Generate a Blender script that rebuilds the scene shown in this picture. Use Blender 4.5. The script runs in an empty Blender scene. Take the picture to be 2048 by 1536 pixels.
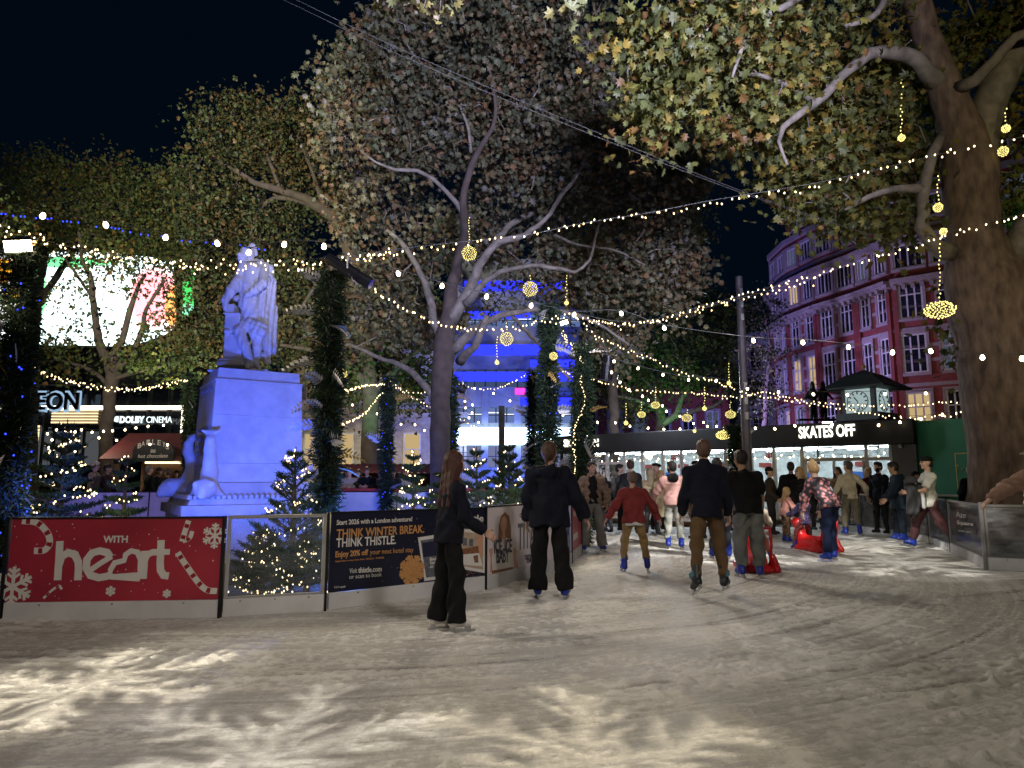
import bpy, math, random
import numpy as np
from mathutils import Vector, Matrix
random.seed(7)
rng = np.random.default_rng(7)
S = bpy.context.scene
C = S.collection
R = math.radians

# ------------------------------------------------------------------ camera, world, exposure, lamps
FPX, CX, CY, EYE = 1384.0, 1024.0, 768.0, 1.40
PITCH = math.atan(189 / FPX)
cam = bpy.data.objects.new('camera', bpy.data.cameras.new('camera'))
C.objects.link(cam)
cam.location = (0, 0, EYE)
cam.rotation_euler = (R(90) + PITCH, 0, 0)
cam.data.sensor_width = 36
cam.data.lens = 36 * FPX / 2048
cam.data.clip_start = .05
cam.data.clip_end = 600
S.camera = cam
W = bpy.data.worlds.new('World')
S.world = W
W.use_nodes = True
bg = W.node_tree.nodes['Background']
bg.inputs[0].default_value = (.10, .42, 1, 1)
bg.inputs[1].default_value = .0064
S.view_settings.view_transform = 'Standard'
S.view_settings.look = 'None'
S.view_settings.exposure = 0
S.view_settings.gamma = 1
S.cycles.use_denoising = True
S.cycles.max_bounces = 5
S.cycles.diffuse_bounces = 2
S.cycles.glossy_bounces = 2
S.cycles.transmission_bounces = 4
S.cycles.transparent_max_bounces = 10
S.cycles.sample_clamp_indirect = 1.5
S.cycles.use_light_tree = True
S.cycles.caustics_reflective = False
S.cycles.caustics_refractive = False


def ray(px, py):
    x, y = (px - CX) / FPX, (CY - py) / FPX
    ca, sa = math.cos(PITCH), math.sin(PITCH)
    return x, ca - y * sa, sa + y * ca


def at(px, py, Y):
    "the world point seen at photo pixel (px, py) that stands Y metres in front of the camera"
    d = ray(px, py)
    return Vector((d[0] * Y / d[1], Y, EYE + d[2] * Y / d[1]))


def ground(px, py, z=0.0):
    d = ray(px, py)
    t = (z - EYE) / d[2]
    return Vector((d[0] * t, d[1] * t, z))


def lamp(name, kind, loc, power, col=(1, 1, 1), aim=None, size=.1, angle=60, blend=.5):
    d = bpy.data.lights.new(name, kind)
    d.energy = power
    d.color = col
    d.shadow_soft_size = size
    if kind == 'SPOT':
        d.spot_size = R(angle)
        d.spot_blend = blend
    o = bpy.data.objects.new(name, d)
    C.objects.link(o)
    o.location = loc
    if aim is not None:
        o.rotation_euler = (Vector(aim) - Vector(loc)).to_track_quat('-Z', 'Y').to_euler()
    return o


WARM, NEUT, COOL, BLUE = (1, .80, .56), (1, .88, .71), (.72, .80, 1), (.05, .115, 1)
FL1 = at(36, 492, 9.0)          # the floodlight on the garland column at the left
FL2 = at(1128, 645, 15.5)       # the floodlight over the far rink corner
lamp('rink_floodlight_beam', 'SPOT', FL1 + Vector((.25, -.12, -.1)), 750, NEUT, (5, 9.5, 0), .45, 96, .8)
lamp('rink_floodlight_beam', 'SPOT', FL2 + Vector((-.1, -.3, -.1)), 800, NEUT, (1.0, 5.0, 0), .55, 125, .8)
# unseen floods behind the photographer; those on ice and boards are added fill
lamp('mast_floodlight', 'SPOT', (6, -3, 5.5), 2900, (1, .86, .52), (7.2, 12, 8), .3, 66, .9)
lamp('mast_floodlight', 'SPOT', (2.5, -1, 6), 29000, (.66, .67, 1), (.3, 17, 10), .6, 62, .9)
lamp('mast_floodlight', 'SPOT', (1, -4, 9.5), 1000, (1, .87, .68), (3, 8.5, 0), 1.0, 80, .9)
lamp('mast_floodlight', 'SPOT', (-11, 2, 7), 46000, (1, .95, .72), (-10, 28, 12), .3, 56, .9)
lamp('mast_floodlight', 'SPOT', (-5.5, -2, 7), 800, (1, .86, .76), (-2.6, 5.6, .2), .3, 56, .9)
lamp('mast_floodlight', 'SPOT', (3.5, 1, 7), 800, (1, .92, .88), (.3, 9.0, .4), .4, 50, .9)
# blue uplights round the statue, down in the planted island
lamp('blue_uplight', 'SPOT', (-3.3, 8.0, .75), 1250, BLUE, (-4.25, 12.2, 2.7), .1, 74, .6)
lamp('blue_uplight', 'SPOT', (-6.4, 8.3, .7), 450, BLUE, (-4.6, 12, 3.0), .08, 75, .6)
lamp('warm_uplight', 'SPOT', (-6.9, 8.6, 3.6), 45, WARM, (-4.6, 12, 4.2), .1, 70, .8)
lamp('blue_uplight', 'SPOT', (-3.6, 16.5, .3), 300, BLUE, (-3.6, 19.8, .7), .1, 110, .6)
lamp('blue_uplight', 'SPOT', (-11, 16.5, .3), 120, (.3, .25, 1), (-10, 19.8, .6), .1, 110, .6)
lamp('blue_uplight', 'POINT', (-.6, 11.5, .45), 90, BLUE, None, .1)
lamp('blue_uplight', 'POINT', (-2.1, 9.4, .5), 220, (.05, .2, 1), None, .1)
# blue washes on the brick block and the glass block, green uplights in the trees
lamp('blue_wash_light', 'SPOT', (12, 42, 5), 9000, (.46, .36, 1), (23, 52, 12), .3, 110, .7)
lamp('warm_wash_light', 'SPOT', (17, 33, 6), 700, (1, .60, .45), (28, 45, 9), .3, 90, .7)
lamp('blue_wash_light', 'SPOT', (8, 50, 1), 1500, (.2, .25, 1), (22, 68, 10), .3, 90, .7)
lamp('blue_wash_light', 'SPOT', (.5, 38, 1), 8000, (.05, .12, 1), (1.0, 46, 7.5), .3, 130, .7)
lamp('green_uplight', 'SPOT', (7.6, 31, 2.6), 420, (.12, 1, .12), (6.6, 33, 8), .1, 75, .6)
lamp('green_uplight', 'SPOT', (-5.0, 24, 2.2), 500, (.06, 1, .3), (-5.5, 28, 7), .1, 75, .6)
lamp('green_uplight', 'SPOT', (10.6, 14.2, 2.0), 300, (.1, 1, .12), (10.2, 14.4, 7), .1, 45, .6)
lamp('warm_uplight', 'SPOT', (-13, 26, 2.5), 1600, (.85, 1, .5), (-12, 29, 11), .1, 90, .6)
lamp('street_glow_lamp', 'POINT', (-6.5, 38, 3.6), 500, (1, .78, .5), None, .2)
lamp('street_glow_lamp', 'POINT', (5, 25, 4.6), 900, (.8, .88, 1), None, .3)  # added to brighten the dark trees behind the pavilion
lamp('street_glow_lamp', 'POINT', (-14, 23, 3.0), 130, (1, .8, .55), None, .2)
lamp('street_glow_lamp', 'POINT', (-5, 22.6, 2.6), 120, (1, .8, .6), None, .2)


def gobo(loc, aim, power, col, angle, scale, turn):
    "a snowflake projector: a spotlight with a snowflake mask cut in its beam"
    o = lamp('snowflake_projector_beam', 'SPOT', loc, power, col, aim, .015, angle, .25)
    d = o.data
    d.use_nodes = True
    nt = d.node_tree
    em = [n for n in nt.nodes if n.type == 'EMISSION'][0]

    def N(op, a, b=None, c=None):
        n = nt.nodes.new('ShaderNodeMath')
        n.operation = op
        for i, v in enumerate((a, b, c)):
            if v is None:
                continue
            if isinstance(v, (int, float)):
                n.inputs[i].default_value = v
            else:
                nt.links.new(v, n.inputs[i])
        return n.outputs[0]

    def SOFT(a, b):
        n = N('MULTIPLY', N('SUBTRACT', a, b), 9)
        n.node.use_clamp = True
        return n
    tc = nt.nodes.new('ShaderNodeTexCoord')
    sp = nt.nodes.new('ShaderNodeSeparateXYZ')
    nt.links.new(tc.outputs['Normal'], sp.inputs[0])
    z = N('ABSOLUTE', sp.outputs[2])
    nz = nt.nodes.new('ShaderNodeTexNoise')
    nz.inputs['Scale'].default_value = scale * 2.2
    nt.links.new(tc.outputs['Normal'], nz.inputs['Vector'])
    s3 = nt.nodes.new('ShaderNodeSeparateXYZ')
    nt.links.new(nz.outputs['Color'], s3.inputs[0])
    x = N('ADD', N('MULTIPLY', N('DIVIDE', sp.outputs[0], z), scale), N('MULTIPLY', N('SUBTRACT', s3.outputs[0], .5), .42))
    y = N('ADD', N('MULTIPLY', N('DIVIDE', sp.outputs[1], z), scale), N('MULTIPLY', N('SUBTRACT', s3.outputs[1], .5), .42))
    r = N('SQRT', N('ADD', N('MULTIPLY', x, x), N('MULTIPLY', y, y)))
    th = N('ADD', N('ARCTAN2', y, x), turn + 20)
    # fold into one sixth, then one arm with three pairs of side branches
    f = N('SUBTRACT', N('MODULO', th, math.pi / 3), math.pi / 6)
    f = N('ABSOLUTE', f)
    u = N('MULTIPLY', r, N('COSINE', f))
    v = N('MULTIPLY', r, N('SINE', f))
    arm = N('MULTIPLY', SOFT(.11, v), SOFT(.98, u))
    br = N('ABSOLUTE', N('SUBTRACT', N('MODULO', N('SUBTRACT', u, v), .27), .13))
    lim = N('SUBTRACT', .42, N('MULTIPLY', u, .22))
    branch = N('MULTIPLY', N('MULTIPLY', SOFT(.095, br), SOFT(lim, v)), SOFT(.95, u))
    m = N('MAXIMUM', N('MAXIMUM', arm, branch), SOFT(.16, r))
    nt.links.new(N('ADD', N('MULTIPLY', m, .85), .13), em.inputs['Strength'])


gobo((-4.6, .6, 6.2), (-2.9, 4.95, 0), 4200, (1, .90, .72), 16, 8.5, .3)
gobo((-5.6, .6, 6.2), (-4.1, 4.4, 0), 3000, (1, .90, .72), 15, 8.5, .6)
gobo((-.6, .2, 6.2), (-1.25, 3.75, 0), 2400, (1, .93, .82), 20, 7.0, .1)
gobo((2.6, .2, 6.0), (.45, 3.7, 0), 2300, (1, .88, .66), 19, 7.0, .5)
gobo((3.0, 5.5, 6.5), (6.6, 12.0, 0), 3800, (1, .95, .86), 24, 5.5, .2)
gobo((3.5, 9.0, 6.5), (7.6, 15.2, 0), 5200, (1, .95, .86), 24, 5.5, .5)
gobo((6.5, 8.0, 6.0), (3.9, 13.0, 0), 4500, (1, .95, .88), 24, 5.5, .8)
gobo((4.5, 9.0, 6.0), (2.9, 16.5, 0), 5000, (1, .95, .88), 24, 5.0, .1)

# ------------------------------------------------------------------ materials


def newmat(name):
    m = bpy.data.materials.new(name)
    m.use_nodes = True
    nt = m.node_tree
    return m, nt, nt.nodes['Principled BSDF']


def mat(name, col, rough=.7, metal=0.0, var=.15, scale=6.0, bump=0.0, bscale=50.0, spec=.4, stretch=None, col2=None):
    m, nt, p = newmat(name)
    tc = nt.nodes.new('ShaderNodeTexCoord')
    mp = nt.nodes.new('ShaderNodeMapping')
    nt.links.new(tc.outputs['Object'], mp.inputs[0])
    if stretch:
        mp.inputs['Scale'].default_value = stretch
    n = nt.nodes.new('ShaderNodeTexNoise')
    n.inputs['Scale'].default_value = scale
    n.inputs['Detail'].default_value = 5
    nt.links.new(mp.outputs[0], n.inputs['Vector'])
    r = nt.nodes.new('ShaderNodeValToRGB')
    r.color_ramp.elements[0].position = .3
    r.color_ramp.elements[1].position = .7
    a = col2 or [c * (1 - var) for c in col]
    b = [min(1, c * (1 + var)) for c in col]
    r.color_ramp.elements[0].color = (*a, 1)
    r.color_ramp.elements[1].color = (*b, 1)
    nt.links.new(n.outputs[0], r.inputs[0])
    nt.links.new(r.outputs[0], p.inputs['Base Color'])
    p.inputs['Roughness'].default_value = rough
    p.inputs['Metallic'].default_value = metal
    p.inputs['Specular IOR Level'].default_value = spec
    if bump:
        n2 = nt.nodes.new('ShaderNodeTexNoise')
        n2.inputs['Scale'].default_value = bscale
        n2.inputs['Detail'].default_value = 4
        nt.links.new(mp.outputs[0], n2.inputs['Vector'])
        bn = nt.nodes.new('ShaderNodeBump')
        bn.inputs['Strength'].default_value = bump
        bn.inputs['Distance'].default_value = .02
        nt.links.new(n2.outputs[0], bn.inputs['Height'])
        nt.links.new(bn.outputs[0], p.inputs['Normal'])
    return m


def emat(name, col, strength, sampling='NONE'):
    m = bpy.data.materials.new(name)
    m.use_nodes = True
    nt = m.node_tree
    nt.nodes.remove(nt.nodes['Principled BSDF'])
    e = nt.nodes.new('ShaderNodeEmission')
    e.inputs[0].default_value = (*col, 1)
    e.inputs[1].default_value = strength
    nt.links.new(e.outputs[0], nt.nodes['Material Output'].inputs[0])
    m.cycles.emission_sampling = sampling
    return m


def vmat(name, rough=.7, trans=0.0, spec=.3, var=.0):
    "colour from the mesh attribute Col, with some light let through when trans > 0"
    m, nt, p = newmat(name)
    a = nt.nodes.new('ShaderNodeAttribute')
    a.attribute_name = 'Col'
    nt.links.new(a.outputs['Color'], p.inputs['Base Color'])
    p.inputs['Roughness'].default_value = rough
    p.inputs['Specular IOR Level'].default_value = spec
    if trans:
        t = nt.nodes.new('ShaderNodeBsdfTranslucent')
        nt.links.new(a.outputs['Color'], t.inputs[0])
        mx = nt.nodes.new('ShaderNodeMixShader')
        mx.inputs[0].default_value = trans
        nt.links.new(p.outputs[0], mx.inputs[1])
        nt.links.new(t.outputs[0], mx.inputs[2])
        nt.links.new(mx.outputs[0], nt.nodes['Material Output'].inputs[0])
    return m


def glassmat(name, tint=(.9, .93, .95), refl=.12, rough=.06, cloud=.06):
    m = bpy.data.materials.new(name)
    m.use_nodes = True
    nt = m.node_tree
    nt.nodes.remove(nt.nodes['Principled BSDF'])
    t = nt.nodes.new('ShaderNodeBsdfTransparent')
    t.inputs[0].default_value = (*tint, 1)
    g = nt.nodes.new('ShaderNodeBsdfGlossy')
    g.inputs['Roughness'].default_value = rough
    lw = nt.nodes.new('ShaderNodeLayerWeight')
    lw.inputs[0].default_value = refl
    mx = nt.nodes.new('ShaderNodeMixShader')
    nt.links.new(lw.outputs['Fresnel'], mx.inputs[0])
    nt.links.new(t.outputs[0], mx.inputs[1])
    nt.links.new(g.outputs[0], mx.inputs[2])
    d = nt.nodes.new('ShaderNodeBsdfDiffuse')
    d.inputs[0].default_value = (.7, .72, .75, 1)
    n = nt.nodes.new('ShaderNodeTexNoise')
    n.inputs['Scale'].default_value = 7
    n.inputs['Detail'].default_value = 6
    tc = nt.nodes.new('ShaderNodeTexCoord')
    mp = nt.nodes.new('ShaderNodeMapping')
    mp.inputs['Scale'].default_value = (.4, 1, 1.6)
    nt.links.new(tc.outputs['Object'], mp.inputs[0])
    nt.links.new(mp.outputs[0], n.inputs['Vector'])
    mr = nt.nodes.new('ShaderNodeMapRange')
    mr.inputs[1].default_value = .35
    mr.inputs[2].default_value = .75
    mr.inputs[4].default_value = cloud * 2.2
    mr.inputs[3].default_value = cloud * .3
    nt.links.new(n.outputs[0], mr.inputs[0])
    m2 = nt.nodes.new('ShaderNodeMixShader')
    nt.links.new(mr.outputs[0], m2.inputs[0])
    nt.links.new(mx.outputs[0], m2.inputs[1])
    nt.links.new(d.outputs[0], m2.inputs[2])
    nt.links.new(m2.outputs[0], nt.nodes['Material Output'].inputs[0])
    return m


M = dict(
    white_board=mat('white_board', (.62, .62, .62), .45, bump=.05, var=.1, scale=3),
    dark_metal=mat('dark_metal', (.02, .02, .022), .45, .6),
    steel=mat('steel', (.32, .32, .33), .38, .8, bump=.05),
    alu=mat('alu', (.45, .44, .43), .4, .6, bump=.05),
    black=mat('black_fascia', (.006, .006, .007), .55, var=.3),
    stone=mat('stone', (.50, .48, .44), .8, var=.14, scale=4, bump=.35, bscale=30),
    marble=mat('marble', (.60, .58, .55), .65, var=.12, scale=5, bump=.25, bscale=25),
    cream=mat('cream_stone', (.38, .33, .26), .85, var=.18, bump=.2, bscale=12),
    brick=None,
    wood=mat('wood', (.16, .09, .05), .6, stretch=(1, 1, 8), bump=.1),
    maroon=mat('maroon_canvas', (.055, .008, .012), .7),
    red_board=mat('red_vinyl', (.36, .026, .048), .38, var=.25, scale=1.2),
    navy_board=mat('navy_vinyl', (.008, .010, .030), .35, var=.25, scale=2),
    white_vinyl=mat('white_vinyl', (.76, .69, .71), .35, var=.08, scale=2),
    print_white=mat('print_white', (.72, .70, .66), .45, var=.05),
    print_red=mat('print_red', (.45, .02, .03), .45, var=.1),
    print_deep_red=mat('print_deep_red', (.30, .008, .015), .45, var=.1),
    print_gold=mat('print_gold', (.55, .28, .10), .45, var=.15, scale=30),
    print_navy=mat('print_navy', (.015, .018, .05), .45),
    print_grey=mat('print_grey', (.12, .13, .16), .45, var=.4, scale=25),
    print_skin=mat('print_skin', (.55, .30, .20), .5, var=.1),
    print_brown=mat('print_brown', (.22, .10, .05), .5, var=.4, scale=40),
    print_tan=mat('print_tan', (.45, .34, .26), .5, var=.15, scale=12),
    clear=glassmat('clear_panel', (.86, .89, .92), .2, .08, .05),
    scuffed=glassmat('scuffed_panel', (.80, .80, .80), .2, .12, .10),
    window_glass=glassmat('window_glass', (.9, .95, .95), .25, .03, .015),
    dark_glass=mat('dark_glass', (.006, .007, .009), .08, spec=.8, var=.3),
    slate=mat('slate', (.03, .035, .035), .6, bump=.2),
    green_board=mat('green_board', (.012, .12, .07), .6, var=.12, scale=2, bump=.05),
    pavement=mat('pavement', (.07, .065, .06), .85, var=.25, bump=.2),
    soil=mat('soil', (.03, .027, .022), .95, var=.4, bump=.4),
    bronze=mat('bronze', (.015, .014, .013), .5, .3),
    fur=mat('needle_green', (.02, .045, .02), .8),
    cable=mat('cable', (.05, .05, .05), .6),
    silver=mat('silver_frond', (.34, .335, .32), .45, .2),
    gold=mat('gold_leaf', (.5, .33, .10), .4, .4),
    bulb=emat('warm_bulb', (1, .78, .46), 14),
    fairy=emat('fairy_bulb', (1, .74, .38), 5),
    fairy_y=emat('yellow_fairy_bulb', (1, .82, .25), 2.6),
    blue_led=emat('blue_led', (.03, .06, 1), 3),
    flood=emat('flood_lens', (1, .82, .55), 30),
)


def attach(o, name):
    pass


# ------------------------------------------------------------------ mesh building
def obj(name, me, parent=None, mats=None):
    o = bpy.data.objects.new(name, me)
    C.objects.link(o)
    if parent is not None:
        o.parent = parent
    if mats is not None and not me.materials:
        for m in (mats if isinstance(mats, (list, tuple)) else [mats]):
            me.materials.append(m)
    return o


def tag(o, label, cat, group=None):
    o['label'] = label
    o['category'] = cat
    if group:
        o['group'] = group
    return o


def thing(name, loc, label, cat, group=None, rz=0.0):
    o = bpy.data.objects.new(name, None)
    C.objects.link(o)
    o.empty_display_size = .1
    o.location = loc
    o.rotation_euler = (0, 0, rz)
    return tag(o, label, cat, group)


def fast_mesh(name, v, tri, col=None, smooth=False, nper=3):
    "mesh from numpy arrays of one polygon size"
    me = bpy.data.meshes.new(name)
    v = np.asarray(v, np.float32)
    tri = np.asarray(tri, np.int32)
    me.vertices.add(len(v))
    me.vertices.foreach_set('co', v.ravel())
    me.loops.add(tri.size)
    me.loops.foreach_set('vertex_index', tri.ravel())
    me.polygons.add(len(tri))
    me.polygons.foreach_set('loop_start', np.arange(0, tri.size, nper, dtype=np.int32))
    me.polygons.foreach_set('use_smooth', np.full(len(tri), smooth))
    me.update(calc_edges=True)
    if col is not None:
        a = me.attributes.new('Col', 'FLOAT_COLOR', 'POINT')
        c = np.ones((len(v), 4), np.float32)
        c[:, :3] = col
        a.data.foreach_set('color', c.ravel())
    return me


class MB:
    def __init__(s):
        s.v, s.f, s.m = [], [], []

    def add(s, vs, fs, mi=0, T=None):
        b = len(s.v)
        for p in vs:
            p = Vector(p)
            s.v.append(tuple(T @ p if T is not None else p))
        for f in fs:
            s.f.append([b + i for i in f])
            s.m.append(mi)
        return s

    def box(s, lo, hi, mi=0, T=None, bev=0.0):
        x0, y0, z0 = lo
        x1, y1, z1 = hi
        if bev:
            b = bev
            vs, fs = [], []
            pts = {}
            for ix, X in enumerate((x0, x1)):
                for iy, Y in enumerate((y0, y1)):
                    for iz, Z in enumerate((z0, z1)):
                        dx, dy, dz = (b, -b)[ix], (b, -b)[iy], (b, -b)[iz]
                        for a, p in enumerate(((X, Y + dy, Z + dz), (X + dx, Y, Z + dz), (X + dx, Y + dy, Z))):
                            pts[(ix, iy, iz, a)] = len(vs)
                            vs.append(p)
            q = lambda *k: fs.append([pts[i] for i in k])
            for i in (0, 1):
                o = 1 if i else -1
                r = lambda l: l if i else l[::-1]
                q(*r([(i, 0, 0, 0), (i, 1, 0, 0), (i, 1, 1, 0), (i, 0, 1, 0)]))
                q(*r([(0, i, 0, 1), (0, i, 1, 1), (1, i, 1, 1), (1, i, 0, 1)]))
                q(*r([(0, 0, i, 2), (1, 0, i, 2), (1, 1, i, 2), (0, 1, i, 2)]))
            for i in (0, 1):
                for j in (0, 1):
                    q((i, j, 0, 0), (i, j, 1, 0), (i, j, 1, 1), (i, j, 0, 1))
                    q((i, 0, j, 0), (i, 1, j, 0), (i, 1, j, 2), (i, 0, j, 2))
                    q((0, i, j, 1), (1, i, j, 1), (1, i, j, 2), (0, i, j, 2))
                    for k in (0, 1):
                        q((i, j, k, 0), (i, j, k, 1), (i, j, k, 2))
            return s.add(vs, fs, mi, T)
        vs = [(x0, y0, z0), (x1, y0, z0), (x1, y1, z0), (x0, y1, z0), (x0, y0, z1), (x1, y0, z1), (x1, y1, z1), (x0, y1, z1)]
        return s.add(vs, [(3, 2, 1, 0), (4, 5, 6, 7), (0, 1, 5, 4), (1, 2, 6, 5), (2, 3, 7, 6), (3, 0, 4, 7)], mi, T)

    def tube(s, pts, rad, n=8, mi=0, cap=True, T=None):
        pts = [Vector(p) for p in pts]
        if not isinstance(rad, (list, tuple, np.ndarray)):
            rad = [rad] * len(pts)
        vs, fs = [], []
        ref = None
        for i, p in enumerate(pts):
            t = (pts[min(i + 1, len(pts) - 1)] - pts[max(i - 1, 0)])
            t = t.normalized() if t.length > 1e-9 else Vector((0, 0, 1))
            if ref is None:
                ref = t.orthogonal().normalized()
            ref = (ref - t * ref.dot(t))
            ref = ref.normalized() if ref.length > 1e-6 else t.orthogonal().normalized()
            b = t.cross(ref)
            for k in range(n):
                a = 2 * math.pi * k / n
                vs.append(p + (ref * math.cos(a) + b * math.sin(a)) * rad[i])
        for i in range(len(pts) - 1):
            for k in range(n):
                k2 = (k + 1) % n
                fs.append((i * n + k, i * n + k2, (i + 1) * n + k2, (i + 1) * n + k))
        if cap:
            fs.append(tuple(range(n))[::-1])
            fs.append(tuple((len(pts) - 1) * n + k for k in range(n)))
        return s.add(vs, fs, mi, T)

    def lathe(s, prof, n=16, mi=0, T=None):
        vs, fs = [], []
        for r, z in prof:
            for k in range(n):
                a = 2 * math.pi * k / n
                vs.append((r * math.cos(a), r * math.sin(a), z))
        for i in range(len(prof) - 1):
            for k in range(n):
                k2 = (k + 1) % n
                fs.append((i * n + k, i * n + k2, (i + 1) * n + k2, (i + 1) * n + k))
        fs.append(tuple(range(n))[::-1])
        fs.append(tuple((len(prof) - 1) * n + k for k in range(n)))
        return s.add(vs, fs, mi, T)

    def prism(s, poly, y0, y1, mi=0, T=None):
        "polygon in the local x-z plane between depths y0 (front) and y1"
        n = len(poly)
        ar = sum(poly[i][0] * poly[(i + 1) % n][1] - poly[(i + 1) % n][0] * poly[i][1] for i in range(n))
        if ar < 0:
            poly = poly[::-1]
        vs = [(x, y0, z) for x, z in poly] + [(x, y1, z) for x, z in poly]
        fs = [tuple(range(n)), tuple(range(2 * n - 1, n - 1, -1))]
        fs += [(i, i + n, (i + 1) % n + n, (i + 1) % n) for i in range(n)]
        return s.add(vs, fs, mi, T)

    def stroke(s, pts, w, y0, y1, mi=0, T=None, closed=False):
        "ribbon of width w along a polyline in the local x-z plane"
        pts = [Vector((p[0], p[1])) for p in pts]
        n = len(pts)
        L, Rr = [], []
        for i, p in enumerate(pts):
            a = pts[(i - 1) % n] if (i or closed) else p
            b = pts[(i + 1) % n] if (i < n - 1 or closed) else p
            t = (b - a).normalized()
            nn = Vector((-t.y, t.x))
            if (i or closed) and (i < n - 1 or closed):
                c = (p - a).normalized()
                k = 1 / max(.55, abs(nn.dot(Vector((-c.y, c.x)))))
            else:
                k = 1
            ww = (w[i] if isinstance(w, (list, tuple)) else w) * .5 * k
            L.append(p + nn * ww)
            Rr.append(p - nn * ww)
        m = n if closed else n - 1
        for i in range(m):
            j = (i + 1) % n
            q = [L[i], L[j], Rr[j], Rr[i]]
            s.prism([(p.x, p.y) for p in q], y0 - .00002 * (i % 7), y1, mi, T)
        return s

    def build(s, name, mats, parent=None, smooth=False):
        me = bpy.data.meshes.new(name)
        me.from_pydata(s.v, [], s.f)
        me.update()
        mats = mats if isinstance(mats, (list, tuple)) else [mats]
        for m in mats:
            me.materials.append(M[m] if isinstance(m, str) else m)
        if len(mats) > 1:
            me.polygons.foreach_set('material_index', s.m)
        if smooth:
            me.polygons.foreach_set('use_smooth', [True] * len(me.polygons))
        return obj(name, me, parent)


def spline(pts, step=.15):
    "Catmull-Rom through points, about step apart"
    P = [Vector(p) for p in pts]
    if len(P) == 2:
        n = max(1, int((P[1] - P[0]).length / step))
        return [P[0].lerp(P[1], i / n) for i in range(n + 1)]
    P = [P[0] * 2 - P[1]] + P + [P[-1] * 2 - P[-2]]
    out = []
    for i in range(1, len(P) - 2):
        n = max(1, int((P[i + 1] - P[i]).length / step))
        for k in range(n):
            t = k / n
            a, b, c, d = P[i - 1], P[i], P[i + 1], P[i + 2]
            out.append(.5 * ((2 * b) + (c - a) * t + (2 * a - 5 * b + 4 * c - d) * t * t + (3 * b - a - 3 * c + d) * t ** 3))
    out.append(P[-2].copy())
    return out


def text_poly(s, offset=0.0, extrude=.0):
    cu = bpy.data.curves.new('lettering', 'FONT')
    cu.body = s
    cu.size = 1
    cu.offset = offset
    cu.extrude = extrude
    cu.resolution_u = 3
    o = bpy.data.objects.new('lettering', cu)
    me = bpy.data.meshes.new_from_object(o)
    v = [tuple(p.co) for p in me.vertices]
    f = [tuple(p.vertices) for p in me.polygons]
    bpy.data.objects.remove(o)
    bpy.data.meshes.remove(me)
    bpy.data.curves.remove(cu)
    return v, f


class Plane:
    "an upright plane through the ground line A-B; local x runs A to B, local -y faces the viewer"

    def __init__(s, A, B):
        s.A, s.B = Vector((A[0], A[1], 0)), Vector((B[0], B[1], 0))
        s.t = (s.B - s.A).normalized()
        s.n = Vector((s.t.y, -s.t.x, 0))
        s.len = (s.B - s.A).length
        s.rz = math.atan2(s.t.y, s.t.x)

    def pix(s, px, py):
        d = Vector(ray(px, py))
        o = Vector((0, 0, EYE))
        k = (s.A - o).dot(s.n) / d.dot(s.n)
        p = o + d * k
        return ((p - s.A).dot(s.t), p.z)

    def world(s, x, y, z):
        return s.A + s.t * x - s.n * y + Vector((0, 0, z))


def put_text(mb, s, p0, p1, h, y=-.004, mi=0, bold=.02, thick=.003, shear=0.0):
    "text whose baseline runs from p0 to p1 (local x, z) with cap height h"
    v, f = text_poly(s, bold, .5)
    if not v:
        return
    a = np.array(v)
    x0, x1 = a[:, 0].min(), a[:, 0].max()
    W_ = p1[0] - p0[0]
    out = []
    for x, yy, z in v:
        t = (x - x0) / (x1 - x0)
        out.append((p0[0] + t * W_ + shear * yy * h, y - (z + .5) * thick, p0[1] + t * (p1[1] - p0[1]) + yy / .72 * h))
    mb.add(out, f, mi)


# ------------------------------------------------------------------ distance fields turned into smooth meshes
def smin(a, b, k):
    h = np.maximum(k - np.abs(a - b), 0) / k
    return np.minimum(a, b) - h * h * k * .25


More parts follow.
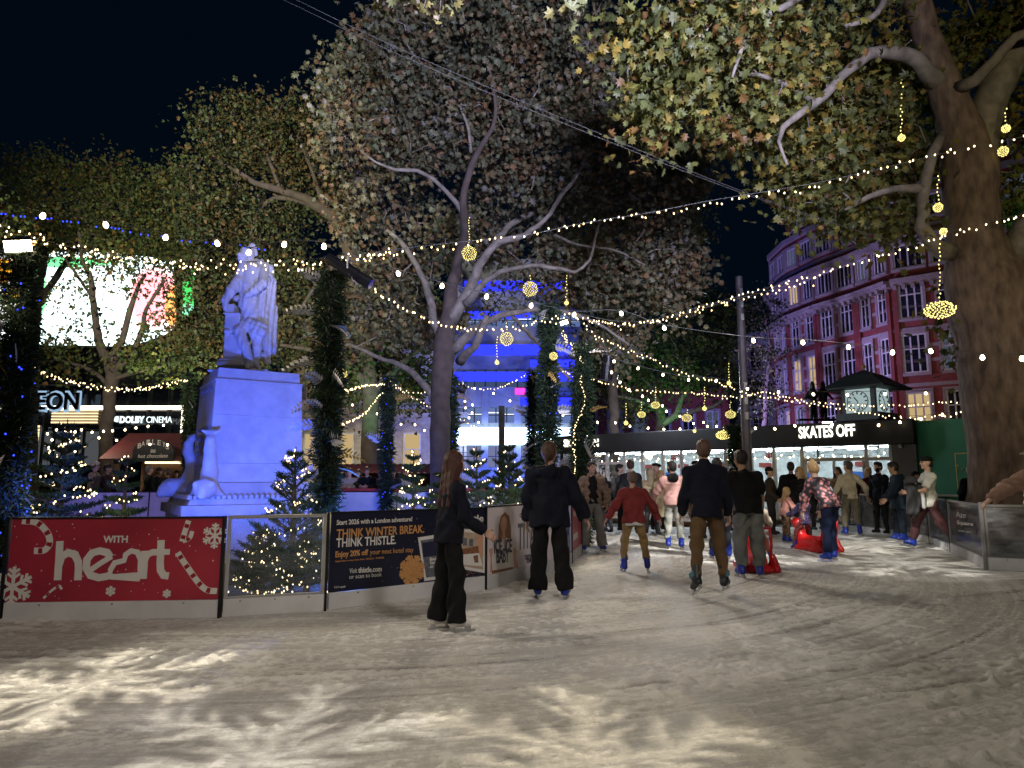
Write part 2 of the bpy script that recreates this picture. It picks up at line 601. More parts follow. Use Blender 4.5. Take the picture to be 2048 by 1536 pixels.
def prim_eval(p, X, Y, Z):
    t = p[0]
    if t in ('c', 'cc'):
        a, b, ra, rb = np.array(p[1]), np.array(p[2]), p[3], p[4]
        ab = b - a
        L2 = float(ab @ ab) + 1e-9
        u = ((X - a[0]) * ab[0] + (Y - a[1]) * ab[1] + (Z - a[2]) * ab[2]) / L2
        uc = np.clip(u, 0, 1)
        d = np.sqrt((X - a[0] - uc * ab[0]) ** 2 + (Y - a[1] - uc * ab[1]) ** 2 + (Z - a[2] - uc * ab[2]) ** 2) - (ra + uc * (rb - ra))
        if t == 'cc':
            d = np.maximum(d, (u - 1) * math.sqrt(L2))
        return d
    if t == 'e':
        c, r, Rm = p[1], p[2], p[3]
        x, y, z = X - c[0], Y - c[1], Z - c[2]
        if Rm is not None:
            x, y, z = Rm[0][0] * x + Rm[1][0] * y + Rm[2][0] * z, Rm[0][1] * x + Rm[1][1] * y + Rm[2][1] * z, Rm[0][2] * x + Rm[1][2] * y + Rm[2][2] * z
        q = np.sqrt((x / r[0]) ** 2 + (y / r[1]) ** 2 + (z / r[2]) ** 2)
        return (q - 1) * min(r) * 1.1
    if t == 't':      # elliptical tapered trunk section in a rotated frame: origin, R, z0, z1, r0, r1, depth ratio
        c, Rm, z0, z1, r0, r1, q = p[1:8]
        x, y, z = X - c[0], Y - c[1], Z - c[2]
        x, y, z = Rm[0][0] * x + Rm[1][0] * y + Rm[2][0] * z, Rm[0][1] * x + Rm[1][1] * y + Rm[2][1] * z, Rm[0][2] * x + Rm[1][2] * y + Rm[2][2] * z
        u = np.clip((z - z0) / (z1 - z0), 0, 1)
        d = (np.sqrt(x * x + (y / q) ** 2) - (r0 + u * (r1 - r0))) * (.5 + .5 * q)
        return np.maximum(d, np.maximum(z0 - z, z - z1))
    if t == 'b':
        c, hf, Rm, rd = p[1:5]
        x, y, z = X - c[0], Y - c[1], Z - c[2]
        if Rm is not None:
            x, y, z = Rm[0][0] * x + Rm[1][0] * y + Rm[2][0] * z, Rm[0][1] * x + Rm[1][1] * y + Rm[2][1] * z, Rm[0][2] * x + Rm[1][2] * y + Rm[2][2] * z
        qx, qy, qz = np.abs(x) - hf[0] + rd, np.abs(y) - hf[1] + rd, np.abs(z) - hf[2] + rd
        return np.sqrt(np.maximum(qx, 0) ** 2 + np.maximum(qy, 0) ** 2 + np.maximum(qz, 0) ** 2) + np.minimum(np.maximum(qx, np.maximum(qy, qz)), 0) - rd


def prim_box(p):
    t = p[0]
    if t in ('c', 'cc'):
        a, b = np.array(p[1]), np.array(p[2])
        r = max(p[3], p[4])
        return np.minimum(a, b) - r, np.maximum(a, b) + r
    if t == 'e':
        r = max(p[2])
        return np.array(p[1]) - r, np.array(p[1]) + r
    if t == 'b':
        r = math.sqrt(sum(h * h for h in p[2]))
        return np.array(p[1]) - r, np.array(p[1]) + r
    if t == 't':
        c, Rm, z0, z1, r0, r1, q = p[1:8]
        Rm = np.array(Rm)
        r = max(r0, r1)
        pts = np.array([[sx * r, sy * r * max(q, 1) if q > 1 else sy * r * q, z] for sx in (-1, 1) for sy in (-1, 1) for z in (z0, z1)])
        pts = pts @ Rm.T + np.array(c)
        return pts.min(0), pts.max(0)


def iso(prims, h, k=.03, cuts=(), post=None):
    "prims united smoothly, cuts taken away; returns vertices and quads of the surface"
    bx = [prim_box(p) for p in prims]
    pad = k + 3 * h + .02
    lo = np.min([b[0] for b in bx], axis=0) - pad
    hi = np.max([b[1] for b in bx], axis=0) + pad
    n = np.maximum(4, np.ceil((hi - lo) / h).astype(int) + 1)
    ax = [(lo[i] + np.arange(n[i]) * h).astype(np.float32) for i in range(3)]
    V = np.full(n, .5, np.float32)
    for p, b in zip(prims, bx):
        i0 = np.clip(np.floor((b[0] - pad - lo) / h).astype(int), 0, n - 1)
        i1 = np.clip(np.ceil((b[1] + pad - lo) / h).astype(int) + 1, 1, n)
        sl = tuple(slice(a, c) for a, c in zip(i0, i1))
        X, Y, Z = np.meshgrid(*(ax[i][sl[i]] for i in range(3)), indexing='ij', sparse=True)
        V[sl] = smin(V[sl], prim_eval(p, X, Y, Z).astype(np.float32), k)
    X, Y, Z = np.meshgrid(*ax, indexing='ij', sparse=True)
    for p in cuts:
        V = np.maximum(V, -prim_eval(p, X, Y, Z).astype(np.float32))
    if post:
        V = post(V, X, Y, Z)
    V[0], V[-1], V[:, 0], V[:, -1], V[:, :, 0], V[:, :, -1] = .5, .5, .5, .5, .5, .5
    return surfnet(V, lo, h)


def surfnet(V, lo, h):
    s = V < 0
    nx, ny, nz = V.shape
    cnt = np.zeros((nx - 1, ny - 1, nz - 1), np.int8)
    for i in (0, 1):
        for j in (0, 1):
            for k in (0, 1):
                cnt += s[i:nx - 1 + i, j:ny - 1 + j, k:nz - 1 + k]
    cell = (cnt > 0) & (cnt < 8)
    ci = np.argwhere(cell)
    if len(ci) == 0:
        return np.zeros((0, 3)), np.zeros((0, 4), int)
    idx = np.full(cell.shape, -1, np.int64)
    idx[cell] = np.arange(len(ci))
    acc = np.zeros((len(ci), 3))
    num = np.zeros(len(ci))
    for ax in range(3):
        o1, o2 = [a for a in range(3) if a != ax]
        for u in (0, 1):
            for w in (0, 1):
                off = np.zeros(3, int)
                off[o1], off[o2] = u, w
                A = ci + off
                B = A.copy()
                B[:, ax] += 1
                va, vb = V[tuple(A.T)], V[tuple(B.T)]
                cr = (va < 0) != (vb < 0)
                t = va / np.where(cr, va - vb, 1)
                pos = off[None, :].astype(float).repeat(len(ci), 0)
                pos[:, ax] = t
                acc[cr] += pos[cr]
                num[cr] += 1
    vs = lo + (ci + acc / num[:, None]) * h
    qs = []
    for ax in range(3):
        o1, o2 = (ax + 1) % 3, (ax + 2) % 3
        sl0 = [slice(1, -1)] * 3
        sl0[ax] = slice(0, V.shape[ax] - 1)
        sl1 = list(sl0)
        sl1[ax] = slice(1, V.shape[ax])
        a, b = s[tuple(sl0)], s[tuple(sl1)]
        for flip, e in ((False, a & ~b), (True, ~a & b)):
            E = np.argwhere(e)
            if not len(E):
                continue
            for c in range(3):
                if c != ax:
                    E[:, c] += 1
            q = []
            for u, w in ((0, 0), (1, 0), (1, 1), (0, 1)):
                F = E.copy()
                F[:, o1] -= u
                F[:, o2] -= w
                q.append(idx[tuple(F.T)])
            q = np.stack(q, 1)
            qs.append(q[:, ::-1] if flip else q)
    return vs, np.concatenate(qs)


def relax(v, q, it=1):
    for _ in range(it):
        acc = np.zeros_like(v)
        num = np.zeros(len(v))
        for a, b in ((0, 1), (1, 2), (2, 3), (3, 0)):
            np.add.at(acc, q[:, a], v[q[:, b]])
            np.add.at(acc, q[:, b], v[q[:, a]])
            np.add.at(num, q[:, a], 1)
            np.add.at(num, q[:, b], 1)
        v = .5 * v + .5 * acc / num[:, None]
    return v


def iso_obj(name, prims, h, m, parent=None, k=.03, cuts=(), post=None, col=None, rl=1):
    v, q = iso(prims, h, k, cuts, post)
    if not len(v):
        return None
    if rl:
        v = relax(v, q, rl)
    me = fast_mesh(name, v, q, col(v) if col else None, True, 4)
    return obj(name, me, parent, m)


# lattice noise for shapes
_tab = rng.random((256, 256)).astype(np.float32)


def vnoise(x, y, seed=0):
    x, y = np.asarray(x) + seed * 17.3, np.asarray(y) + seed * 7.7
    xi, yi = np.floor(x).astype(int), np.floor(y).astype(int)
    fx, fy = x - xi, y - yi
    fx, fy = fx * fx * (3 - 2 * fx), fy * fy * (3 - 2 * fy)
    g = lambda a, b: _tab[a & 255, b & 255]
    return (g(xi, yi) * (1 - fx) + g(xi + 1, yi) * fx) * (1 - fy) + (g(xi, yi + 1) * (1 - fx) + g(xi + 1, yi + 1) * fx) * fy

# ------------------------------------------------------------------ ground and ice
def plane_sheet(name, x0, x1, y0, y1, z, m):
    me = bpy.data.meshes.new(name)
    me.from_pydata([(x0, y0, z), (x1, y0, z), (x1, y1, z), (x0, y1, z)], [], [(0, 1, 2, 3)])
    o = obj(name, me, None, M[m])
    o['kind'] = 'structure'
    return o


plane_sheet('pavement', -250, 250, -30, 400, -.06, 'pavement')
me = bpy.data.meshes.new('planted_ground')
pg_ = [ground(3, 1243) + Vector((-3.2, .3, 0)), ground(3, 1243) + Vector((0, .3, 0)), ground(440, 1235) + Vector((0, .3, 0)), ground(650, 1222) + Vector((-.15, .3, 0)), ground(970, 1181) + Vector((-.25, .3, 0)), ground(1110, 1142) + Vector((-.3, .2, 0)), ground(1143, 1127) + Vector((-.3, .1, 0)), ground(1163, 1107) + Vector((-.3, 0, 0)), Vector((1.1, 15, 0)), Vector((-8, 15.6, 0))]
me.from_pydata([(p.x, p.y, .05) for p in pg_], [], [tuple(range(len(pg_)))])
obj('planted_ground', me, None, M['soil'])['kind'] = 'structure'


def ice_material():
    m, nt, p = newmat('skated_ice')
    a = nt.nodes.new('ShaderNodeAttribute')
    a.attribute_name = 'flow'

    def noise(scale, detail, vs, rough=.6, dist=0.0):
        mp = nt.nodes.new('ShaderNodeMapping')
        mp.inputs['Scale'].default_value = (vs[0], vs[1], 0)
        nt.links.new(a.outputs['Vector'], mp.inputs[0])
        n = nt.nodes.new('ShaderNodeTexNoise')
        n.inputs['Scale'].default_value = scale
        n.inputs['Detail'].default_value = detail
        n.inputs['Roughness'].default_value = rough
        n.inputs['Distortion'].default_value = dist
        nt.links.new(mp.outputs[0], n.inputs['Vector'])
        return n.outputs[0]
    def world_noise(scale, detail, vs, rough=.6, rot=0.0):
        mp = nt.nodes.new('ShaderNodeMapping')
        mp.inputs['Scale'].default_value = vs
        mp.inputs['Rotation'].default_value = (0, 0, R(rot))
        nt.links.new(tcw.outputs['Object'], mp.inputs[0])
        n = nt.nodes.new('ShaderNodeTexNoise')
        n.inputs['Scale'].default_value = scale
        n.inputs['Detail'].default_value = detail
        n.inputs['Roughness'].default_value = rough
        n.inputs['Distortion'].default_value = .4
        nt.links.new(mp.outputs[0], n.inputs['Vector'])
        return n.outputs[0]
    tcw = nt.nodes.new('ShaderNodeTexCoord')
    grain = world_noise(46, 5, (1, 1, .2), .75)
    streak = noise(3.0, 9, (.16, 2.6, 1), .72, .5)
    crumb = noise(26, 6, (.6, 1, 1), .75)
    big = noise(.5, 3, (.6, 1, 1))

    def mth(op, x, y):
        n = nt.nodes.new('ShaderNodeMath')
        n.operation = op
        for i, v in enumerate((x, y)):
            if isinstance(v, (int, float)):
                n.inputs[i].default_value = v
            else:
                nt.links.new(v, n.inputs[i])
        return n.outputs[0]
    sx = nt.nodes.new('ShaderNodeSeparateXYZ')
    nt.links.new(a.outputs['Vector'], sx.inputs[0])
    s = mth('ADD', mth('MULTIPLY', streak, .38), mth('ADD', mth('MULTIPLY', crumb, .52), mth('MULTIPLY', big, .25)))
    s = mth('ADD', mth('SUBTRACT', s, .22), mth('ADD', mth('MULTIPLY', sx.outputs[2], .36), mth('MULTIPLY', grain, .36)))
    l1 = mth('SUBTRACT', 1, mth('MULTIPLY', mth('ABSOLUTE', mth('SUBTRACT', noise(5.5, 2, (.05, 2.4, 1), .5, .2), .5), 0), 26))
    l2 = mth('SUBTRACT', 1, mth('MULTIPLY', mth('ABSOLUTE', mth('SUBTRACT', world_noise(2.2, 2, (2.0, .22, 1), .5, 32), .5), 0), 34))
    l3 = mth('SUBTRACT', 1, mth('MULTIPLY', mth('ABSOLUTE', mth('SUBTRACT', world_noise(1.7, 2, (2.2, .2, 1), .5, -48), .52), 0), 40))
    for l_ in (l1, l2, l3):
        l_.node.use_clamp = True
    s = mth('ADD', s, mth('ADD', mth('MULTIPLY', l1, .05), mth('MULTIPLY', mth('ADD', l2, l3), .028)))
    r = nt.nodes.new('ShaderNodeValToRGB')
    e = r.color_ramp.elements
    e[0].position, e[0].color = .40, (.44, .42, .385, 1)
    e[1].position, e[1].color = .70, (.86, .84, .79, 1)
    x = e.new(.56)
    x.color = (.62, .60, .555, 1)
    nt.links.new(s, r.inputs[0])
    nt.links.new(r.outputs[0], p.inputs['Base Color'])
    mr = nt.nodes.new('ShaderNodeMapRange')
    mr.inputs[1].default_value, mr.inputs[2].default_value = .42, .66
    mr.inputs[3].default_value, mr.inputs[4].default_value = .26, .8
    nt.links.new(s, mr.inputs[0])
    nt.links.new(mr.outputs[0], p.inputs['Roughness'])
    p.inputs['Specular IOR Level'].default_value = .35
    b = nt.nodes.new('ShaderNodeBump')
    b.inputs['Strength'].default_value = .8
    b.inputs['Distance'].default_value = .02
    nt.links.new(mth('ADD', mth('MULTIPLY', streak, .8), mth('ADD', mth('MULTIPLY', crumb, .6), mth('MULTIPLY', grain, 1.1))), b.inputs['Height'])
    nt.links.new(b.outputs[0], p.inputs['Normal'])
    return m


def build_ice():
    xs = np.concatenate([np.arange(-21, -6.5, .35), np.arange(-6.5, 6.5, .024), np.arange(6.5, 17, .3)])
    ys = [-4.0]
    while ys[-1] < 20.4:
        y = ys[-1]
        ys.append(y + (.4 if y < 2 else .022 if y < 8 else min(.2, .022 + (y - 8) * .02)))
    ys = np.array(ys)
    X, Y = np.meshgrid(xs, ys, indexing='ij')
    right = X > -2.5
    rr = np.where(right, np.hypot(X + 2.5, Y - 14), 14 - Y)
    ss = np.where(right, 7 * np.arctan2(X + 2.5, 14 - Y), X + 2.5)
    st = vnoise(ss * .5, rr * 7, 1) * .5 + vnoise(ss * .9, rr * 15, 2) * .3 + vnoise(ss * 1.6 + 3 * vnoise(ss * .4, rr * .4, 9), rr * 33, 3) * .2
    ridge = np.clip((st - .56) * 5, 0, 1)
    patch = np.clip((vnoise(ss * .6, rr * 1.2, 5) - .35) * 2.2, 0, 1)
    cr = np.clip((vnoise(X * 17, Y * 22, 6) - .50) * 2.6, 0, 1) * (.35 + ridge) * (.3 + .7 * patch)
    cr2 = np.clip((vnoise(X * 9, Y * 12, 7) - .72) * 5, 0, 1) * patch
    groove = np.clip((vnoise(ss * .35, rr * 22, 8) - .80) * 8, 0, 1)
    # single blade cuts crossing the general flow at the right
    u = X * .5 - Y * .9 + 1.2 * np.sin(Y * .5)
    cut = np.clip((vnoise(u * 9, (X + Y) * .15, 11) - .86) * 9, 0, 1) * np.clip((X + .5) / 2, 0, 1)
    Z = .012 * ridge * (.4 + .6 * patch) + .026 * cr + .028 * cr2 - .008 * groove - .010 * cut + .014 * np.clip((vnoise(X * 31, Y * 40, 21) - .55) * 3, 0, 1) * np.clip((vnoise(ss * 1.1, rr * 6, 22) - .40) * 3, 0, 1)
    snow = np.clip(.75 * cr * 1.6 + .9 * cr2 + .45 * ridge * (.3 + .7 * patch) - .5 * groove - .6 * cut, -.6, 1)
    fine = np.clip((vnoise(X * 31, Y * 40, 21) - .55) * 3, 0, 1) * np.clip((vnoise(ss * 1.1, rr * 6, 22) - .40) * 3, 0, 1)
    snow = snow + .55 * fine + .25 * (vnoise(ss * .7, rr * 26, 13) - .5) + .2 * (vnoise(X * 40, Y * 40, 14) - .5)
    edge = np.clip((X + 6.5) / .4, 0, 1) * np.clip((6.5 - X) / .4, 0, 1) * np.clip((Y - 2) / .2, 0, 1)
    far = np.clip(1.25 - (Y - 2) / 14, .25, 1)
    Z = Z * edge * far
    n, m = X.shape
    v = np.stack([X, Y, Z], -1).reshape(-1, 3)
    i = np.arange(n * m).reshape(n, m)
    q = np.stack([i[:-1, :-1], i[1:, :-1], i[1:, 1:], i[:-1, 1:]], -1).reshape(-1, 4)
    me = fast_mesh('ice', v, q, None, True, 4)
    a = me.attributes.new('flow', 'FLOAT_VECTOR', 'POINT')
    a.data.foreach_set('vector', np.stack([ss, rr, snow], -1).reshape(-1, 3).astype(np.float32).ravel())
    o = obj('ice', me, None, ice_material())
    o['kind'] = 'structure'


build_ice()


# ------------------------------------------------------------------ rink barrier
def z1(x, y):
    return x * .3418, 900 + y * .3418


def z2(x, y):
    return 600 + x * .29297, 860 + y * .29297


def snowflake(mb, c, r, w, y=-.004, mi=0, turn=0.0, n=6):
    for k in range(n):
        a = turn + 2 * math.pi * k / n
        d = Vector((math.cos(a), math.sin(a)))
        e = Vector((-d.y, d.x))
        c2 = Vector(c)
        yy = y - .0004 * k
        mb.stroke([c2, c2 + d * r], w, yy, y + .002, mi)
        for f, l in ((.42, .30), (.68, .26)):
            p = c2 + d * r * f
            mb.stroke([p, p + (d * .8 + e) * r * l], w * .8, yy - .0002, y + .002, mi)
            mb.stroke([p, p + (d * .8 - e) * r * l], w * .8, yy - .0003, y + .002, mi)


def barrier(A, B, label, board, h=1.0, kick=.18, group=None, frame=None, post=True, toprail='dark_metal'):
    pl = Plane(A, B)
    L = pl.len
    t = thing('barrier_panel', pl.A, label, 'barrier', group, pl.rz)
    MB().box((.008, -.012, .0), (L - .008, .05, kick), bev=.006).build('kick_plate', 'white_board', t)
    for k in range(max(2, int(L / .9))):
        x = L * (k + .5) / max(2, int(L / .9))
    for k in range(3):
        x = L * (k + .5) / 3
        mb = MB()
        mb.lathe([(.011, 0), (.011, .004), (.006, .006)], 8, 0, Matrix.Translation((x, -.012, kick - .025)) @ Matrix.Rotation(R(90), 4, 'X'))
        mb.build('bolt', 'steel', t)
    if frame:
        fw = .035
        mb = MB()
        mb.box((.012, -.008, kick + .003), (.012 + fw, .03, h), 0)
        mb.box((L - .012 - fw, -.008, kick + .003), (L - .012, .03, h), 0)
        mb.box((.012 + fw, -.008, h - fw), (L - .012 - fw, .03, h), 0)
        mb.box((.012 + fw, -.008, kick + .003), (L - .012 - fw, .03, kick + .02), 0)
        mb.build('frame', frame, t)
        MB().box((.012 + fw, .006, kick + .02), (L - .012 - fw, .012, h - fw)).build('clear_pane', board, t)
    else:
        MB().box((.012, 0, kick + .003), (L - .012, .03, h - .012)).build('board', board, t)
        MB().box((.006, -.008, h - .012), (L - .006, .04, h + .008)).build('top_rail', toprail, t)
    if post:
        MB().box((L - .008, -.022, -.02), (L + .018, .05, h + .012)).build('post', 'dark_metal', t)
    return t, pl


def hA(px, py):  # top height not needed
    return 1.0


# the red panel
pA = (ground(3, 1243), ground(437, 1236))
t, pl = barrier(*pA, 'red advertising barrier panel with white heart lettering, candy canes and snowflakes', 'red_board', 1.005)
MB().box((-.03, -.022, -.02), (-.002, .05, 1.015)).build('post', 'dark_metal', t)
P = lambda x, y: pl.pix(*z1(x, y))
S1 = (P(700, 700)[0] - P(600, 700)[0]) / 100  # metres per zoom unit
mb = MB()
w = 43 * S1
mb.stroke([P(*p) for p in ((352, 533), (346, 650), (338, 762))], w, -.005, .001)
mb.stroke([P(*p) for p in ((348, 670), (362, 625), (400, 600), (440, 612), (460, 655), (461, 700), (456, 762))], w, -.006, .001)
mb.stroke([P(*p) for p in ((648, 628), (628, 600), (585, 590), (540, 602), (510, 640), (506, 690), (530, 733), (580, 747), (630, 738), (660, 722))], w, -.005, .001)
mb.stroke([P(*p) for p in ((512, 716), (585, 665), (655, 622))], w * .75, -.0065, .001)
mb.stroke([P(*p) for p in ((650, 742), (648, 700), (672, 660), (728, 646), (736, 612), (768, 590), (806, 598), (824, 640), (821, 700), (812, 742))], w * .72, -.006, .001, closed=True)
mb.stroke([P(*p) for p in ((848, 590), (844, 670), (838, 754))], w, -.005, .001)
mb.stroke([P(*p) for p in ((846, 650), (862, 612), (895, 598), (918, 598))], w * .9, -.0065, .001)
mb.stroke([P(*p) for p in ((944, 527), (938, 660), (940, 705), (958, 733), (988, 737))], w, -.005, .001)
mb.stroke([P(*p) for p in ((905, 596), (995, 596))], w * .8, -.0066, .001)
put_text(mb, 'WITH', P(604, 541), P(748, 540), 41 * S1, bold=.035)
mb.build('lettering', 'print_white', t)


def cane(pts, w):
    pts = [Vector((*P(*p), 0)) for p in pts]
    sp = [Vector((p.x, p.y)) for p in spline(pts, .012)]
    a = MB()
    a.stroke(sp, w, -.004, .001)
    o = a.build('candy_cane', 'print_white', t)
    for i in range(3, len(sp) - 5, 9):
        MB().stroke(sp[i:i + 4], w * .84, -.0055, 0).build('stripe', 'print_deep_red', o)


cane([(130, 415), (215, 425), (275, 480), (292, 540), (262, 585), (200, 590)], 38 * S1)
cane([(1040, 600), (1100, 690), (1165, 780), (1215, 820), (1270, 825)], 36 * S1)
cane([(1105, 412), (1085, 470), (1065, 535)], 32 * S1)
cane([(1070, 535), (1110, 515), (1125, 475)], 26 * S1)
cane([(255, 868), (300, 825), (345, 795), (362, 815)], 14 * S1)
for c_, r_, w_ in (((1258, 502), 78, 13), ((75, 800), 118, 20), ((648, 825), 30, 8), ((977, 840), 26, 8)):
    mb = MB()
    snowflake(mb, P(*c_), r_ * S1, w_ * S1, turn=.51)
    mb.build('snowflake', 'print_white', t)
mb = MB()
r2 = random.Random(3)
for k in range(60):
    x, y = r2.uniform(60, 1270), r2.uniform(420, 870)
    s_ = r2.uniform(1.2, 4.5) * S1
    c = P(x, y)
    mb.prism([(c[0] + s_ * math.cos(a * math.pi / 4), c[1] + s_ * math.sin(a * math.pi / 4)) for a in range(8)], -.0008, .001)
mb.build('snow_specks', 'print_white', t)['kind'] = 'stuff'

# the clear panel
t, pl = barrier(ground(443, 1235), ground(649, 1222), 'clear framed barrier panel between the red and the navy advertising panels', 'clear', 1.02, frame='alu')

# the navy panel
t, pl = barrier(ground(654, 1221), ground(970, 1181), 'navy advertising barrier panel with gold and white hotel lettering', 'navy_board', 1.03)
P = lambda x, y: pl.pix(*z2(x, y))
S2 = (P(700, 800)[0] - P(600, 800)[0]) / 100
mb, mg = MB(), MB()
put_text(mb, 'Start 2026 with a London adventure!', P(249, 648), P(764, 622), 28 * S2, bold=.015)
put_text(mg, 'THINK WINTER BREAK.', P(247, 738), P(846, 700), 50 * S2, bold=.018)
put_text(mb, 'THINK THISTLE.', P(245, 800), P(652, 776), 50 * S2, bold=.018)
put_text(mg, 'Enjoy 20% off', P(240, 868), P(463, 852), 32 * S2, bold=.03)
put_text(mg, 'your next hotel stay', P(476, 850), P(772, 832), 30 * S2, bold=.0)
put_text(mg, 'Applicable on stay dates from 18/02/26 - 01/03/26', P(238, 902), P(572, 876), 10 * S2, bold=0)
put_text(mb, 'Visit', P(336, 978), P(388, 973), 28 * S2, bold=.0)
put_text(mb, 'thistle.com', P(396, 974), P(556, 964), 30 * S2, bold=.025)
put_text(mb, 'or scan to book', P(335, 1016), P(556, 998), 24 * S2, bold=.0)
put_text(mb, 'T&Cs apply', P(230, 1080), P(310, 1073), 11 * S2, bold=.0)
put_text(mb, 'thistle', P(1085, 632), P(1250, 624), 46 * S2, bold=.018)
mb.build('lettering', 'print_white', t)
mg.build('lettering', 'print_gold', t)
mb = MB()
snowflake(mb, P(765, 955), 92 * S2, 20 * S2, turn=.3, n=8)
snowflake(mb, P(765, 955), 50 * S2, 24 * S2, y=-.006, turn=.7, n=8)
mb.build('snowflake', 'print_gold', t)


def stamp(q, fill, name):
    c = Vector((sum(p[0] for p in q) / 4, sum(p[1] for p in q) / 4))
    q = [Vector(p) for p in q]
    mb = MB()
    mb.prism([tuple(p) for p in q], -.003, .001)
    for i in range(4):
        a, b = q[i], q[(i + 1) % 4]
        n = max(4, int((b - a).length / .028))
        for k in range(n + 1):
            p = a.lerp(b, k / n)
            s_ = .0065
            mb.prism([(p.x + s_ * math.cos(j * math.pi / 4), p.y + s_ * math.sin(j * math.pi / 4)) for j in range(8)], -.0028, .001)
    o = mb.build(name, 'print_white', t)
    inner = [tuple(c.lerp(p, .86)) for p in q]
    MB().prism(inner, -.0045, 0).build('photo', fill, o)
    return o, c, q


o, c, q = stamp([P(806, 735), P(1000, 705), P(1010, 1010), P(850, 1030)], 'print_grey', 'printed_stamp')
mb = MB()
mb.prism([P(832, 770), P(960, 750), P(965, 850), P(840, 870)], -.006, -.003)
mb.build('trees_in_photo', 'print_navy', o)
mb = MB()
put_text(mb, 'Book Thistle', P(884, 892), P(1000, 880), 20 * S2, y=-.007, bold=.02)
put_text(mb, 'Gardens', P(884, 917), P(960, 908), 20 * S2, y=-.007, bold=.02)
put_text(mb, 'on your stay', P(884, 942), P(1000, 930), 20 * S2, y=-.007, bold=.02)
mb.build('lettering', 'print_white', o)
o, c, q = stamp([P(1075, 672), P(1262, 690), P(1262, 975), P(1062, 940)], 'print_tan', 'printed_stamp')
mb = MB()
mb.prism([P(1092, 815), P(1215, 790), P(1222, 850), P(1096, 872)], -.006, -.003, 0)
mb.prism([P(1095, 850), P(1220, 840), P(1245, 930), P(1090, 918)], -.0065, -.003, 1)
mb.prism([P(1110, 735), P(1138, 738), P(1138, 790), P(1110, 787)], -.0062, -.003, 2)
mb.prism([P(1152, 742), P(1180, 745), P(1180, 795), P(1152, 790)], -.0062, -.003, 2)
mb.prism([P(1208, 715), P(1250, 722), P(1250, 860), P(1214, 840)], -.0058, -.003, 3)
mb.prism([P(1180, 860), P(1212, 852), P(1216, 905), P(1190, 905)], -.0075, -.003, 0)
mb.build('bedroom_photo', ['print_brown', 'print_white', 'print_grey', 'print_skin'], o)
mb = MB()
for k in range(150):
    x, y = r2.uniform(560, 1250), r2.uniform(560, 1060)
    if r2.random() < .5:
        x, y = r2.uniform(1080, 1260), r2.uniform(960, 1010)
    c = P(x, y)
    s_ = r2.uniform(.8, 3) * S2
    mb.prism([(c[0] + s_ * math.cos(a * math.pi / 3), c[1] + s_ * math.sin(a * math.pi / 3)) for a in range(6)], -.0008, .001)
mb.build('gold_specks', 'print_gold', t)['kind'] = 'stuff'

# the white show poster panel
t, pl = barrier(ground(973, 1180), ground(1108, 1143), 'white show poster barrier panel reading ICE, ICE BABY beside the navy panel', 'white_vinyl', 1.04)
P = lambda x, y: pl.pix(*z2(x, y))
S2 = (P(1400, 800)[0] - P(1300, 800)[0]) / 100
mb = MB()
mb.prism([P(*p) for p in ((1352, 748), (1358, 650), (1372, 585), (1400, 560), (1428, 590), (1438, 660), (1440, 745), (1410, 735), (1380, 745))], -.003, .001, 0)
mb.prism([P(*p) for p in ((1368, 640), (1378, 600), (1396, 588), (1408, 612), (1408, 660), (1396, 690), (1402, 744), (1374, 746), (1382, 700), (1372, 675))], -.005, 0, 1)
mb.prism([P(*p) for p in ((1290, 815), (1310, 805), (1318, 830), (1308, 870), (1314, 960), (1298, 975), (1300, 880))], -.003, .001, 1)
mb.prism([P(*p) for p in ((1452, 820), (1468, 798), (1480, 830), (1474, 880), (1492, 935), (1462, 945), (1458, 880))], -.003, .001, 1)
mb.prism([P(*p) for p in ((1310, 960), (1456, 935), (1456, 955), (1310, 982))], -.0032, .001, 2)
mb.build('poster_portrait', ['print_brown', 'print_skin', 'print_brown'], t)
mb = MB()
mb.prism([P(*p) for p in ((1314, 822), (1452, 800), (1452, 932), (1314, 955))], -.0035, .001, 0)
mb.build('held_card', 'print_white', t)
mb = MB()
put_text(mb, 'ICE, ICE', P(1323, 842), P(1444, 832), 46 * S2, y=-.005, bold=.02)
put_text(mb, 'BABY', P(1338, 908), P(1424, 900), 48 * S2, y=-.005, bold=.02)
put_text(mb, 'NOTHING', P(1514, 572), P(1590, 562), 14 * S2, bold=.02)
put_text(mb, 'COMES BETWEEN', P(1498, 596), P(1610, 584), 14 * S2, bold=.02)
put_text(mb, 'CRITERION', P(1532, 884), P(1610, 872), 16 * S2, bold=.02)
put_text(mb, 'TOWNHALL', P(1545, 908), P(1610, 898), 14 * S2, bold=.02)
put_text(mb, 'Celine', P(1524, 664), P(1606, 650), 44 * S2, bold=-.01, shear=.3)
mb.build('lettering', 'print_navy', t)
mb = MB()
put_text(mb, 'TITAN', P(1486, 818), P(1640, 790), 95 * S2, bold=.01)
mb.build('lettering', 'print_grey', t)
barrier(ground(1109, 1142), ground(1143, 1127), 'narrow clear barrier panel tinted blue behind the dark coated skater', 'clear', 1.02, frame='alu')
t, pl = barrier(ground(1144, 1127), ground(1163, 1107), 'red barrier panel at the far bend of the island', 'red_board', 1.02)
mb = MB()
put_text(mb, 'WITH', (.2, .75), (pl.len - .2, .75), .1)
mb.box((.25, -.004, .35), (pl.len * .6, 0, .45))
mb.build('lettering', 'print_white', t)
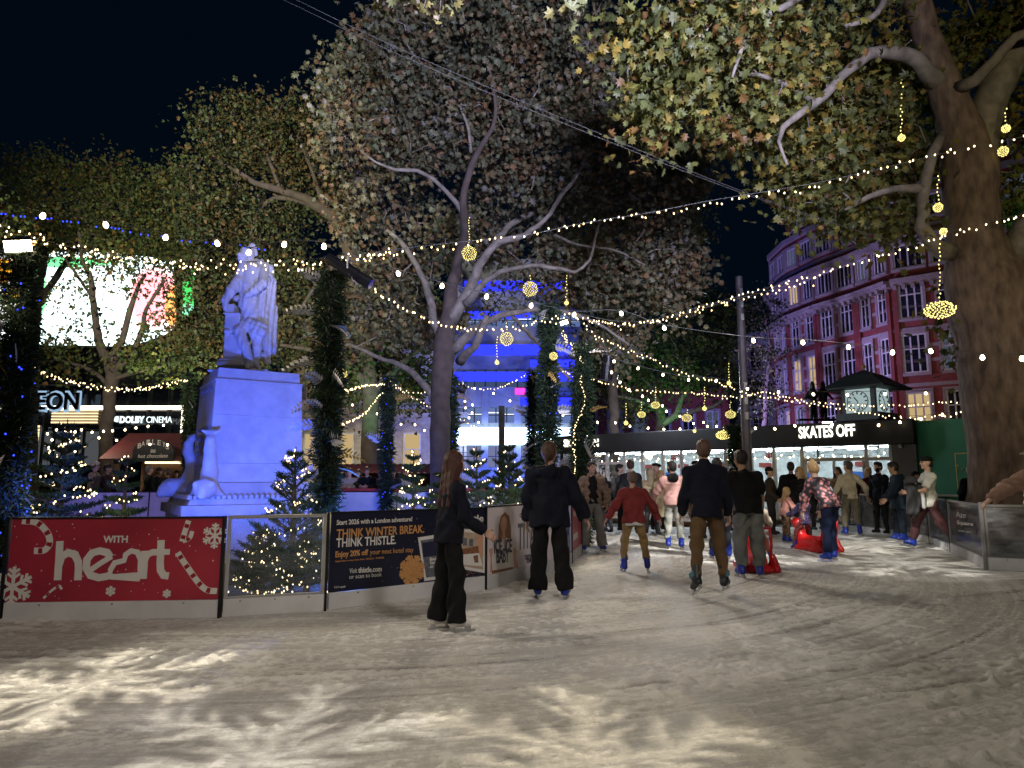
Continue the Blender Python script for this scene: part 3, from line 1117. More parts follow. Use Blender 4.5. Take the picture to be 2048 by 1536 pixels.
# the island barrier runs on round behind
pts = [ground(1163, 1107), Vector((1.5, 15.2, 0)), Vector((.4, 16.4, 0)), Vector((-2.0, 16.9, 0)), Vector((-4.6, 17.0, 0)), Vector((-7.2, 16.8, 0)), Vector((-9.8, 16.2, 0))]
labs = ['plain white barrier panel turning behind the red panel at the bend', 'white barrier panel hidden behind the light strung firs', 'white barrier panel behind the firs and garland posts',
        'white barrier panel beyond the right side of the statue plinth', 'white barrier panel directly behind the statue plinth', 'white barrier panel behind the dolphins of the statue']
for a, b, l in zip(pts[:1], pts[1:2], labs):
    barrier(a, b, l, 'white_board', .98, group='white island barrier panels')
# far side of the rink: blue lit and mauve lit white boards
fp = [(-14.6, 18.6), (-12.4, 19.3), (-10.2, 19.7), (-8.0, 19.9), (-5.6, 20.0), (-3.3, 20.1), (-1.0, 20.3), (1.3, 20.5), (2.6, 21.5)]
fl = ['white rink board behind the left light strung fir', 'white rink board in mauve light below the blurred couple', 'white rink board in mauve light left of the statue plinth', 'white rink board hidden behind the statue plinth',
      'blue lit rink board right of the statue plinth', 'blue lit rink board between the two garland posts', 'blue lit rink board behind the firs', 'white rink board behind the dark coated skater']
for i in range(8):
    barrier((*fp[i], 0), (*fp[i + 1], 0), fl[i], 'white_board', 1.02, group='far side rink boards')
t = thing('ledge', (-6.2, 20.28, 1.0), 'long red padded ledge on top of the blue lit rink boards', 'ledge')
MB().box((0, -.12, .03), (7.2, .16, .12), bev=.02).build('padding', mat('red_pad', (.42, .04, .03), .5), t)

# clear panels on the right, in front of the pavilion
rp = [ground(1600, 1052), ground(1650, 1058), ground(1722, 1064), ground(1790, 1072), ground(1860, 1086), ground(1902, 1104)]
rl = ['clear barrier panel behind the pink child', 'clear barrier panel behind the floral jacket skater', 'clear barrier panel behind the cream sweater man',
      'clear barrier panel beside the navy parka man', 'clear barrier panel behind the capped man in white']
for i in range(5):
    barrier(rp[i], rp[i + 1], rl[i], 'scuffed', 1.0, .14, frame='steel', group='clear barrier panels before the pavilion')
t, pl = barrier(rp[5], ground(1971, 1138), 'clear barrier panel with white lettering ending at the right corner post', 'scuffed', 1.0, .17, frame='steel')
mb = MB()
put_text(mb, 'Ate', pl.pix(1912, 1034), pl.pix(1932, 1036), .10, y=.004, bold=-.01)
put_text(mb, 'Square', pl.pix(1914, 1048), pl.pix(1946, 1052), .065, y=.004, bold=.01)
put_text(mb, 'your site', pl.pix(1916, 1062), pl.pix(1942, 1066), .03, y=.004, bold=.0)
mb.build('lettering', 'print_white', t)
t, pl = barrier(ground(1976, 1140), ground(2230, 1152), 'clear barrier panel in front of the big right plane tree', 'scuffed', 1.0, .19, frame='steel', post=False)
MB().box((-.05, -.03, -.02), (.005, .06, 1.03), bev=.006).build('corner_post', 'steel', t)

# ------------------------------------------------------------------ the statue on its plinth
SY = 12.0
PXM = FPX / SY
base = at(505, 985, SY)
BX, BY = base.x - .34, SY
RZ = R(33.6)
t = thing('statue_plinth', (BX, BY + .55, .055), 'tall square stone plinth lit blue with carved lettering under the statue', 'plinth', None, RZ)
zt = at(505, 742, SY).z - .055
mb = MB()


def frust(mb, s0, s1, z0, z1):
    vs = [(-s0, -s0, z0), (s0, -s0, z0), (s0, s0, z0), (-s0, s0, z0), (-s1, -s1, z1), (s1, -s1, z1), (s1, s1, z1), (-s1, s1, z1)]
    mb.add(vs, [(3, 2, 1, 0), (4, 5, 6, 7), (0, 1, 5, 4), (1, 2, 6, 5), (2, 3, 7, 6), (3, 0, 4, 7)])


z_a = .98
frust(mb, .79, .775, z_a + .30, z_a + .62)
frust(mb, .765, .745, z_a + .625, zt - .80)
frust(mb, .742, .725, zt - .797, zt - .23)
mb.build('shaft', 'marble', t)
mb = MB()
frust(mb, .735, .735, zt - .228, zt - .19)
frust(mb, .70, .68, zt - .188, zt)
mb.build('cap', 'marble', t)
mb = MB()
frust(mb, 1.12, 1.12, 0, z_a - .22)
frust(mb, 1.2, 1.2, z_a - .218, z_a - .06)
frust(mb, 1.1, 1.06, z_a - .058, z_a + .04)
frust(mb, .95, .86, z_a + .042, z_a + .298)
mb.build('base', 'stone', t)
mb = MB()
for s_ in (-1, 1):
    for k in range(26):
        x = -1.08 + k * 2.16 / 25
        for T in (Matrix.Identity(4), Matrix.Rotation(R(-90), 4, 'Z')):
            if s_ < 0:
                mb.lathe([(.034, 0), (.034, .05), (.01, .075)], 8, 0, T @ Matrix.Translation((x, -1.07, z_a + .035)))
mb.build('scalloped_rim', 'stone', t)
mb = MB()
T = Matrix.Rotation(R(-90), 4, 'Z')
tm = MB()
lines = [('WILLIAM SHAKESPEARE', zt - .36, .075, 1.15, .72), ('THIS ENCLOSURE', zt - 1.05, .07, .85, .75), ('WAS PURCHASED LAID OUT', zt - 1.2, .05, 1.0, .752), ('AND DECORATED AS A GARDEN', zt - 1.33, .05, 1.05, .753),
         ('BY ALBERT GRANT ESQ M.P.', zt - 1.47, .065, 1.15, .754), ('AND BY HIM CONVEYED TO THE', zt - 1.68, .045, 1.0, .755), ('METROPOLITAN BOARD OF WORKS', zt - 1.80, .045, 1.1, .756), ('TO BE PRESERVED FOR EVER', zt - 1.92, .045, .95, .757)]
for s_, z, hh, wd, sx in lines:
    tm = MB()
    put_text(tm, s_, (-wd / 2, z), (wd / 2, z), hh, y=-sx - .004, bold=.0, thick=.02)
    mb.add(tm.v, tm.f, 0, T)
mb.build('lettering', mat('cut_letters', (.30, .29, .28), .8), t)
# dolphins at the two front corners
dm = M['marble']


def dolphin(corner, yaw):
    c = Matrix.Translation((corner[0], corner[1], z_a + .04)) @ Matrix.Rotation(yaw, 4, 'Z')
    W3 = lambda x, y, z: tuple(c @ Vector((x, y, z)))
    pr = [('e', W3(0, -.16, .17), (.19, .25, .16), np.array(c.to_3x3())), ('c', W3(0, -.3, .10), W3(0, -.42, .06), .10, .07), ('c', W3(0, -.28, .24), W3(0, -.40, .16), .08, .05)]
    path = [(0, .02, .22, .15), (.0, .12, .42, .125), (0, .10, .62, .10), (0, .02, .80, .085), (0, .02, .94, .07), (0, .08, 1.06, .055)]
    for a, b in zip(path[:-1], path[1:]):
        pr.append(('c', W3(*a[:3]), W3(*b[:3]), a[3], b[3]))
    for sx in (-1, 1):
        pr.append(('c', W3(sx * .02, .08, 1.06), W3(sx * .13, .05, 1.10), .045, .025))
        pr.append(('c', W3(sx * .15, -.1, .12), W3(sx * .26, .0, .05), .06, .02))
        pr.append(('e', W3(sx * .12, -.32, .24), (.045, .045, .045), None))
    return iso_obj('dolphin', pr, .022, dm, t, k=.06)


dolphin((-.80, -.95), R(-20))
dolphin((-.90, .62), R(-75))

# the figure: (px, py) traced from the photograph, y = depth offset in metres behind the figure's middle plane
st = thing('statue', (BX, BY + .55, zt + .055), 'white marble statue of a cloaked man leaning on a pillar, lit blue', 'statue', None, 0)
FY = BY + .55


def q3(px, py, y=0.0):
    p = at(px, py, FY + y)
    return (p.x - BX, p.y - FY, p.z - zt - .055)


def zs(x, y, d=0.0):
    return q3(410 + x / 5.486, 470 + y / 5.486, d)


KZ = 1 / PXM / 5.486 * 1.03
zc = lambda a, b, ra, rb: ('c', zs(*a), zs(*b), ra * KZ, rb * KZ)
ze = lambda a, r: ('e', zs(*a), tuple(v * KZ for v in r), None)
FIG = [ze((462, 200, -.02), (82, 92, 80)), ze((418, 235, -.10), (56, 58, 60)), zc((395, 262, -.12), (400, 300, -.12), 42, 26), zc((470, 250, .02), (500, 330, .04), 62, 70), ze((375, 215, -.17), (22, 30, 26)),
       zc((520, 130, .04), (548, 205, .08), 45, 34),
       zc((440, 345, -.02), (600, 340, .08), 72, 70), zc((520, 400, -.02), (500, 560, -.06), 112, 108), zc((500, 560, -.06), (485, 760, -.06), 106, 112), zc((485, 760, -.06), (520, 930, -.02), 112, 100),
       zc((430, 350, -.06), (365, 500, -.14), 66, 58), zc((365, 510, -.16), (290, 610, -.22), 66, 62), zc((290, 610, -.22), (225, 715, -.27), 58, 42), zc((225, 715, -.27), (222, 800, -.27), 40, 30),
       zc((640, 400, -.02), (640, 520, -.16), 58, 56), zc((635, 530, -.18), (545, 610, -.26), 58, 50), zc((545, 610, -.26), (470, 655, -.28), 46, 34), zc((470, 655, -.28), (430, 700, -.26), 30, 24),
       ze((600, 1010, -.16), (88, 62, 80)), zc((500, 960, -.14), (620, 1060, -.18), 60, 66), zc((540, 1080, -.16), (590, 1140, -.16), 60, 40),
       zc((470, 980, -.10), (370, 1050, -.22), 84, 66), zc((370, 1050, -.22), (430, 1210, -.24), 64, 62), zc((430, 1210, -.24), (500, 1370, -.24), 60, 42), zc((505, 1410, -.25), (470, 1440, -.36), 44, 36),
       zc((560, 1060, -.08), (575, 1220, -.08), 66, 60), zc((575, 1220, -.08), (555, 1400, -.06), 56, 40), zc((560, 1430, -.1), (590, 1455, -.2), 38, 28)]
wr = lambda V, X, Y, Z: V + (.007 * np.sin(X * 60 + 9 * np.sin(Z * 3.3) + Y * 25) + .004 * np.sin(Z * 70 + X * 30 + 3 * np.sin(Y * 20))).astype(np.float32) * (Z < 1.72)
iso_obj('figure', FIG, .0125, dm, st, k=.022, post=wr, rl=0)
CLK = [zc((600, 330, .10), (700, 400, .16), 62, 60), zc((690, 380, .16), (705, 560, .18), 72, 70), zc((705, 540, .18), (705, 900, .2), 76, 88), zc((705, 900, .2), (705, 1240, .18), 88, 92), zc((640, 620, .02), (630, 900, .02), 46, 60), zc((630, 900, .02), (680, 1230, .06), 56, 66),
       zc((640, 640, .22), (620, 1180, .22), 80, 70), zc((650, 340, .0), (745, 500, .08), 26, 24), zc((660, 1330, .06), (690, 1400, .06), 60, 30), zc((520, 330, .14), (600, 330, .14), 80, 70)]
iso_obj('cloak', CLK, .014, dm, st, k=.04, rl=0, post=lambda V, X, Y, Z: V + (.013 * np.sin(X * 62 + 2.2 * np.sin(Z * 2.2) + Y * 30) + .004 * np.sin(Z * 40 + X * 40)).astype(np.float32))
# pillar with books and scroll under the arm
sp = thing('pedestal', (BX, FY, zt + .055), 'carved marble pedestal and drapery the statue leans on', 'pedestal')
bq = lambda x0, y0, x1, y1, d, hy: ('b', zs((x0 + x1) / 2, (y0 + y1) / 2, d), ((x1 - x0) / 2 * KZ, hy, (y1 - y0) / 2 * KZ), None, .012)
iso_obj('block', [bq(246, 770, 350, 880, -.12, .14), bq(250, 884, 420, 1100, -.08, .17), bq(248, 1100, 450, 1380, -.06, .2), bq(212, 1376, 470, 1412, -.06, .26), bq(198, 1410, 500, 1460, -.06, .3), bq(238, 874, 424, 892, -.1, .19), zc((240, 1060, -.25), (262, 1090, -.22), 34, 30), zc((340, 700, -.1), (420, 680, -.02), 34, 44)], .014, dm, sp, k=.012, rl=0)
fx_ = q3(500, 735)[0]
MB().box((fx_ - .56, -.5, 0), (fx_ + .50, .45, .04), bev=.01).build('footing', 'marble', sp)

# ------------------------------------------------------------------ buildings


def brick_mat(name, c1, c2, mortar, sc=1.0):
    m, nt, p = newmat(name)
    tc = nt.nodes.new('ShaderNodeTexCoord')
    mp = nt.nodes.new('ShaderNodeMapping')
    mp.inputs['Rotation'].default_value = (R(90), 0, 0)
    b = nt.nodes.new('ShaderNodeTexBrick')
    b.inputs['Scale'].default_value = 4 * sc
    b.inputs['Color1'].default_value = (*c1, 1)
    b.inputs['Color2'].default_value = (*c2, 1)
    b.inputs['Mortar'].default_value = (*mortar, 1)
    b.inputs['Mortar Size'].default_value = .012
    nt.links.new(tc.outputs['Object'], mp.inputs[0])
    nt.links.new(mp.outputs[0], b.inputs['Vector'])
    n = nt.nodes.new('ShaderNodeTexNoise')
    n.inputs['Scale'].default_value = .6
    n.inputs['Detail'].default_value = 5
    nt.links.new(tc.outputs['Object'], n.inputs['Vector'])
    mx = nt.nodes.new('ShaderNodeMix')
    mx.data_type = 'RGBA'
    mx.blend_type = 'MULTIPLY'
    mx.inputs[0].default_value = .7
    nt.links.new(b.outputs[0], mx.inputs[6])
    nt.links.new(n.outputs[0], mx.inputs[7])
    nt.links.new(mx.outputs[2], p.inputs['Base Color'])
    p.inputs['Roughness'].default_value = .85
    return m


M['brick'] = brick_mat('red_brick', (.34, .055, .045), (.24, .04, .035), (.20, .13, .11))
M['band'] = mat('pale_stone_band', (.27, .23, .22), .8, var=.15)
M['frame_white'] = mat('white_window_frame', (.50, .49, .48), .5)
M['pane_dark'] = mat('dark_window_pane', (.012, .016, .022), .05, spec=.9, var=.5, scale=.5)
M['pane_lit'] = emat('lit_window', (1, .72, .34), .55)
M['pane_dim'] = emat('dim_window', (.55, .7, 1), .10)
M['roof'] = mat('roof_tiles', (.05, .035, .035), .8)


def seg_frame(a, b):
    a, b = Vector((*a, 0)), Vector((*b, 0))
    t = (b - a).normalized()
    return Matrix(((t.x, -t.y, 0, a.x), (t.y, t.x, 0, a.y), (0, 0, 1, 0), (0, 0, 0, 1))), (b - a).length


def window(parent, T, x, z, w, h, nx=2, nz=2, pane='pane_dark', deep=.16, fw=.09, stone=True):
    mb = MB()
    if stone:
        s_ = .16
        mb.box((x - w / 2 - s_, -deep - .06, z - .18), (x + w / 2 + s_, .02, z - .002), 1, T)
        mb.box((x - w / 2 - s_, -deep, z + h + .002), (x + w / 2 + s_, .02, z + h + .22), 1, T)
        mb.box((x - w / 2 - s_, -deep, z), (x - w / 2 - .002, .02, z + h), 1, T)
        mb.box((x + w / 2 + .002, -deep, z), (x + w / 2 + s_, .02, z + h), 1, T)
    mb.box((x - w / 2, -.1, z), (x - w / 2 + fw, .01, z + h), 0, T)
    mb.box((x + w / 2 - fw, -.1, z), (x + w / 2, .01, z + h), 0, T)
    mb.box((x - w / 2 + fw, -.1, z), (x + w / 2 - fw, .01, z + fw), 0, T)
    mb.box((x - w / 2 + fw, -.1, z + h - fw), (x + w / 2 - fw, .01, z + h), 0, T)
    for i in range(1, nx):
        xx = x - w / 2 + w * i / nx
        mb.box((xx - fw * .5, -.095, z + fw), (xx + fw * .5, .01, z + h - fw), 1 if i % 2 and nx > 3 else 0, T)
    for j in range(1, nz):
        zz = z + h * (.62 if nz == 2 else j / nz)
        mb.box((x - w / 2 + fw, -.09, zz - fw * .4), (x + w / 2 - fw, .01, zz + fw * .4), 0, T)
    f = mb.build('window', ['frame_white', 'band'], parent)
    MB().box((x - w / 2 + fw * .5, -.05, z + fw * .5), (x + w / 2 - fw * .5, -.02, z + h - fw * .5), 0, T).build('pane', pane, f)
    return f


# the red brick corner block at the right
bb = thing('brick_building', (0, 0, 0), 'tall red brick corner block with stone bands and white windows behind the pavilion', 'building')
plan = [(24, 60), (21.3, 55.2), (21.2, 51.8), (21.9, 48.4), (23.1, 45.1), (23.80, 42.2), (27.0, 39.6), (29.6, 37.4), (33, 35.4)]
wall, bands, corn = MB(), {}, MB()
floors = [(4.0, 2.3), (7.5, 2.4), (10.9, 2.4), (14.1, 1.5), (17.1, 1.4)]
rb = random.Random(11)
for i in range(len(plan) - 1):
    T, L = seg_frame(plan[i], plan[i + 1])
    top = 19.3
    wall.box((0, 0, -.1), (L, .8, top), 0, T)
    for z, hh, dp in ((3.3, .18, .10), (4.9, .2, .05), (6.9, .22, .14), (8.4, .2, .05), (9.3, .2, .05), (10.35, .22, .12), (11.8, .2, .05), (12.7, .2, .05), (16.75, .2, .12), (19.3, .35, .25)):
        bands.setdefault(z, MB()).box((.001 * i, -dp, z), (L, .02, z + hh), 0, T)
    corn.box((0, -.6, 13.45), (L, .02, 13.65), 0, T)
    corn.box((0, -.4, 13.25), (L, .02, 13.448), 0, T)
    corn.box((0, -.7, 15.95), (L, .02, 16.3), 0, T)
    for k in range(int(L / .5)):
        corn.box((.12 + k * .5, -.5, 13.02), (.34 + k * .5, .02, 13.248), 0, T)
    bays = 2
    for b_ in range(bays):
        x = L * (b_ + .5) / bays
        wd = L / bays * (.62 if i % 2 else .5)
        nx = 3 if i % 2 else 2
        for fi, (z, hh) in enumerate(floors):
            pn = 'pane_dark'
            q_ = rb.random()
            if q_ < .07:
                pn = 'pane_lit'
            elif q_ < .2:
                pn = 'pane_dim'
            if i < 1:
                continue
            window(bb, T, x, z + .25, wd * (1.25 if fi >= 3 else 1), hh, nx + (1 if fi >= 3 else 0), 2 if fi < 3 else 1, pn)
        if i > 1:
            window(bb, T, x, .6, wd, 3.0, 2, 2, 'pane_lit' if b_ == 0 and i % 3 == 0 else 'pane_dark')
    # projecting bay on every second stretch
    for xx in (.02, L - .3):
        wall.box((xx, -.22, -.1), (xx + .28, .02, 13.0), 0, T)
wall.build('wall', 'brick', bb)
for m_ in bands.values():
    m_.build('stone_band', 'band', bb)
corn.build('cornice', 'band', bb)
# gables and dormers behind the leaves, with roofs
gb = MB()
for i, gw in ((2, 3.2), (4, 3.8), (6, 3.6)):
    T, L = seg_frame(plan[i], plan[i + 1])
    m_ = L / 2
    gb.prism([(m_ - gw / 2, 19.66), (m_ + gw / 2, 19.66), (m_ + gw / 2, 21.60), (m_ + gw / 3, 22.20), (m_ + gw / 5, 23.80), (m_, 24.30), (m_ - gw / 5, 23.80), (m_ - gw / 3, 22.20), (m_ - gw / 2, 21.60)], .05, .6, 0, T)
    window(bb, T, m_, 20.2, 1.6, 1.7, 2, 1, 'pane_dark', deep=.05)
gb.build('gable', 'brick', bb)
rf = MB()
for i in range(len(plan) - 1):
    T, L = seg_frame(plan[i], plan[i + 1])
    rf.add([(0, .4, 19.66), (L, .4, 19.66), (L, 4, 23), (0, 4, 23), (0, 5, 19.66), (L, 5, 19.66)], [(0, 1, 2, 3), (3, 2, 5, 4), (0, 3, 4), (1, 5, 2)], 0, T)
rf.build('roof', 'roof', bb)

# pale block farther back at the end of the street
wb = thing('pale_building', (25.9, 76, 0), 'pale rendered block far behind the lamp post, beside the brick corner', 'building')
mb = MB()
mb.box((0, 0, -.1), (11, 8, 17))
mb.box((-.2, -.2, 17.002), (11.2, 8, 17.6))
mb.build('wall', mat('pale_render', (.5, .5, .52), .85), wb)
for zz in (2, 6, 10, 13.5):
    for xx in (1.2, 4, 6.8, 9.4):
        window(wb, Matrix.Identity(4), xx, zz, 1.3, 2.2, 2, 2)

# far terrace behind the pavilion
tb = thing('terrace_building', (3.5, 62, 0), 'dark red brick terrace far behind the pavilion fascia', 'building')
mb = MB()
mb.box((0, 0, -.1), (16, 6, 9.5))
mb.build('wall', 'brick', tb)
MB().add([(-.2, -.3, 9.502), (16.2, -.3, 9.502), (16.2, 3, 12), (-.2, 3, 12), (-.2, 6, 9.502), (16.2, 6, 9.502)], [(0, 1, 2, 3), (3, 2, 5, 4), (0, 3, 4), (1, 5, 2), (0, 4, 5, 1)]).build('roof', 'roof', tb)
for zz in (1.0, 5.0):
    for k in range(7):
        window(tb, Matrix.Identity(4), 1.3 + k * 2.2, zz, 1.1, 2.4, 2, 2, 'pane_dim' if k % 3 == 0 else 'pane_dark')

# the stone banded block left of the trunk
sb = thing('stone_building', (-14.5, 46, 0), 'banded stone block with tall warm lit windows behind the spectators', 'building')
mb = MB()
mb.box((0, 0, -.1), (11.5, 7, 12))
for k in range(14):
    mb.box((-.02, -.06, .25 + k * .36), (11.5, .01, .25 + k * .36 + .31))
mb.box((-.1, -.35, 5.4), (11.6, .01, 5.75))
mb.build('wall', 'cream', sb)
for k in range(5):
    f = window(sb, Matrix.Translation((0, -.08, 0)), 1.3 + k * 2.2, 1.5, 1.15, 2.9, 1, 2, ['pane_lit', 'pane_lit', 'pane_dark', 'pane_lit', 'pane_lit'][k], stone=False)
    window(sb, Matrix.Identity(4), 1.3 + k * 2.2, 6.6, 1.15, 2.4, 2, 2, 'pane_dark')
MB().add([(-.2, -.3, 12.002), (11.7, -.3, 12.002), (11.7, 3, 14), (-.2, 3, 14), (-.2, 7, 12.002), (11.7, 7, 12.002)], [(0, 1, 2, 3), (3, 2, 5, 4), (0, 3, 4), (1, 5, 2), (0, 4, 5, 1)]).build('roof', 'roof', sb)

# the glass block lit blue behind the trunk
GY = 46.0
g0, g1 = at(905, 900, GY).x, at(1165, 900, GY).x
gbk = thing('glass_building', (0, GY, 0), 'modern glass block washed in blue light with a glowing white band', 'building')
zz = lambda py: at(1024, py, GY).z
mb = MB()
mb.box((g0, .3, -.1), (g1, 9, zz(515)))
for py0, py1 in ((985, 935), (858, 846), (815, 775), (740, 655), (628, 560)):
    mb.box((g0, -.25, zz(py0)), (g1, .298, zz(py1)))
for k in range(5):
    x = g0 + (g1 - g0) * k / 4
    mb.box((x - .22, -.35, -.1), (x + .22, -.252, zz(775)))
mb.build('wall', mat('pale_panel', (.17, .18, .22), .5, var=.35, scale=.8), gbk)
for i, (py0, py1) in enumerate(((934, 892), (845, 816), (774, 741), (654, 629))):
    mb, fr = MB(), MB()
    mb.box((g0 + .05, .0, zz(py0)), (g1 - .05, .05, zz(py1)))
    for k in range(13):
        x = g0 + (g1 - g0) * k / 12
        fr.box((x - .04, -.06, zz(py0)), (x + .04, -.002, zz(py1)))
    fr.box((g0, -.065, (zz(py0) + zz(py1)) / 2 - .03), (g1, -.003, (zz(py0) + zz(py1)) / 2 + .03))
    f = fr.build('window', 'dark_metal', gbk)
    mb.build('pane', emat('office_glow', (.30, .45, 1) if i else (.5, .55, 1), (.35, .42, .16, .35)[i]), f)
    if i in (1, 3):
        mb = MB()
        for k in range(8):
            x = g0 + (g1 - g0) * (k + .4) / 8
            mb.box((x - .5, -.02, zz(py1) - .35 - .12 * (k % 2)), (x + .5, -.012, zz(py1) - .28 - .12 * (k % 2)))
        mb.build('ceiling_light', emat('ring_light', (.9, .95, 1), 1.6), gbk)
mb = MB()
x0, x1 = at(915, 870, GY).x, at(1140, 870, GY).x
mb.box((x0, -.9, zz(890)), (x0 + (x1 - x0) * .40, -.36, zz(857)))
mb.box((x0 + (x1 - x0) * .42, -.9, zz(890)), (x1, -.36, zz(857)))
mb.build('light_band', emat('white_led_band', (.55, .78, 1), 9, 'AUTO'), gbk)
mb = MB()
for a, b, c, d in ((930, 1150, 585, 566), (930, 1140, 712, 692), (910, 1150, 764, 746), (1040, 1150, 812, 797), (930, 1060, 640, 626), (1060, 1150, 735, 722)):
    mb.box((at(a, c, GY).x, -.5, zz(c)), (at(b, c, GY).x, -.36, zz(d)))
mb.build('blue_strip', emat('blue_neon', (.02, .03, 1), 2.4, 'AUTO'), gbk)
mb = MB()
mb.box((at(1030, 785, GY).x, -.5, zz(790)), (at(1050, 785, GY).x, -.37, zz(778)))
mb.build('pink_sign', emat('pink_neon', (1, .05, .5), 2), gbk)

# the cinema at the left with its dark glass front
CYY = 42.0
cz = lambda py: at(1024, py, CYY).z
cxp = lambda px: at(px, 850, CYY).x
cb = thing('cinema_building', (0, CYY, 0), 'dark glass fronted cinema with glowing outline strip and lettering, at the left', 'building')
mb = MB()
mb.box((cxp(-260), .5, -.1), (cxp(378), 10, cz(480)))
mb.box((cxp(-260), -.3, cz(770)), (cxp(378), .498, cz(700)))
mb.build('wall', mat('charcoal_cladding', (.012, .012, .014), .6), cb)
mb = MB()
for k in range(16):
    x = cxp(-250) + (cxp(372) - cxp(-250)) * k / 15
    mb.box((x - .05, .2, -.1), (x + .05, .4, cz(772)))
mb.build('mullion', 'dark_metal', cb)
MB().box((cxp(-258), .41, -.1), (cxp(376), .49, cz(772))).build('glass_front', 'dark_glass', cb)
mb = MB()
mb.box((cxp(-40), -.1, cz(819)), (cxp(368), .0, cz(812)))
mb.box((cxp(363), -.1, cz(882)), (cxp(368), .0, cz(820)))
mb.build('light_strip', emat('white_strip', (1, .88, .66), 6), cb)
mb = MB()
for k in range(5):
    mb.box((cxp(100), .05, cz(846 - k * 6)), (cxp(192), .15, cz(843 - k * 6)))
mb.box((cxp(20), .3, cz(900)), (cxp(72), .36, cz(850)))
mb.build('lobby_lights', emat('lobby_glow', (1, .75, .4), 1.6), cb)
mb = MB()
for k in range(4):
    mb.box((cxp(10 + k * 48), .36, cz(930)), (cxp(50 + k * 48), .39, cz(862)))
mb.build('foyer_glow', emat('foyer_glow', (.7, .75, .8), .10), cb)
mb, mb2 = MB(), MB()
h_ = cz(785) - cz(823)
put_text(mb, 'ODEON', (cxp(14), cz(823)), (cxp(169), cz(823)), h_, y=-.5, bold=.06, thick=.1)
put_text(mb2, 'ODEON', (cxp(15.5), cz(820.5)), (cxp(167.5), cz(820.5)), h_ * .88, y=-.62, bold=.02, thick=.1)
mb.build('lettering', emat('blue_outline', (.45, .68, .95), .75), cb)
mb2.build('lettering', 'black', cb)
mb = MB()
put_text(mb, 'DOLBY', (cxp(243), cz(846)), (cxp(292), cz(846)), cz(833) - cz(846), y=-.2, bold=.04, thick=.05)
put_text(mb, 'CINEMA', (cxp(296), cz(846)), (cxp(347), cz(846)), cz(833) - cz(846), y=-.2, bold=.0, thick=.05)
put_text(mb, 'CIRC', (cxp(50), cz(861)), (cxp(80), cz(861)), cz(852) - cz(861), y=-.2, bold=.03, thick=.05)
for s_ in (0, 1):   # the two facing D shapes
    x0, x1 = (cxp(219), cxp(229)) if s_ == 0 else (cxp(240), cxp(230))
    pts = [(x0, cz(845)), (x0, cz(833))] + [(x0 + (x1 - x0) * math.cos(a) * .9 + (x1 - x0) * .1, (cz(833) + cz(845)) / 2 + (cz(833) - cz(845)) / 2 * math.sin(a)) for a in [math.pi / 2 - k * math.pi / 8 for k in range(9)]]
    mb.prism(pts, -.25, -.2)
mb.build('lettering', emat('sign_white', (.85, .97, 1), 1.5), cb)


def screen_mat(name, cols, strength):
    "picture on a video wall: patches of plain colour"
    m = bpy.data.materials.new(name)
    m.use_nodes = True
    nt = m.node_tree
    nt.nodes.remove(nt.nodes['Principled BSDF'])
    tc = nt.nodes.new('ShaderNodeTexCoord')
    cur = None
    for i, (c, x, z, rx, rz_) in enumerate(cols):
        rgb = nt.nodes.new('ShaderNodeRGB')
        rgb.outputs[0].default_value = (*c, 1)
        if cur is None:
            cur = rgb.outputs[0]
            continue
        mp = nt.nodes.new('ShaderNodeMapping')
        mp.vector_type = 'TEXTURE'
        mp.inputs['Location'].default_value = (x, 0, z)
        mp.inputs['Scale'].default_value = (rx, 50, rz_)
        nt.links.new(tc.outputs['Object'], mp.inputs[0])
        nz = nt.nodes.new('ShaderNodeTexNoise')
        nz.inputs['Scale'].default_value = .7
        nt.links.new(tc.outputs['Object'], nz.inputs['Vector'])
        ln = nt.nodes.new('ShaderNodeVectorMath')
        ln.operation = 'LENGTH'
        nt.links.new(mp.outputs[0], ln.inputs[0])
        ad = nt.nodes.new('ShaderNodeMath')
        ad.operation = 'MULTIPLY_ADD'
        nt.links.new(nz.outputs[0], ad.inputs[0])
        ad.inputs[1].default_value = .8
        nt.links.new(ln.outputs['Value'], ad.inputs[2])
        mr = nt.nodes.new('ShaderNodeMapRange')
        mr.inputs[1].default_value, mr.inputs[2].default_value = 1.2, 1.45
        mr.inputs[3].default_value, mr.inputs[4].default_value = 1, 0
        nt.links.new(ad.outputs[0], mr.inputs[0])
        mx = nt.nodes.new('ShaderNodeMix')
        mx.data_type = 'RGBA'
        nt.links.new(mr.outputs[0], mx.inputs[0])
        nt.links.new(cur, mx.inputs[6])
        nt.links.new(rgb.outputs[0], mx.inputs[7])
        cur = mx.outputs[2]
    e = nt.nodes.new('ShaderNodeEmission')
    nt.links.new(cur, e.inputs[0])
    e.inputs[1].default_value = strength
    nt.links.new(e.outputs[0], nt.nodes['Material Output'].inputs[0])
    m.cycles.emission_sampling = 'AUTO'
    return m


def screen(px, label, m):
    P_ = [at(x, y, CYY - .8) for x, y in px]
    c = Vector((sum(p.x for p in P_) / len(P_), CYY - .8, sum(p.z for p in P_) / len(P_)))
    t = thing('video_screen', c, label, 'screen')
    mb = MB()
    mb.prism([(p.x - c.x, p.z - c.z) for p in P_], 0, .08)
    mb.build('display', m, t)
    mb = MB()
    mb.prism([((p.x - c.x) * 1.03, (p.z - c.z) * 1.04) for p in P_], .081, .75)
    mb.build('housing', 'dark_metal', t)
    return t


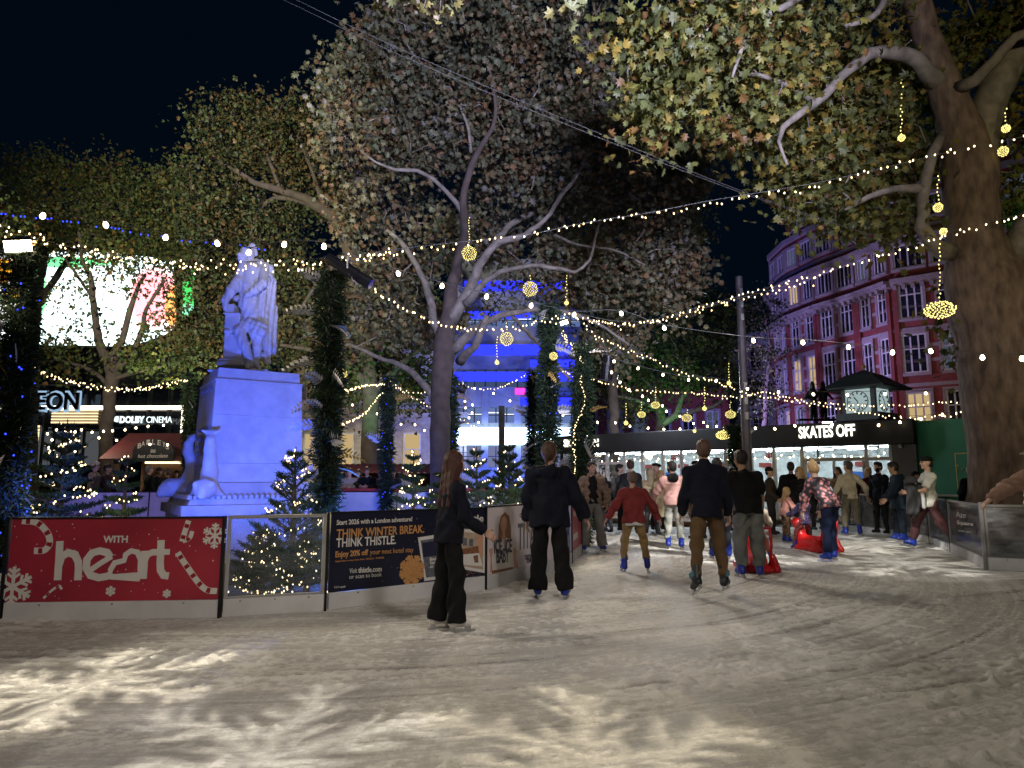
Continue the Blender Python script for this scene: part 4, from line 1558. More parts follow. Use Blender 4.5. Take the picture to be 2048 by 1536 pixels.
screen([(70, 690), (70, 512), (120, 503), (235, 506), (345, 520), (352, 652), (330, 668), (262, 693), (160, 690)], 'large curved white and pink video screen behind the small left tree',
       screen_mat('screen_picture', [(.78, .95, .92), (.30, 1, .45), ] and [((.80, 1, .98), 0, 0, 1, 1), ((.10, .50, .16), -4.5, .4, .9, 2.2), ((1, .30, .33), 2.7, .2, 1.6, 1.9), ((1, .30, .08), 4.0, -.2, .5, 1.4), ((.12, .55, .2), -3.0, 2.5, 3.5, .35)], 3.0))
screen([(-60, 690), (-60, 500), (52, 500), (62, 690)], 'orange and white video screen at the left edge behind the garland column',
       screen_mat('screen_picture', [((.95, 1, 1), 0, 0, 1, 1), ((1, .42, .02), -.6, 1.6, 2.2, .9), ((1, .5, .03), 1.0, .1, .8, .5)], 2.4))
screen([(364, 640), (366, 545), (388, 540), (386, 620)], 'narrow green video screen seen between leaves left of the statue',
       screen_mat('screen_picture', [((.08, .8, .15), 0, 0, 1, 1), ((.3, 1, .6), 0, -1.2, .6, .6)], 1.3))

# ------------------------------------------------------------------ the pavilion
pv = Plane((2.1, 28.6), (11.75, 20.15))
L = pv.len
t = thing('pavilion', pv.A, 'long glass fronted pavilion with black fascia reading SKATES OFF', 'pavilion', None, pv.rz)
ftop = pv.pix(1825, 838)[1]
fbot = pv.pix(1825, 887)[1]
MB().box((-.3, -.25, fbot), (L, .35, ftop), bev=.02).build('fascia', 'black', t)
MB().box((-.3, .352, ftop - .12), (L, 4.5, ftop - .02)).build('roof', 'black', t)
mb = MB()
mb.box((0, 4.0, -.05), (L, 4.15, ftop - .13))
mb.build('back_wall', mat('inner_wall', (.66, .72, .74), .7), t)
MB().box((0, .36, fbot + .1), (L, 3.99, fbot + .16)).build('ceiling', mat('inner_ceiling', (.6, .6, .6), .8), t)
MB().box((0, .1, -.05), (L, 3.99, .04)).build('deck', 'wood', t)
MB().box((-.15, .0, -.05), (0, 4.1, ftop - .13)).build('end_wall', 'dark_metal', t)
x_end = pv.pix(1788, 960)[0]
MB().box((x_end, -.02, -.05), (L - .02, 4.1, fbot - .002)).build('end_pier', mat('grey_panel', (.10, .095, .10), .5, var=.05), t)
fm = mat('white_frame', (.55, .52, .47), .5)
px_m = [1152, 1213, 1248, 1284, 1325, 1363, 1406, 1452, 1503, 1549, 1606, 1735, 1785]
mb = MB()
xs_ = [pv.pix(p, 960)[0] for p in px_m]
for i, x in enumerate(xs_):
    mb.box((x - .05, .02, .04), (x + .05, .14, fbot - .003))
z_tr = pv.pix(1660, 922)[1]
for i in range(len(xs_) - 1):
    if i in (0, 1, 10, 11):
        zz_ = z_tr
        mb.box((xs_[i] + .051, .025, zz_), (xs_[i + 1] - .051, .135, zz_ + .1))
mb.box((xs_[0] + .051, .03, .04), (xs_[-1] - .051, .13, .12))
mb.build('frame', fm, t)
# double door frame
mb = MB()
xa, xb = xs_[10] + .06, xs_[11] - .06
for x in (xa, (xa + xb) / 2 - .03, xb - .06):
    mb.box((x, .0, .13), (x + .06, .12, z_tr - .01))
mb.build('door', fm, t)
for i in range(len(xs_) - 1):
    MB().box((xs_[i] + .052, .07, .125), (xs_[i + 1] - .052, .08, fbot - .01)).build('pane', 'window_glass', t)
mb = MB()
for k in range(9):
    x = .8 + k * (L - 1.6) / 8
    for y in (1.2, 2.8):
        mb.box((x - .45, y, fbot - .02), (x + .45, y + .07, fbot + .02))
mb.build('tube_light', emat('tube_light', (.88, .95, 1), 44, 'AUTO'), t)
mb = MB()
for k in range(7):
    x = .9 + k * (L - 1.8) / 6
    mb.box((x - .26, 3.9, 1.25 + .1 * (k % 2)), (x + .26, 3.98, 1.65))
mb.build('menu_screen', emat('menu_screen', (.12, .3, 1), .45), t)
mb = MB()
for k in range(6):
    x = 1.6 + k * (L - 2.4) / 6
    mb.box((x - .2, 3.88, 1.85), (x + .25, 3.96, 2.0))
mb.build('red_sign', emat('red_sign', (1, .25, .25), .3), t)
mb = MB()
for k in range(5):
    x = 1.2 + k * 2.3
    mb.box((x - .5, 3.2, .05), (x + .5, 3.6, 1.05), bev=.03)
mb.build('counter', 'wood', t)
mb, mb3 = MB(), MB()
for k, (px, py) in enumerate(((1310, 912), (1355, 908), (1378, 906), (1536, 910), (1795, 905), (1345, 915), (1470, 905))):
    c = pv.pix(px, py)
    snowflake(mb3 if k % 2 else mb, c, .12, .025, y=.065, turn=.5)
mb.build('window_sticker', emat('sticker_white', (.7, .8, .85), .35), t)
mb3.build('window_sticker', 'print_red', t)
mb = MB()
hh = pv.pix(1660, 853)[1] - pv.pix(1660, 877)[1]
put_text(mb, 'SKATES OFF', pv.pix(1604, 877), pv.pix(1716, 872), hh * .97, y=-.26, bold=.022, thick=.04)
hh = pv.pix(1180, 878)[1] - pv.pix(1180, 893)[1]
put_text(mb, 'SKATES ON', pv.pix(1136, 894), pv.pix(1205, 893), hh, y=-.26, bold=.022, thick=.04)
mb.build('lettering', emat('sign_warm_white', (1, .95, .82), 2.2), t)
# small lamps over the lettering
mb = MB()
for px, py in ((1664, 848), (1186, 873)):
    x, z = pv.pix(px, py)
    mb.box((x - .14, -.5, z), (x + .14, -.44, z + .04))
mb.build('sign_lamp', emat('sign_lamp', (1, .95, .85), 9), t)
x, z = pv.pix(1802, 892)
MB().tube([(x, -.02, z), (x, -.12, z), (x + .02, -.2, z - .03)], [.05, .06, .045], 10).build('security_camera', 'white_board', t)
def reflection_bulbs():  # glowing dots added in place of bright reflections in the pavilion glass
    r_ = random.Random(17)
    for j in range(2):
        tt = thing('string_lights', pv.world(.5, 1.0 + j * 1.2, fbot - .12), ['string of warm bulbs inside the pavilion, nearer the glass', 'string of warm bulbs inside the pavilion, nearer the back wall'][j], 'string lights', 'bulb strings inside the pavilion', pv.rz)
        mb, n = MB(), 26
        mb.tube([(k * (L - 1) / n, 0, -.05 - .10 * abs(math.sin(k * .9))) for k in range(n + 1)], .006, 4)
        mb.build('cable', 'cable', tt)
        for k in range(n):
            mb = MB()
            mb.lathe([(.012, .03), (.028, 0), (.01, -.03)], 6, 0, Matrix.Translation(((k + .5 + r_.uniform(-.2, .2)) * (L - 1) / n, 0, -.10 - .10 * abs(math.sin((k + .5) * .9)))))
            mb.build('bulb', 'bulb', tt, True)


reflection_bulbs()
# platform the queue stands on
o = MB().box((-1, -3.2, -.04), (8.8, -.03, .10), bev=.02)
t2 = thing('deck_platform', pv.A, 'low wooden deck edge in front of the pavilion where people queue', 'platform', None, pv.rz)
o.build('boards', 'wood', t2)

# green hoarding
hp = Plane(at(1826, 900, 20.3)[:2], at(1975, 900, 18.6)[:2])
t = thing('hoarding', hp.A, 'plain dark green hoarding between the pavilion and the big trunk', 'hoarding', None, hp.rz)
ht = hp.pix(1900, 838)[1]
MB().box((.02, 0, -.05), (hp.len + 3, .08, ht)).build('board', 'green_board', t)
mb = MB()
a, b = hp.pix(1910, 907), hp.pix(1960, 1000)
for q0, q1 in (((a[0], b[1]), a), (a, (b[0] + 1, a[1])), ((a[0] - .005, a[1] - .35), (a[0] + .06, a[1] - .32))):
    mb.stroke([q0, q1], .02, -.008, .002)
for k in range(6):
    mb.lathe([(.02, 0), (.02, .02), (.008, .03)], 8, 0, Matrix.Translation((a[0] + .02 + k * .13, 0, a[1] - .45)) @ Matrix.Rotation(R(90), 4, 'X'))
mb.build('gold_frame', 'gold', t)
# low white counter before the hoarding
t = thing('planter_box', hp.world(.9, -.9, 0), 'low pale counter in front of the green hoarding', 'counter', None, hp.rz)
MB().box((0, 0, -.05), (2.2, .4, .92), bev=.01).build('body', 'green_board', t)
MB().box((-.05, -.05, .922), (2.25, .45, .97), bev=.01).build('top', 'cream', t)

# clock kiosk with hipped roof
kp = at(1735, 850, 26.5)
t = thing('clock_kiosk', (kp.x, 26.5, 0), 'small kiosk tower with lit clock faces and flared hipped roof', 'clock tower', None, R(38))
kz = lambda py: at(1735, py, 26.5).z
mb = MB()
mb.box((-.62, -.62, -.05), (.62, .62, kz(775)))
mb.box((-.8, -.8, kz(842)), (.8, .8, kz(828)))
mb.build('tower', 'slate', t)
mb = MB()
prof = [(1.42, kz(781)), (1.45, kz(778)), (.95, kz(764)), (.62, kz(752)), (.25, kz(745)), (.05, kz(740))]
n = 4
vs, fs = [], []
for r_, z_ in prof:
    for k in range(4):
        a = math.pi / 4 + k * math.pi / 2
        vs.append((r_ * 1.2 * math.cos(a), r_ * 1.2 * math.sin(a), z_))
for i in range(len(prof) - 1):
    for k in range(4):
        fs.append((i * 4 + k, i * 4 + (k + 1) % 4, i * 4 + 4 + (k + 1) % 4, i * 4 + 4 + k))
fs.append((3, 2, 1, 0))
mb.add(vs, fs)
mb.build('roof', 'slate', t)
MB().lathe([(.05, kz(741)), (.03, kz(738)), (.09, kz(735)), (.07, kz(731)), (.02, kz(729)), (.01, kz(724))], 10).build('finial', 'gold', t)
for a in (0, 90, -90):
    T = Matrix.Rotation(R(a), 4, 'Z')
    zc = kz(805)
    c = MB()
    c.box((-.46, -.66, zc - .46), (.46, -.622, zc + .46), 0, T)
    f = c.build('clock_face', emat('clock_face', (.62, .80, .80), .55), t)
    mb = MB()
    for k in range(12):
        an = k * math.pi / 6
        d = Vector((math.sin(an), math.cos(an)))
        mb.stroke([(d.x * .27, zc + d.y * .27), (d.x * .36, zc + d.y * .36)], .05, -.675, -.66, 0, T)
    pts = [(.39 * math.cos(k * math.pi / 16), zc + .39 * math.sin(k * math.pi / 16)) for k in range(32)]
    mb.stroke(pts, .03, -.676, -.66, 0, T, closed=True)
    mb.build('numerals', 'dark_metal', f)
    mb = MB()
    mb.stroke([(0, zc), (.08, zc - .33)], .035, -.69, -.68, 0, T)
    mb.stroke([(0, zc), (-.13, zc + .17)], .045, -.684, -.678, 0, T)
    mb.build('hands', 'dark_metal', f)

# two bronze figures on a plank above the pavilion roof
t = thing('bronze_figures_perch', at(1632, 838, 24.5), 'thin dark plank on the pavilion roof carrying two figures', 'perch')
MB().box((-.65, -.15, -.06), (.65, .15, 0)).build('plank', 'bronze', t)
MB().tube([(0, .0, -1.6), (0, 0, -.06)], .05).build('stem', 'bronze', t)
for px, lab, sx in ((1627, 'dark bronze figure in a bowler hat, left one on the plank', -1), (1648, 'dark bronze figure turning right, right one on the plank', 1)):
    p = at(px, 838, 24.5)
    f = thing('bronze_figure', p, lab, 'statue')
    pr = [('c', (-.07, 0, .05), (-.06, 0, .6), .06, .085), ('c', (.09, .05, .05), (.06, 0, .6), .06, .085), ('c', (0, 0, .62), (.02, 0, .95), .14, .15), ('c', (.02, 0, .95), (.03, 0, 1.08), .1, .05),
          ('e', (.03, 0, 1.17), (.085, .09, .11), None), ('c', (-.13, 0, .95), (-.26, .0, .72), .05, .04), ('c', (.15, 0, .95), (.3 * sx, -.1, .70), .05, .04), ('c', (.03, 0, 1.25), (.03, 0, 1.30), .08, .06), ('c', (-.07, 0, .05), (-.1, -.12, .03), .045, .04), ('c', (.09, .05, .05), (.1, -.1, .03), .045, .04)]
    iso_obj('body', pr, .025, M['bronze'], f, k=.04)

# lamp post
p0 = ground(1500, 1035)
t = thing('lamp_post', (at(1500, 1035, 18.2).x, 18.2, 0), 'tall slim grey lamp post rising in front of the pavilion', 'lamp post')
ztop = at(1484, 553, 18.2).z
MB().lathe([(.17, -.05), (.17, .5), (.125, .55), (.115, 2.8), (.09, ztop - .02), (.085, ztop)], 14).build('column', mat('post_paint', (.085, .075, .08), .45, .3), t)
mb = MB()
for z_ in (ztop - .55, ztop - .9, ztop - 1.25, ztop - 3.1, ztop - 3.5, ztop - 3.9):
    mb.box((-.05, -.13, z_), (.05, -.08, z_ + .2), bev=.01)
mb.build('spot_lamp', 'steel', t)
# dark column before the glass block
t = thing('info_pillar', (at(1003, 985, 30).x, 30, 0), 'thin dark upright slab in front of the glowing white band', 'pillar')
MB().box((-.13, -.1, -.05), (.13, .1, at(1003, 812, 30).z), bev=.01).build('slab', 'dark_metal', t)

# hut with the arched sign, and maroon stall behind the spectators
HY = 23.5
hp0 = at(300, 985, HY)
t = thing('drinks_hut', (hp0.x, HY, 0), 'wooden hot chocolate hut with arched sign and maroon roof', 'hut')
hx = lambda px: at(px, 950, HY).x - hp0.x
hz = lambda py: at(300, py, HY).z
for x0_, x1_ in ((225, 235), (362, 372)):
    MB().box((hx(x0_), .0, -.05), (hx(x1_), .12, hz(912))).build('corner_post', 'wood', t)
MB().box((hx(236), 0.02, -.05), (hx(361), .1, .95)).build('counter', 'wood', t)
MB().box((hx(225), 1.8, -.05), (hx(372), 1.9, hz(880))).build('wall', 'wood', t)
MB().add([(hx(212), -.5, hz(918)), (hx(384), -.5, hz(918)), (hx(384), 1.2, hz(862)), (hx(212), 1.2, hz(862)), (hx(212), 2.2, hz(900)), (hx(384), 2.2, hz(900)), (hx(212), -.5, hz(921)), (hx(384), -.5, hz(921))],
         [(0, 1, 2, 3), (3, 2, 5, 4), (6, 7, 1, 0), (0, 3, 4), (1, 5, 2)]).build('roof', 'maroon', t)
s_ = MB()
cx_, r0 = hx(322), hx(362) - hx(322)
pts = [(cx_ - r0, hz(924)), (cx_ + r0, hz(924))] + [(cx_ + r0 * math.cos(k * math.pi / 14), hz(905) + (hz(880) - hz(905)) * math.sin(k * math.pi / 14)) for k in range(15)]
s_.prism(pts, -.62, -.56)
so = s_.build('sign_board', 'black', t)
mb = MB()
for i, ch in enumerate('BAILEYS'):
    a = math.pi * (.84 - .68 * i / 6)
    x = cx_ + r0 * .78 * math.cos(a)
    z = hz(905) + (hz(880) - hz(905)) * .62 * math.sin(a) - .02
    put_text(mb, ch, (x - .055, z), (x + .055, z + .04 * math.cos(a) * -1), .17, y=-.625, bold=.01)
put_text(mb, 'hot chocolate', (cx_ - r0 * .72, hz(917)), (cx_ + r0 * .72, hz(916)), .13, y=-.625, bold=-.005, shear=.25)
put_text(mb, '88', (cx_ - .08, hz(907)), (cx_ + .08, hz(907)), .12, y=-.625, bold=-.01)
mb.build('lettering', emat('cream_sign', (1, .8, .6), .35), so)
MB().box((hx(238), 1.6, hz(925)), (hx(360), 1.66, hz(921))).build('strip_light', emat('hut_strip', (1, .75, .45), 3), t)
t = thing('market_stall', (at(770, 985, 24.5).x, 24.5, 0), 'long stall with maroon canvas back behind the spectators at the red ledge', 'stall')
x0, x1 = at(672, 950, 24.5).x - at(770, 985, 24.5).x, at(905, 950, 24.5).x - at(770, 985, 24.5).x
z_ = lambda py: at(770, py, 24.5).z
MB().box((x0, 0, -.05), (x1, .1, z_(946))).build('canvas_wall', 'maroon', t)
mb = MB()
vs, fs = [], []
nn = 40
for k in range(nn + 1):
    x = x0 - .1 + (x1 - x0 + .2) * k / nn
    dz = .03 if k % 2 else 0
    vs += [(x, -.9, z_(946) + dz - .02), (x, .6, z_(928) + dz)]
for k in range(nn):
    fs.append((2 * k, 2 * k + 2, 2 * k + 3, 2 * k + 1))
mb.add(vs, fs)
mb.build('roof', 'maroon', t)
mb = MB()
for x in (x0 + .05, (x0 + x1) / 2, x1 - .05):
    mb.box((x - .05, -.85, -.05), (x + .05, -.75, z_(950)))
mb.build('uprights', 'wood', t)

# ------------------------------------------------------------------ trees
M['leaf'] = vmat('plane_leaf', .5, .35, .3)
M['bark'] = mat('plane_bark', (.125, .088, .066), .85, var=.35, scale=5, bump=.45, bscale=17, stretch=(1.5, 1.5, .55), col2=(.05, .034, .026))
M['bark_smooth'] = mat('smooth_bark', (.15, .13, .108), .8, var=.25, scale=5, bump=.4, bscale=18, col2=(.08, .07, .055))
M['bark_dark'] = mat('dark_bark', (.058, .044, .036), .9, var=.3, scale=4, bump=.6, bscale=12)
STAR = [(0, 0), (.30, .03), (.24, .20), (.54, .36), (.27, .48), (.32, .80), (.12, .68), (0, 1.0), (-.12, .68), (-.32, .80), (-.27, .48), (-.54, .36), (-.24, .20), (-.30, .03)]
SMALL = [(0, 0), (.46, .3), (.22, .5), (.26, .8), (0, 1), (-.26, .8), (-.22, .5), (-.46, .3)]
TINY = [(0, 0), (.42, .45), (0, 1), (-.42, .45)]


def leaf_mesh(name, pos, size, pal, shape, rg, droop=.7, per=30):
    tpl = np.array(shape, float)
    n, k = len(pos), len(tpl)
    ctr = np.array([[0, .4]])
    t2 = np.concatenate([ctr, tpl])
    z2 = -.55 * np.abs(t2[:, 0]) ** 1.5 - .25 * (t2[:, 1] - .4) ** 2
    tip = rg.normal(size=(n, 3)) + np.array([0, 0, -droop])
    tip /= np.linalg.norm(tip, axis=1)[:, None]
    nr = rg.normal(size=(n, 3)) + np.array([0, 0, .5])
    nr -= (nr * tip).sum(1)[:, None] * tip
    nr /= np.linalg.norm(nr, axis=1)[:, None] + 1e-9
    sd = np.cross(tip, nr)
    sz = size * rg.uniform(.6, 1.25, n)
    v = pos[:, None, :] + sz[:, None, None] * (t2[None, :, 0, None] * sd[:, None, :] + t2[None, :, 1, None] * tip[:, None, :] + (z2 * 1.0)[None, :, None] * nr[:, None, :] * rg.uniform(.3, 1.6, n)[:, None, None])
    tri = np.array([[0, 1 + i, 1 + (i + 1) % k] for i in range(k)])
    f = (np.arange(n)[:, None, None] * (k + 1) + tri[None]).reshape(-1, 3)
    pc = np.array([p[0] for p in pal])
    w = np.array([p[1] for p in pal], float)
    own = rg.choice(len(pal), n, p=w / w.sum())
    clump = np.repeat(rg.choice(len(pal), n // per + 1, p=w / w.sum()), per)[:n]
    tone = np.repeat(rg.uniform(.72, 1.2, n // per + 1), per)[:n, None]
    c = (pc[np.where(rg.random(n) < .55, clump, own)] * .9 + pc.mean(0) * .1) * rg.uniform(.65, 1.3, (n, 1)) * tone
    c = np.repeat(c, k + 1, 0)
    return fast_mesh(name, v.reshape(-1, 3), f, c, False, 3)


GREEN = [((.075, .105, .028), 5), ((.11, .12, .03), 3), ((.05, .08, .03), 3), ((.17, .135, .03), 1.5), ((.14, .07, .025), 1)]
OLIVE = [((.105, .115, .030), 4), ((.15, .135, .03), 3), ((.07, .085, .03), 3), ((.21, .15, .03), 1.6), ((.15, .075, .022), 1.2)]
MIXED = [((.105, .105, .058), 3), ((.135, .105, .055), 3), ((.15, .085, .04), 2), ((.085, .10, .058), 3), ((.15, .135, .07), 1.5), ((.16, .15, .14), .6)]
DARKG = [((.045, .065, .025), 4), ((.06, .075, .025), 3), ((.09, .065, .025), 1.5), ((.10, .09, .03), 1)]


def crown_points(blobs, rg, sig, per):
    cs, pts = [], []
    for px, py, Y, rx, rz, ry, n in blobs:
        s_ = Y / FPX
        c = np.array(at(px, py, Y))
        d = rg.normal(size=(n, 3))
        d /= np.linalg.norm(d, axis=1)[:, None]
        d *= rg.uniform(.15, 1, (n, 1)) ** .45
        cs.append(c + d * np.array([rx * s_, ry, rz * s_]))
    cs = np.concatenate(cs)
    k = per
    q = rg.normal(size=(len(cs), k, 3)) * np.array([sig, sig, sig * .8]) * rg.uniform(.6, 1.3, (len(cs), 1, 1))
    q[:, :, 2] -= rg.uniform(0, sig * .5, (len(cs), k))
    return cs, (cs[:, None, :] + q).reshape(-1, 3)


def tree(label, loc, limbs, blobs, size, pal, shape=SMALL, sig=.4, per=45, bark='bark_smooth', limb_bark=None, twig=.022, group='trees round the rink', seed=1, wob=.05, thin=1.0):
    "limbs: lists of (px, py, Y, width in photo px); blobs: clumps of foliage"
    rg = np.random.default_rng(seed)
    t = thing('plane_tree', loc, label, 'tree', group)
    o = Vector(loc)
    mb, mt = MB(), MB()
    nodes, nrad = [], []
    for li, lm in enumerate(limbs):
        pw = [(*(at(p[0], p[1], p[2])), p[3] * p[2] / FPX / 2) for p in lm]
        sp = spline([Vector(p[:3]) for p in pw], .22)
        seg = [0]
        for a, b in zip(sp[:-1], sp[1:]):
            seg.append(seg[-1] + (b - a).length)
        key = [0]
        for a, b in zip(pw[:-1], pw[1:]):
            key.append(key[-1] + (Vector(b[:3]) - Vector(a[:3])).length)
        rad = np.interp(np.array(seg) / seg[-1] * key[-1], key, [p[3] for p in pw])
        rr = [r * thin * (1 + (.05 if r < .3 else .022) * math.sin(i * .8 + li) + .03 * math.sin(i * 2.1 + li * 3) * min(1, .1 / r)) for i, r in enumerate(rad)]
        sp2 = [p + Vector(rg.normal(size=3)) * min(wob, .12 * r) * (1 if r < .25 else .2) for p, r in zip(sp, rad)]
        (mb if li == 0 else mt).tube([p - o for p in sp2], rr, 14 if rad[0] > .2 else 8)
        for p, r in zip(sp2, rad):
            nodes.append(tuple(p))
            nrad.append(r)
    mb.build('trunk', bark, t, True)
    cs, lp = crown_points(blobs, rg, sig, per)
    P_ = np.array(nodes)
    skip = np.array([r > .35 for r in nrad])
    P_ = P_[~skip] if (~skip).sum() > 5 else P_
    order = np.argsort([np.min(np.linalg.norm(P_ - c, axis=1)) for c in cs])
    pool = np.empty((len(P_) + len(cs) * 2, 3))
    pool[:len(P_)] = P_
    m = len(P_)
    for i in order:
        c = cs[i]
        d = np.linalg.norm(pool[:m] - c, axis=1)
        j = int(np.argmin(d))
        if d[j] > 4.5:
            continue
        a = Vector(pool[j])
        b = Vector(c)
        mid = a.lerp(b, .5) + Vector(rg.normal(size=3)) * .12 * d[j] + Vector((0, 0, .1 * d[j]))
        mt.tube([a - o, mid - o, b - o], [twig * 1.3, twig, twig * .5], 4, cap=False)
        pool[m] = mid
        pool[m + 1] = b
        m += 2
    mt.build('branches', limb_bark or bark, t, True)
    me = leaf_mesh('crown', lp - np.array(o), size, pal, shape, rg, .7, per)
    obj('crown', me, t, M['leaf'])
    return t


# the big plane at the right
tr = at(2040, 1050, 12.6)
tree('huge plane tree with thick flaking brown trunk at the right edge', (tr.x, 12.6, -.05),
     [[(2058, 1075, 12.6, 215), (2046, 960, 12.6, 186), (2032, 840, 12.6, 178), (2014, 700, 12.6, 178), (1988, 600, 12.6, 172), (1962, 530, 12.6, 134), (1947, 470, 12.6, 104), (1942, 400, 12.6, 100), (1938, 330, 12.6, 108), (1922, 265, 12.6, 88), (1903, 210, 12.6, 70), (1880, 150, 12.6, 66), (1852, 70, 12.6, 58), (1832, -10, 12.6, 52), (1810, -120, 12.6, 45)],
      [(1942, 350, 12.6, 86), (1962, 265, 12.6, 70), (1985, 190, 12.5, 66), (2018, 125, 12.4, 66), (2110, 30, 12.3, 62), (2180, -80, 12.3, 40)],
      [(2000, 660, 12.6, 50), (2022, 560, 12.5, 84), (2040, 515, 12.4, 84), (2085, 440, 12.2, 80), (2190, 330, 12, 60)],
      [(1870, 165, 12.5, 42), (1830, 120, 12.3, 36), (1790, 108, 12.1, 30), (1740, 108, 11.9, 25), (1700, 140, 11.7, 22), (1650, 190, 11.5, 19), (1600, 228, 11.3, 16), (1565, 255, 11.2, 13), (1558, 283, 11.1, 9), (1575, 330, 11.0, 5)],
      [(1628, 205, 11.4, 13), (1590, 178, 11.3, 11), (1545, 158, 11.2, 10), (1480, 150, 11.1, 7), (1430, 190, 11.0, 5)],
      [(1700, 60, 11.0, 6), (1690, 52, 11.0, 9), (1740, 38, 11.2, 12), (1765, 5, 11.4, 14), (1775, -80, 11.6, 18)],
      [(1465, 155, 10.2, 6), (1484, 95, 10.2, 10), (1510, 42, 10.4, 13), (1560, 18, 10.6, 15), (1605, -10, 10.8, 18), (1700, -90, 11.4, 26), (1815, -120, 12.4, 40)],
      [(1900, 505, 12.3, 38), (1868, 490, 12.1, 32), (1842, 455, 12.0, 28), (1848, 400, 12.0, 25), (1858, 330, 12.0, 22), (1885, 270, 12.2, 20)],
      [(1848, 378, 12.0, 20), (1790, 378, 11.8, 16), (1735, 395, 11.6, 12), (1690, 420, 11.5, 6)],
      [(1912, 180, 12.4, 30), (1950, 160, 12.0, 26), (1990, 120, 11.8, 24), (2030, 75, 11.6, 22), (2090, 60, 11.5, 18)],
      [(1820, -40, 12.6, 30), (1700, -200, 12, 20), (1500, -260, 11, 12)]],
     [(1600, 60, 12.4, 190, 120, 1.3, 46), (1500, 190, 12.0, 110, 110, 1.1, 30), (1650, 240, 13.0, 170, 90, 1.2, 56), (1760, 190, 13.7, 110, 120, 1.2, 42), (1600, 340, 12.7, 110, 60, 1.0, 26),
      (1720, 350, 13.2, 130, 60, 1.0, 34), (1640, 430, 12.4, 90, 45, .8, 13), (1790, 440, 12.6, 60, 40, .6, 7), (1960, 60, 14.2, 110, 110, 1.2, 34), (1900, 240, 14.0, 70, 120, .7, 18), (2030, 240, 14.2, 60, 120, .8, 10),
      (2010, 380, 13.8, 60, 90, .8, 16), (1400, 60, 10.4, 120, 80, 1.0, 30), (1330, 180, 10.6, 90, 110, .9, 24), (1930, 650, 13.2, 45, 100, .5, 7), (1290, 60, 11.0, 60, 70, .8, 8)],
     .17, OLIVE, STAR, .30, 42, 'bark', 'bark_smooth', .016, seed=3)

# a few near leaves hanging into the top of the frame
rg_ = np.random.default_rng(5)
for lab, blobs, y_ in (('pale leafy branch tip hanging in at the top edge, left of the big crown', [(860, 5, 8.2, 70, 14, .3, 5), (800, -15, 8.2, 60, 20, .3, 5)], 8.2), ('yellow leaves on a drooping twig at the top edge between the two crowns', [(1150, 20, 7.6, 32, 22, .2, 3)], 7.6)):
    c0 = at(blobs[0][0], -120, y_)
    t = thing('hanging_branch', c0, lab, 'branch')
    cs, lp = crown_points(blobs, rg_, .10, 7)
    mb = MB()
    for c in cs:
        mb.tube([Vector((0, 0, 0)), (Vector(c) - c0) * .6 + Vector((.1, 0, .1)), Vector(c) - c0], [.012, .007, .003], 5)
    mb.build('twigs', 'bark_smooth', t)
    obj('leaves', leaf_mesh('leaves', lp - np.array(c0), .15, [((.22, .19, .06), 2), ((.24, .2, .13), 1), ((.16, .17, .07), 2)], STAR, rg_), t, M['leaf'])

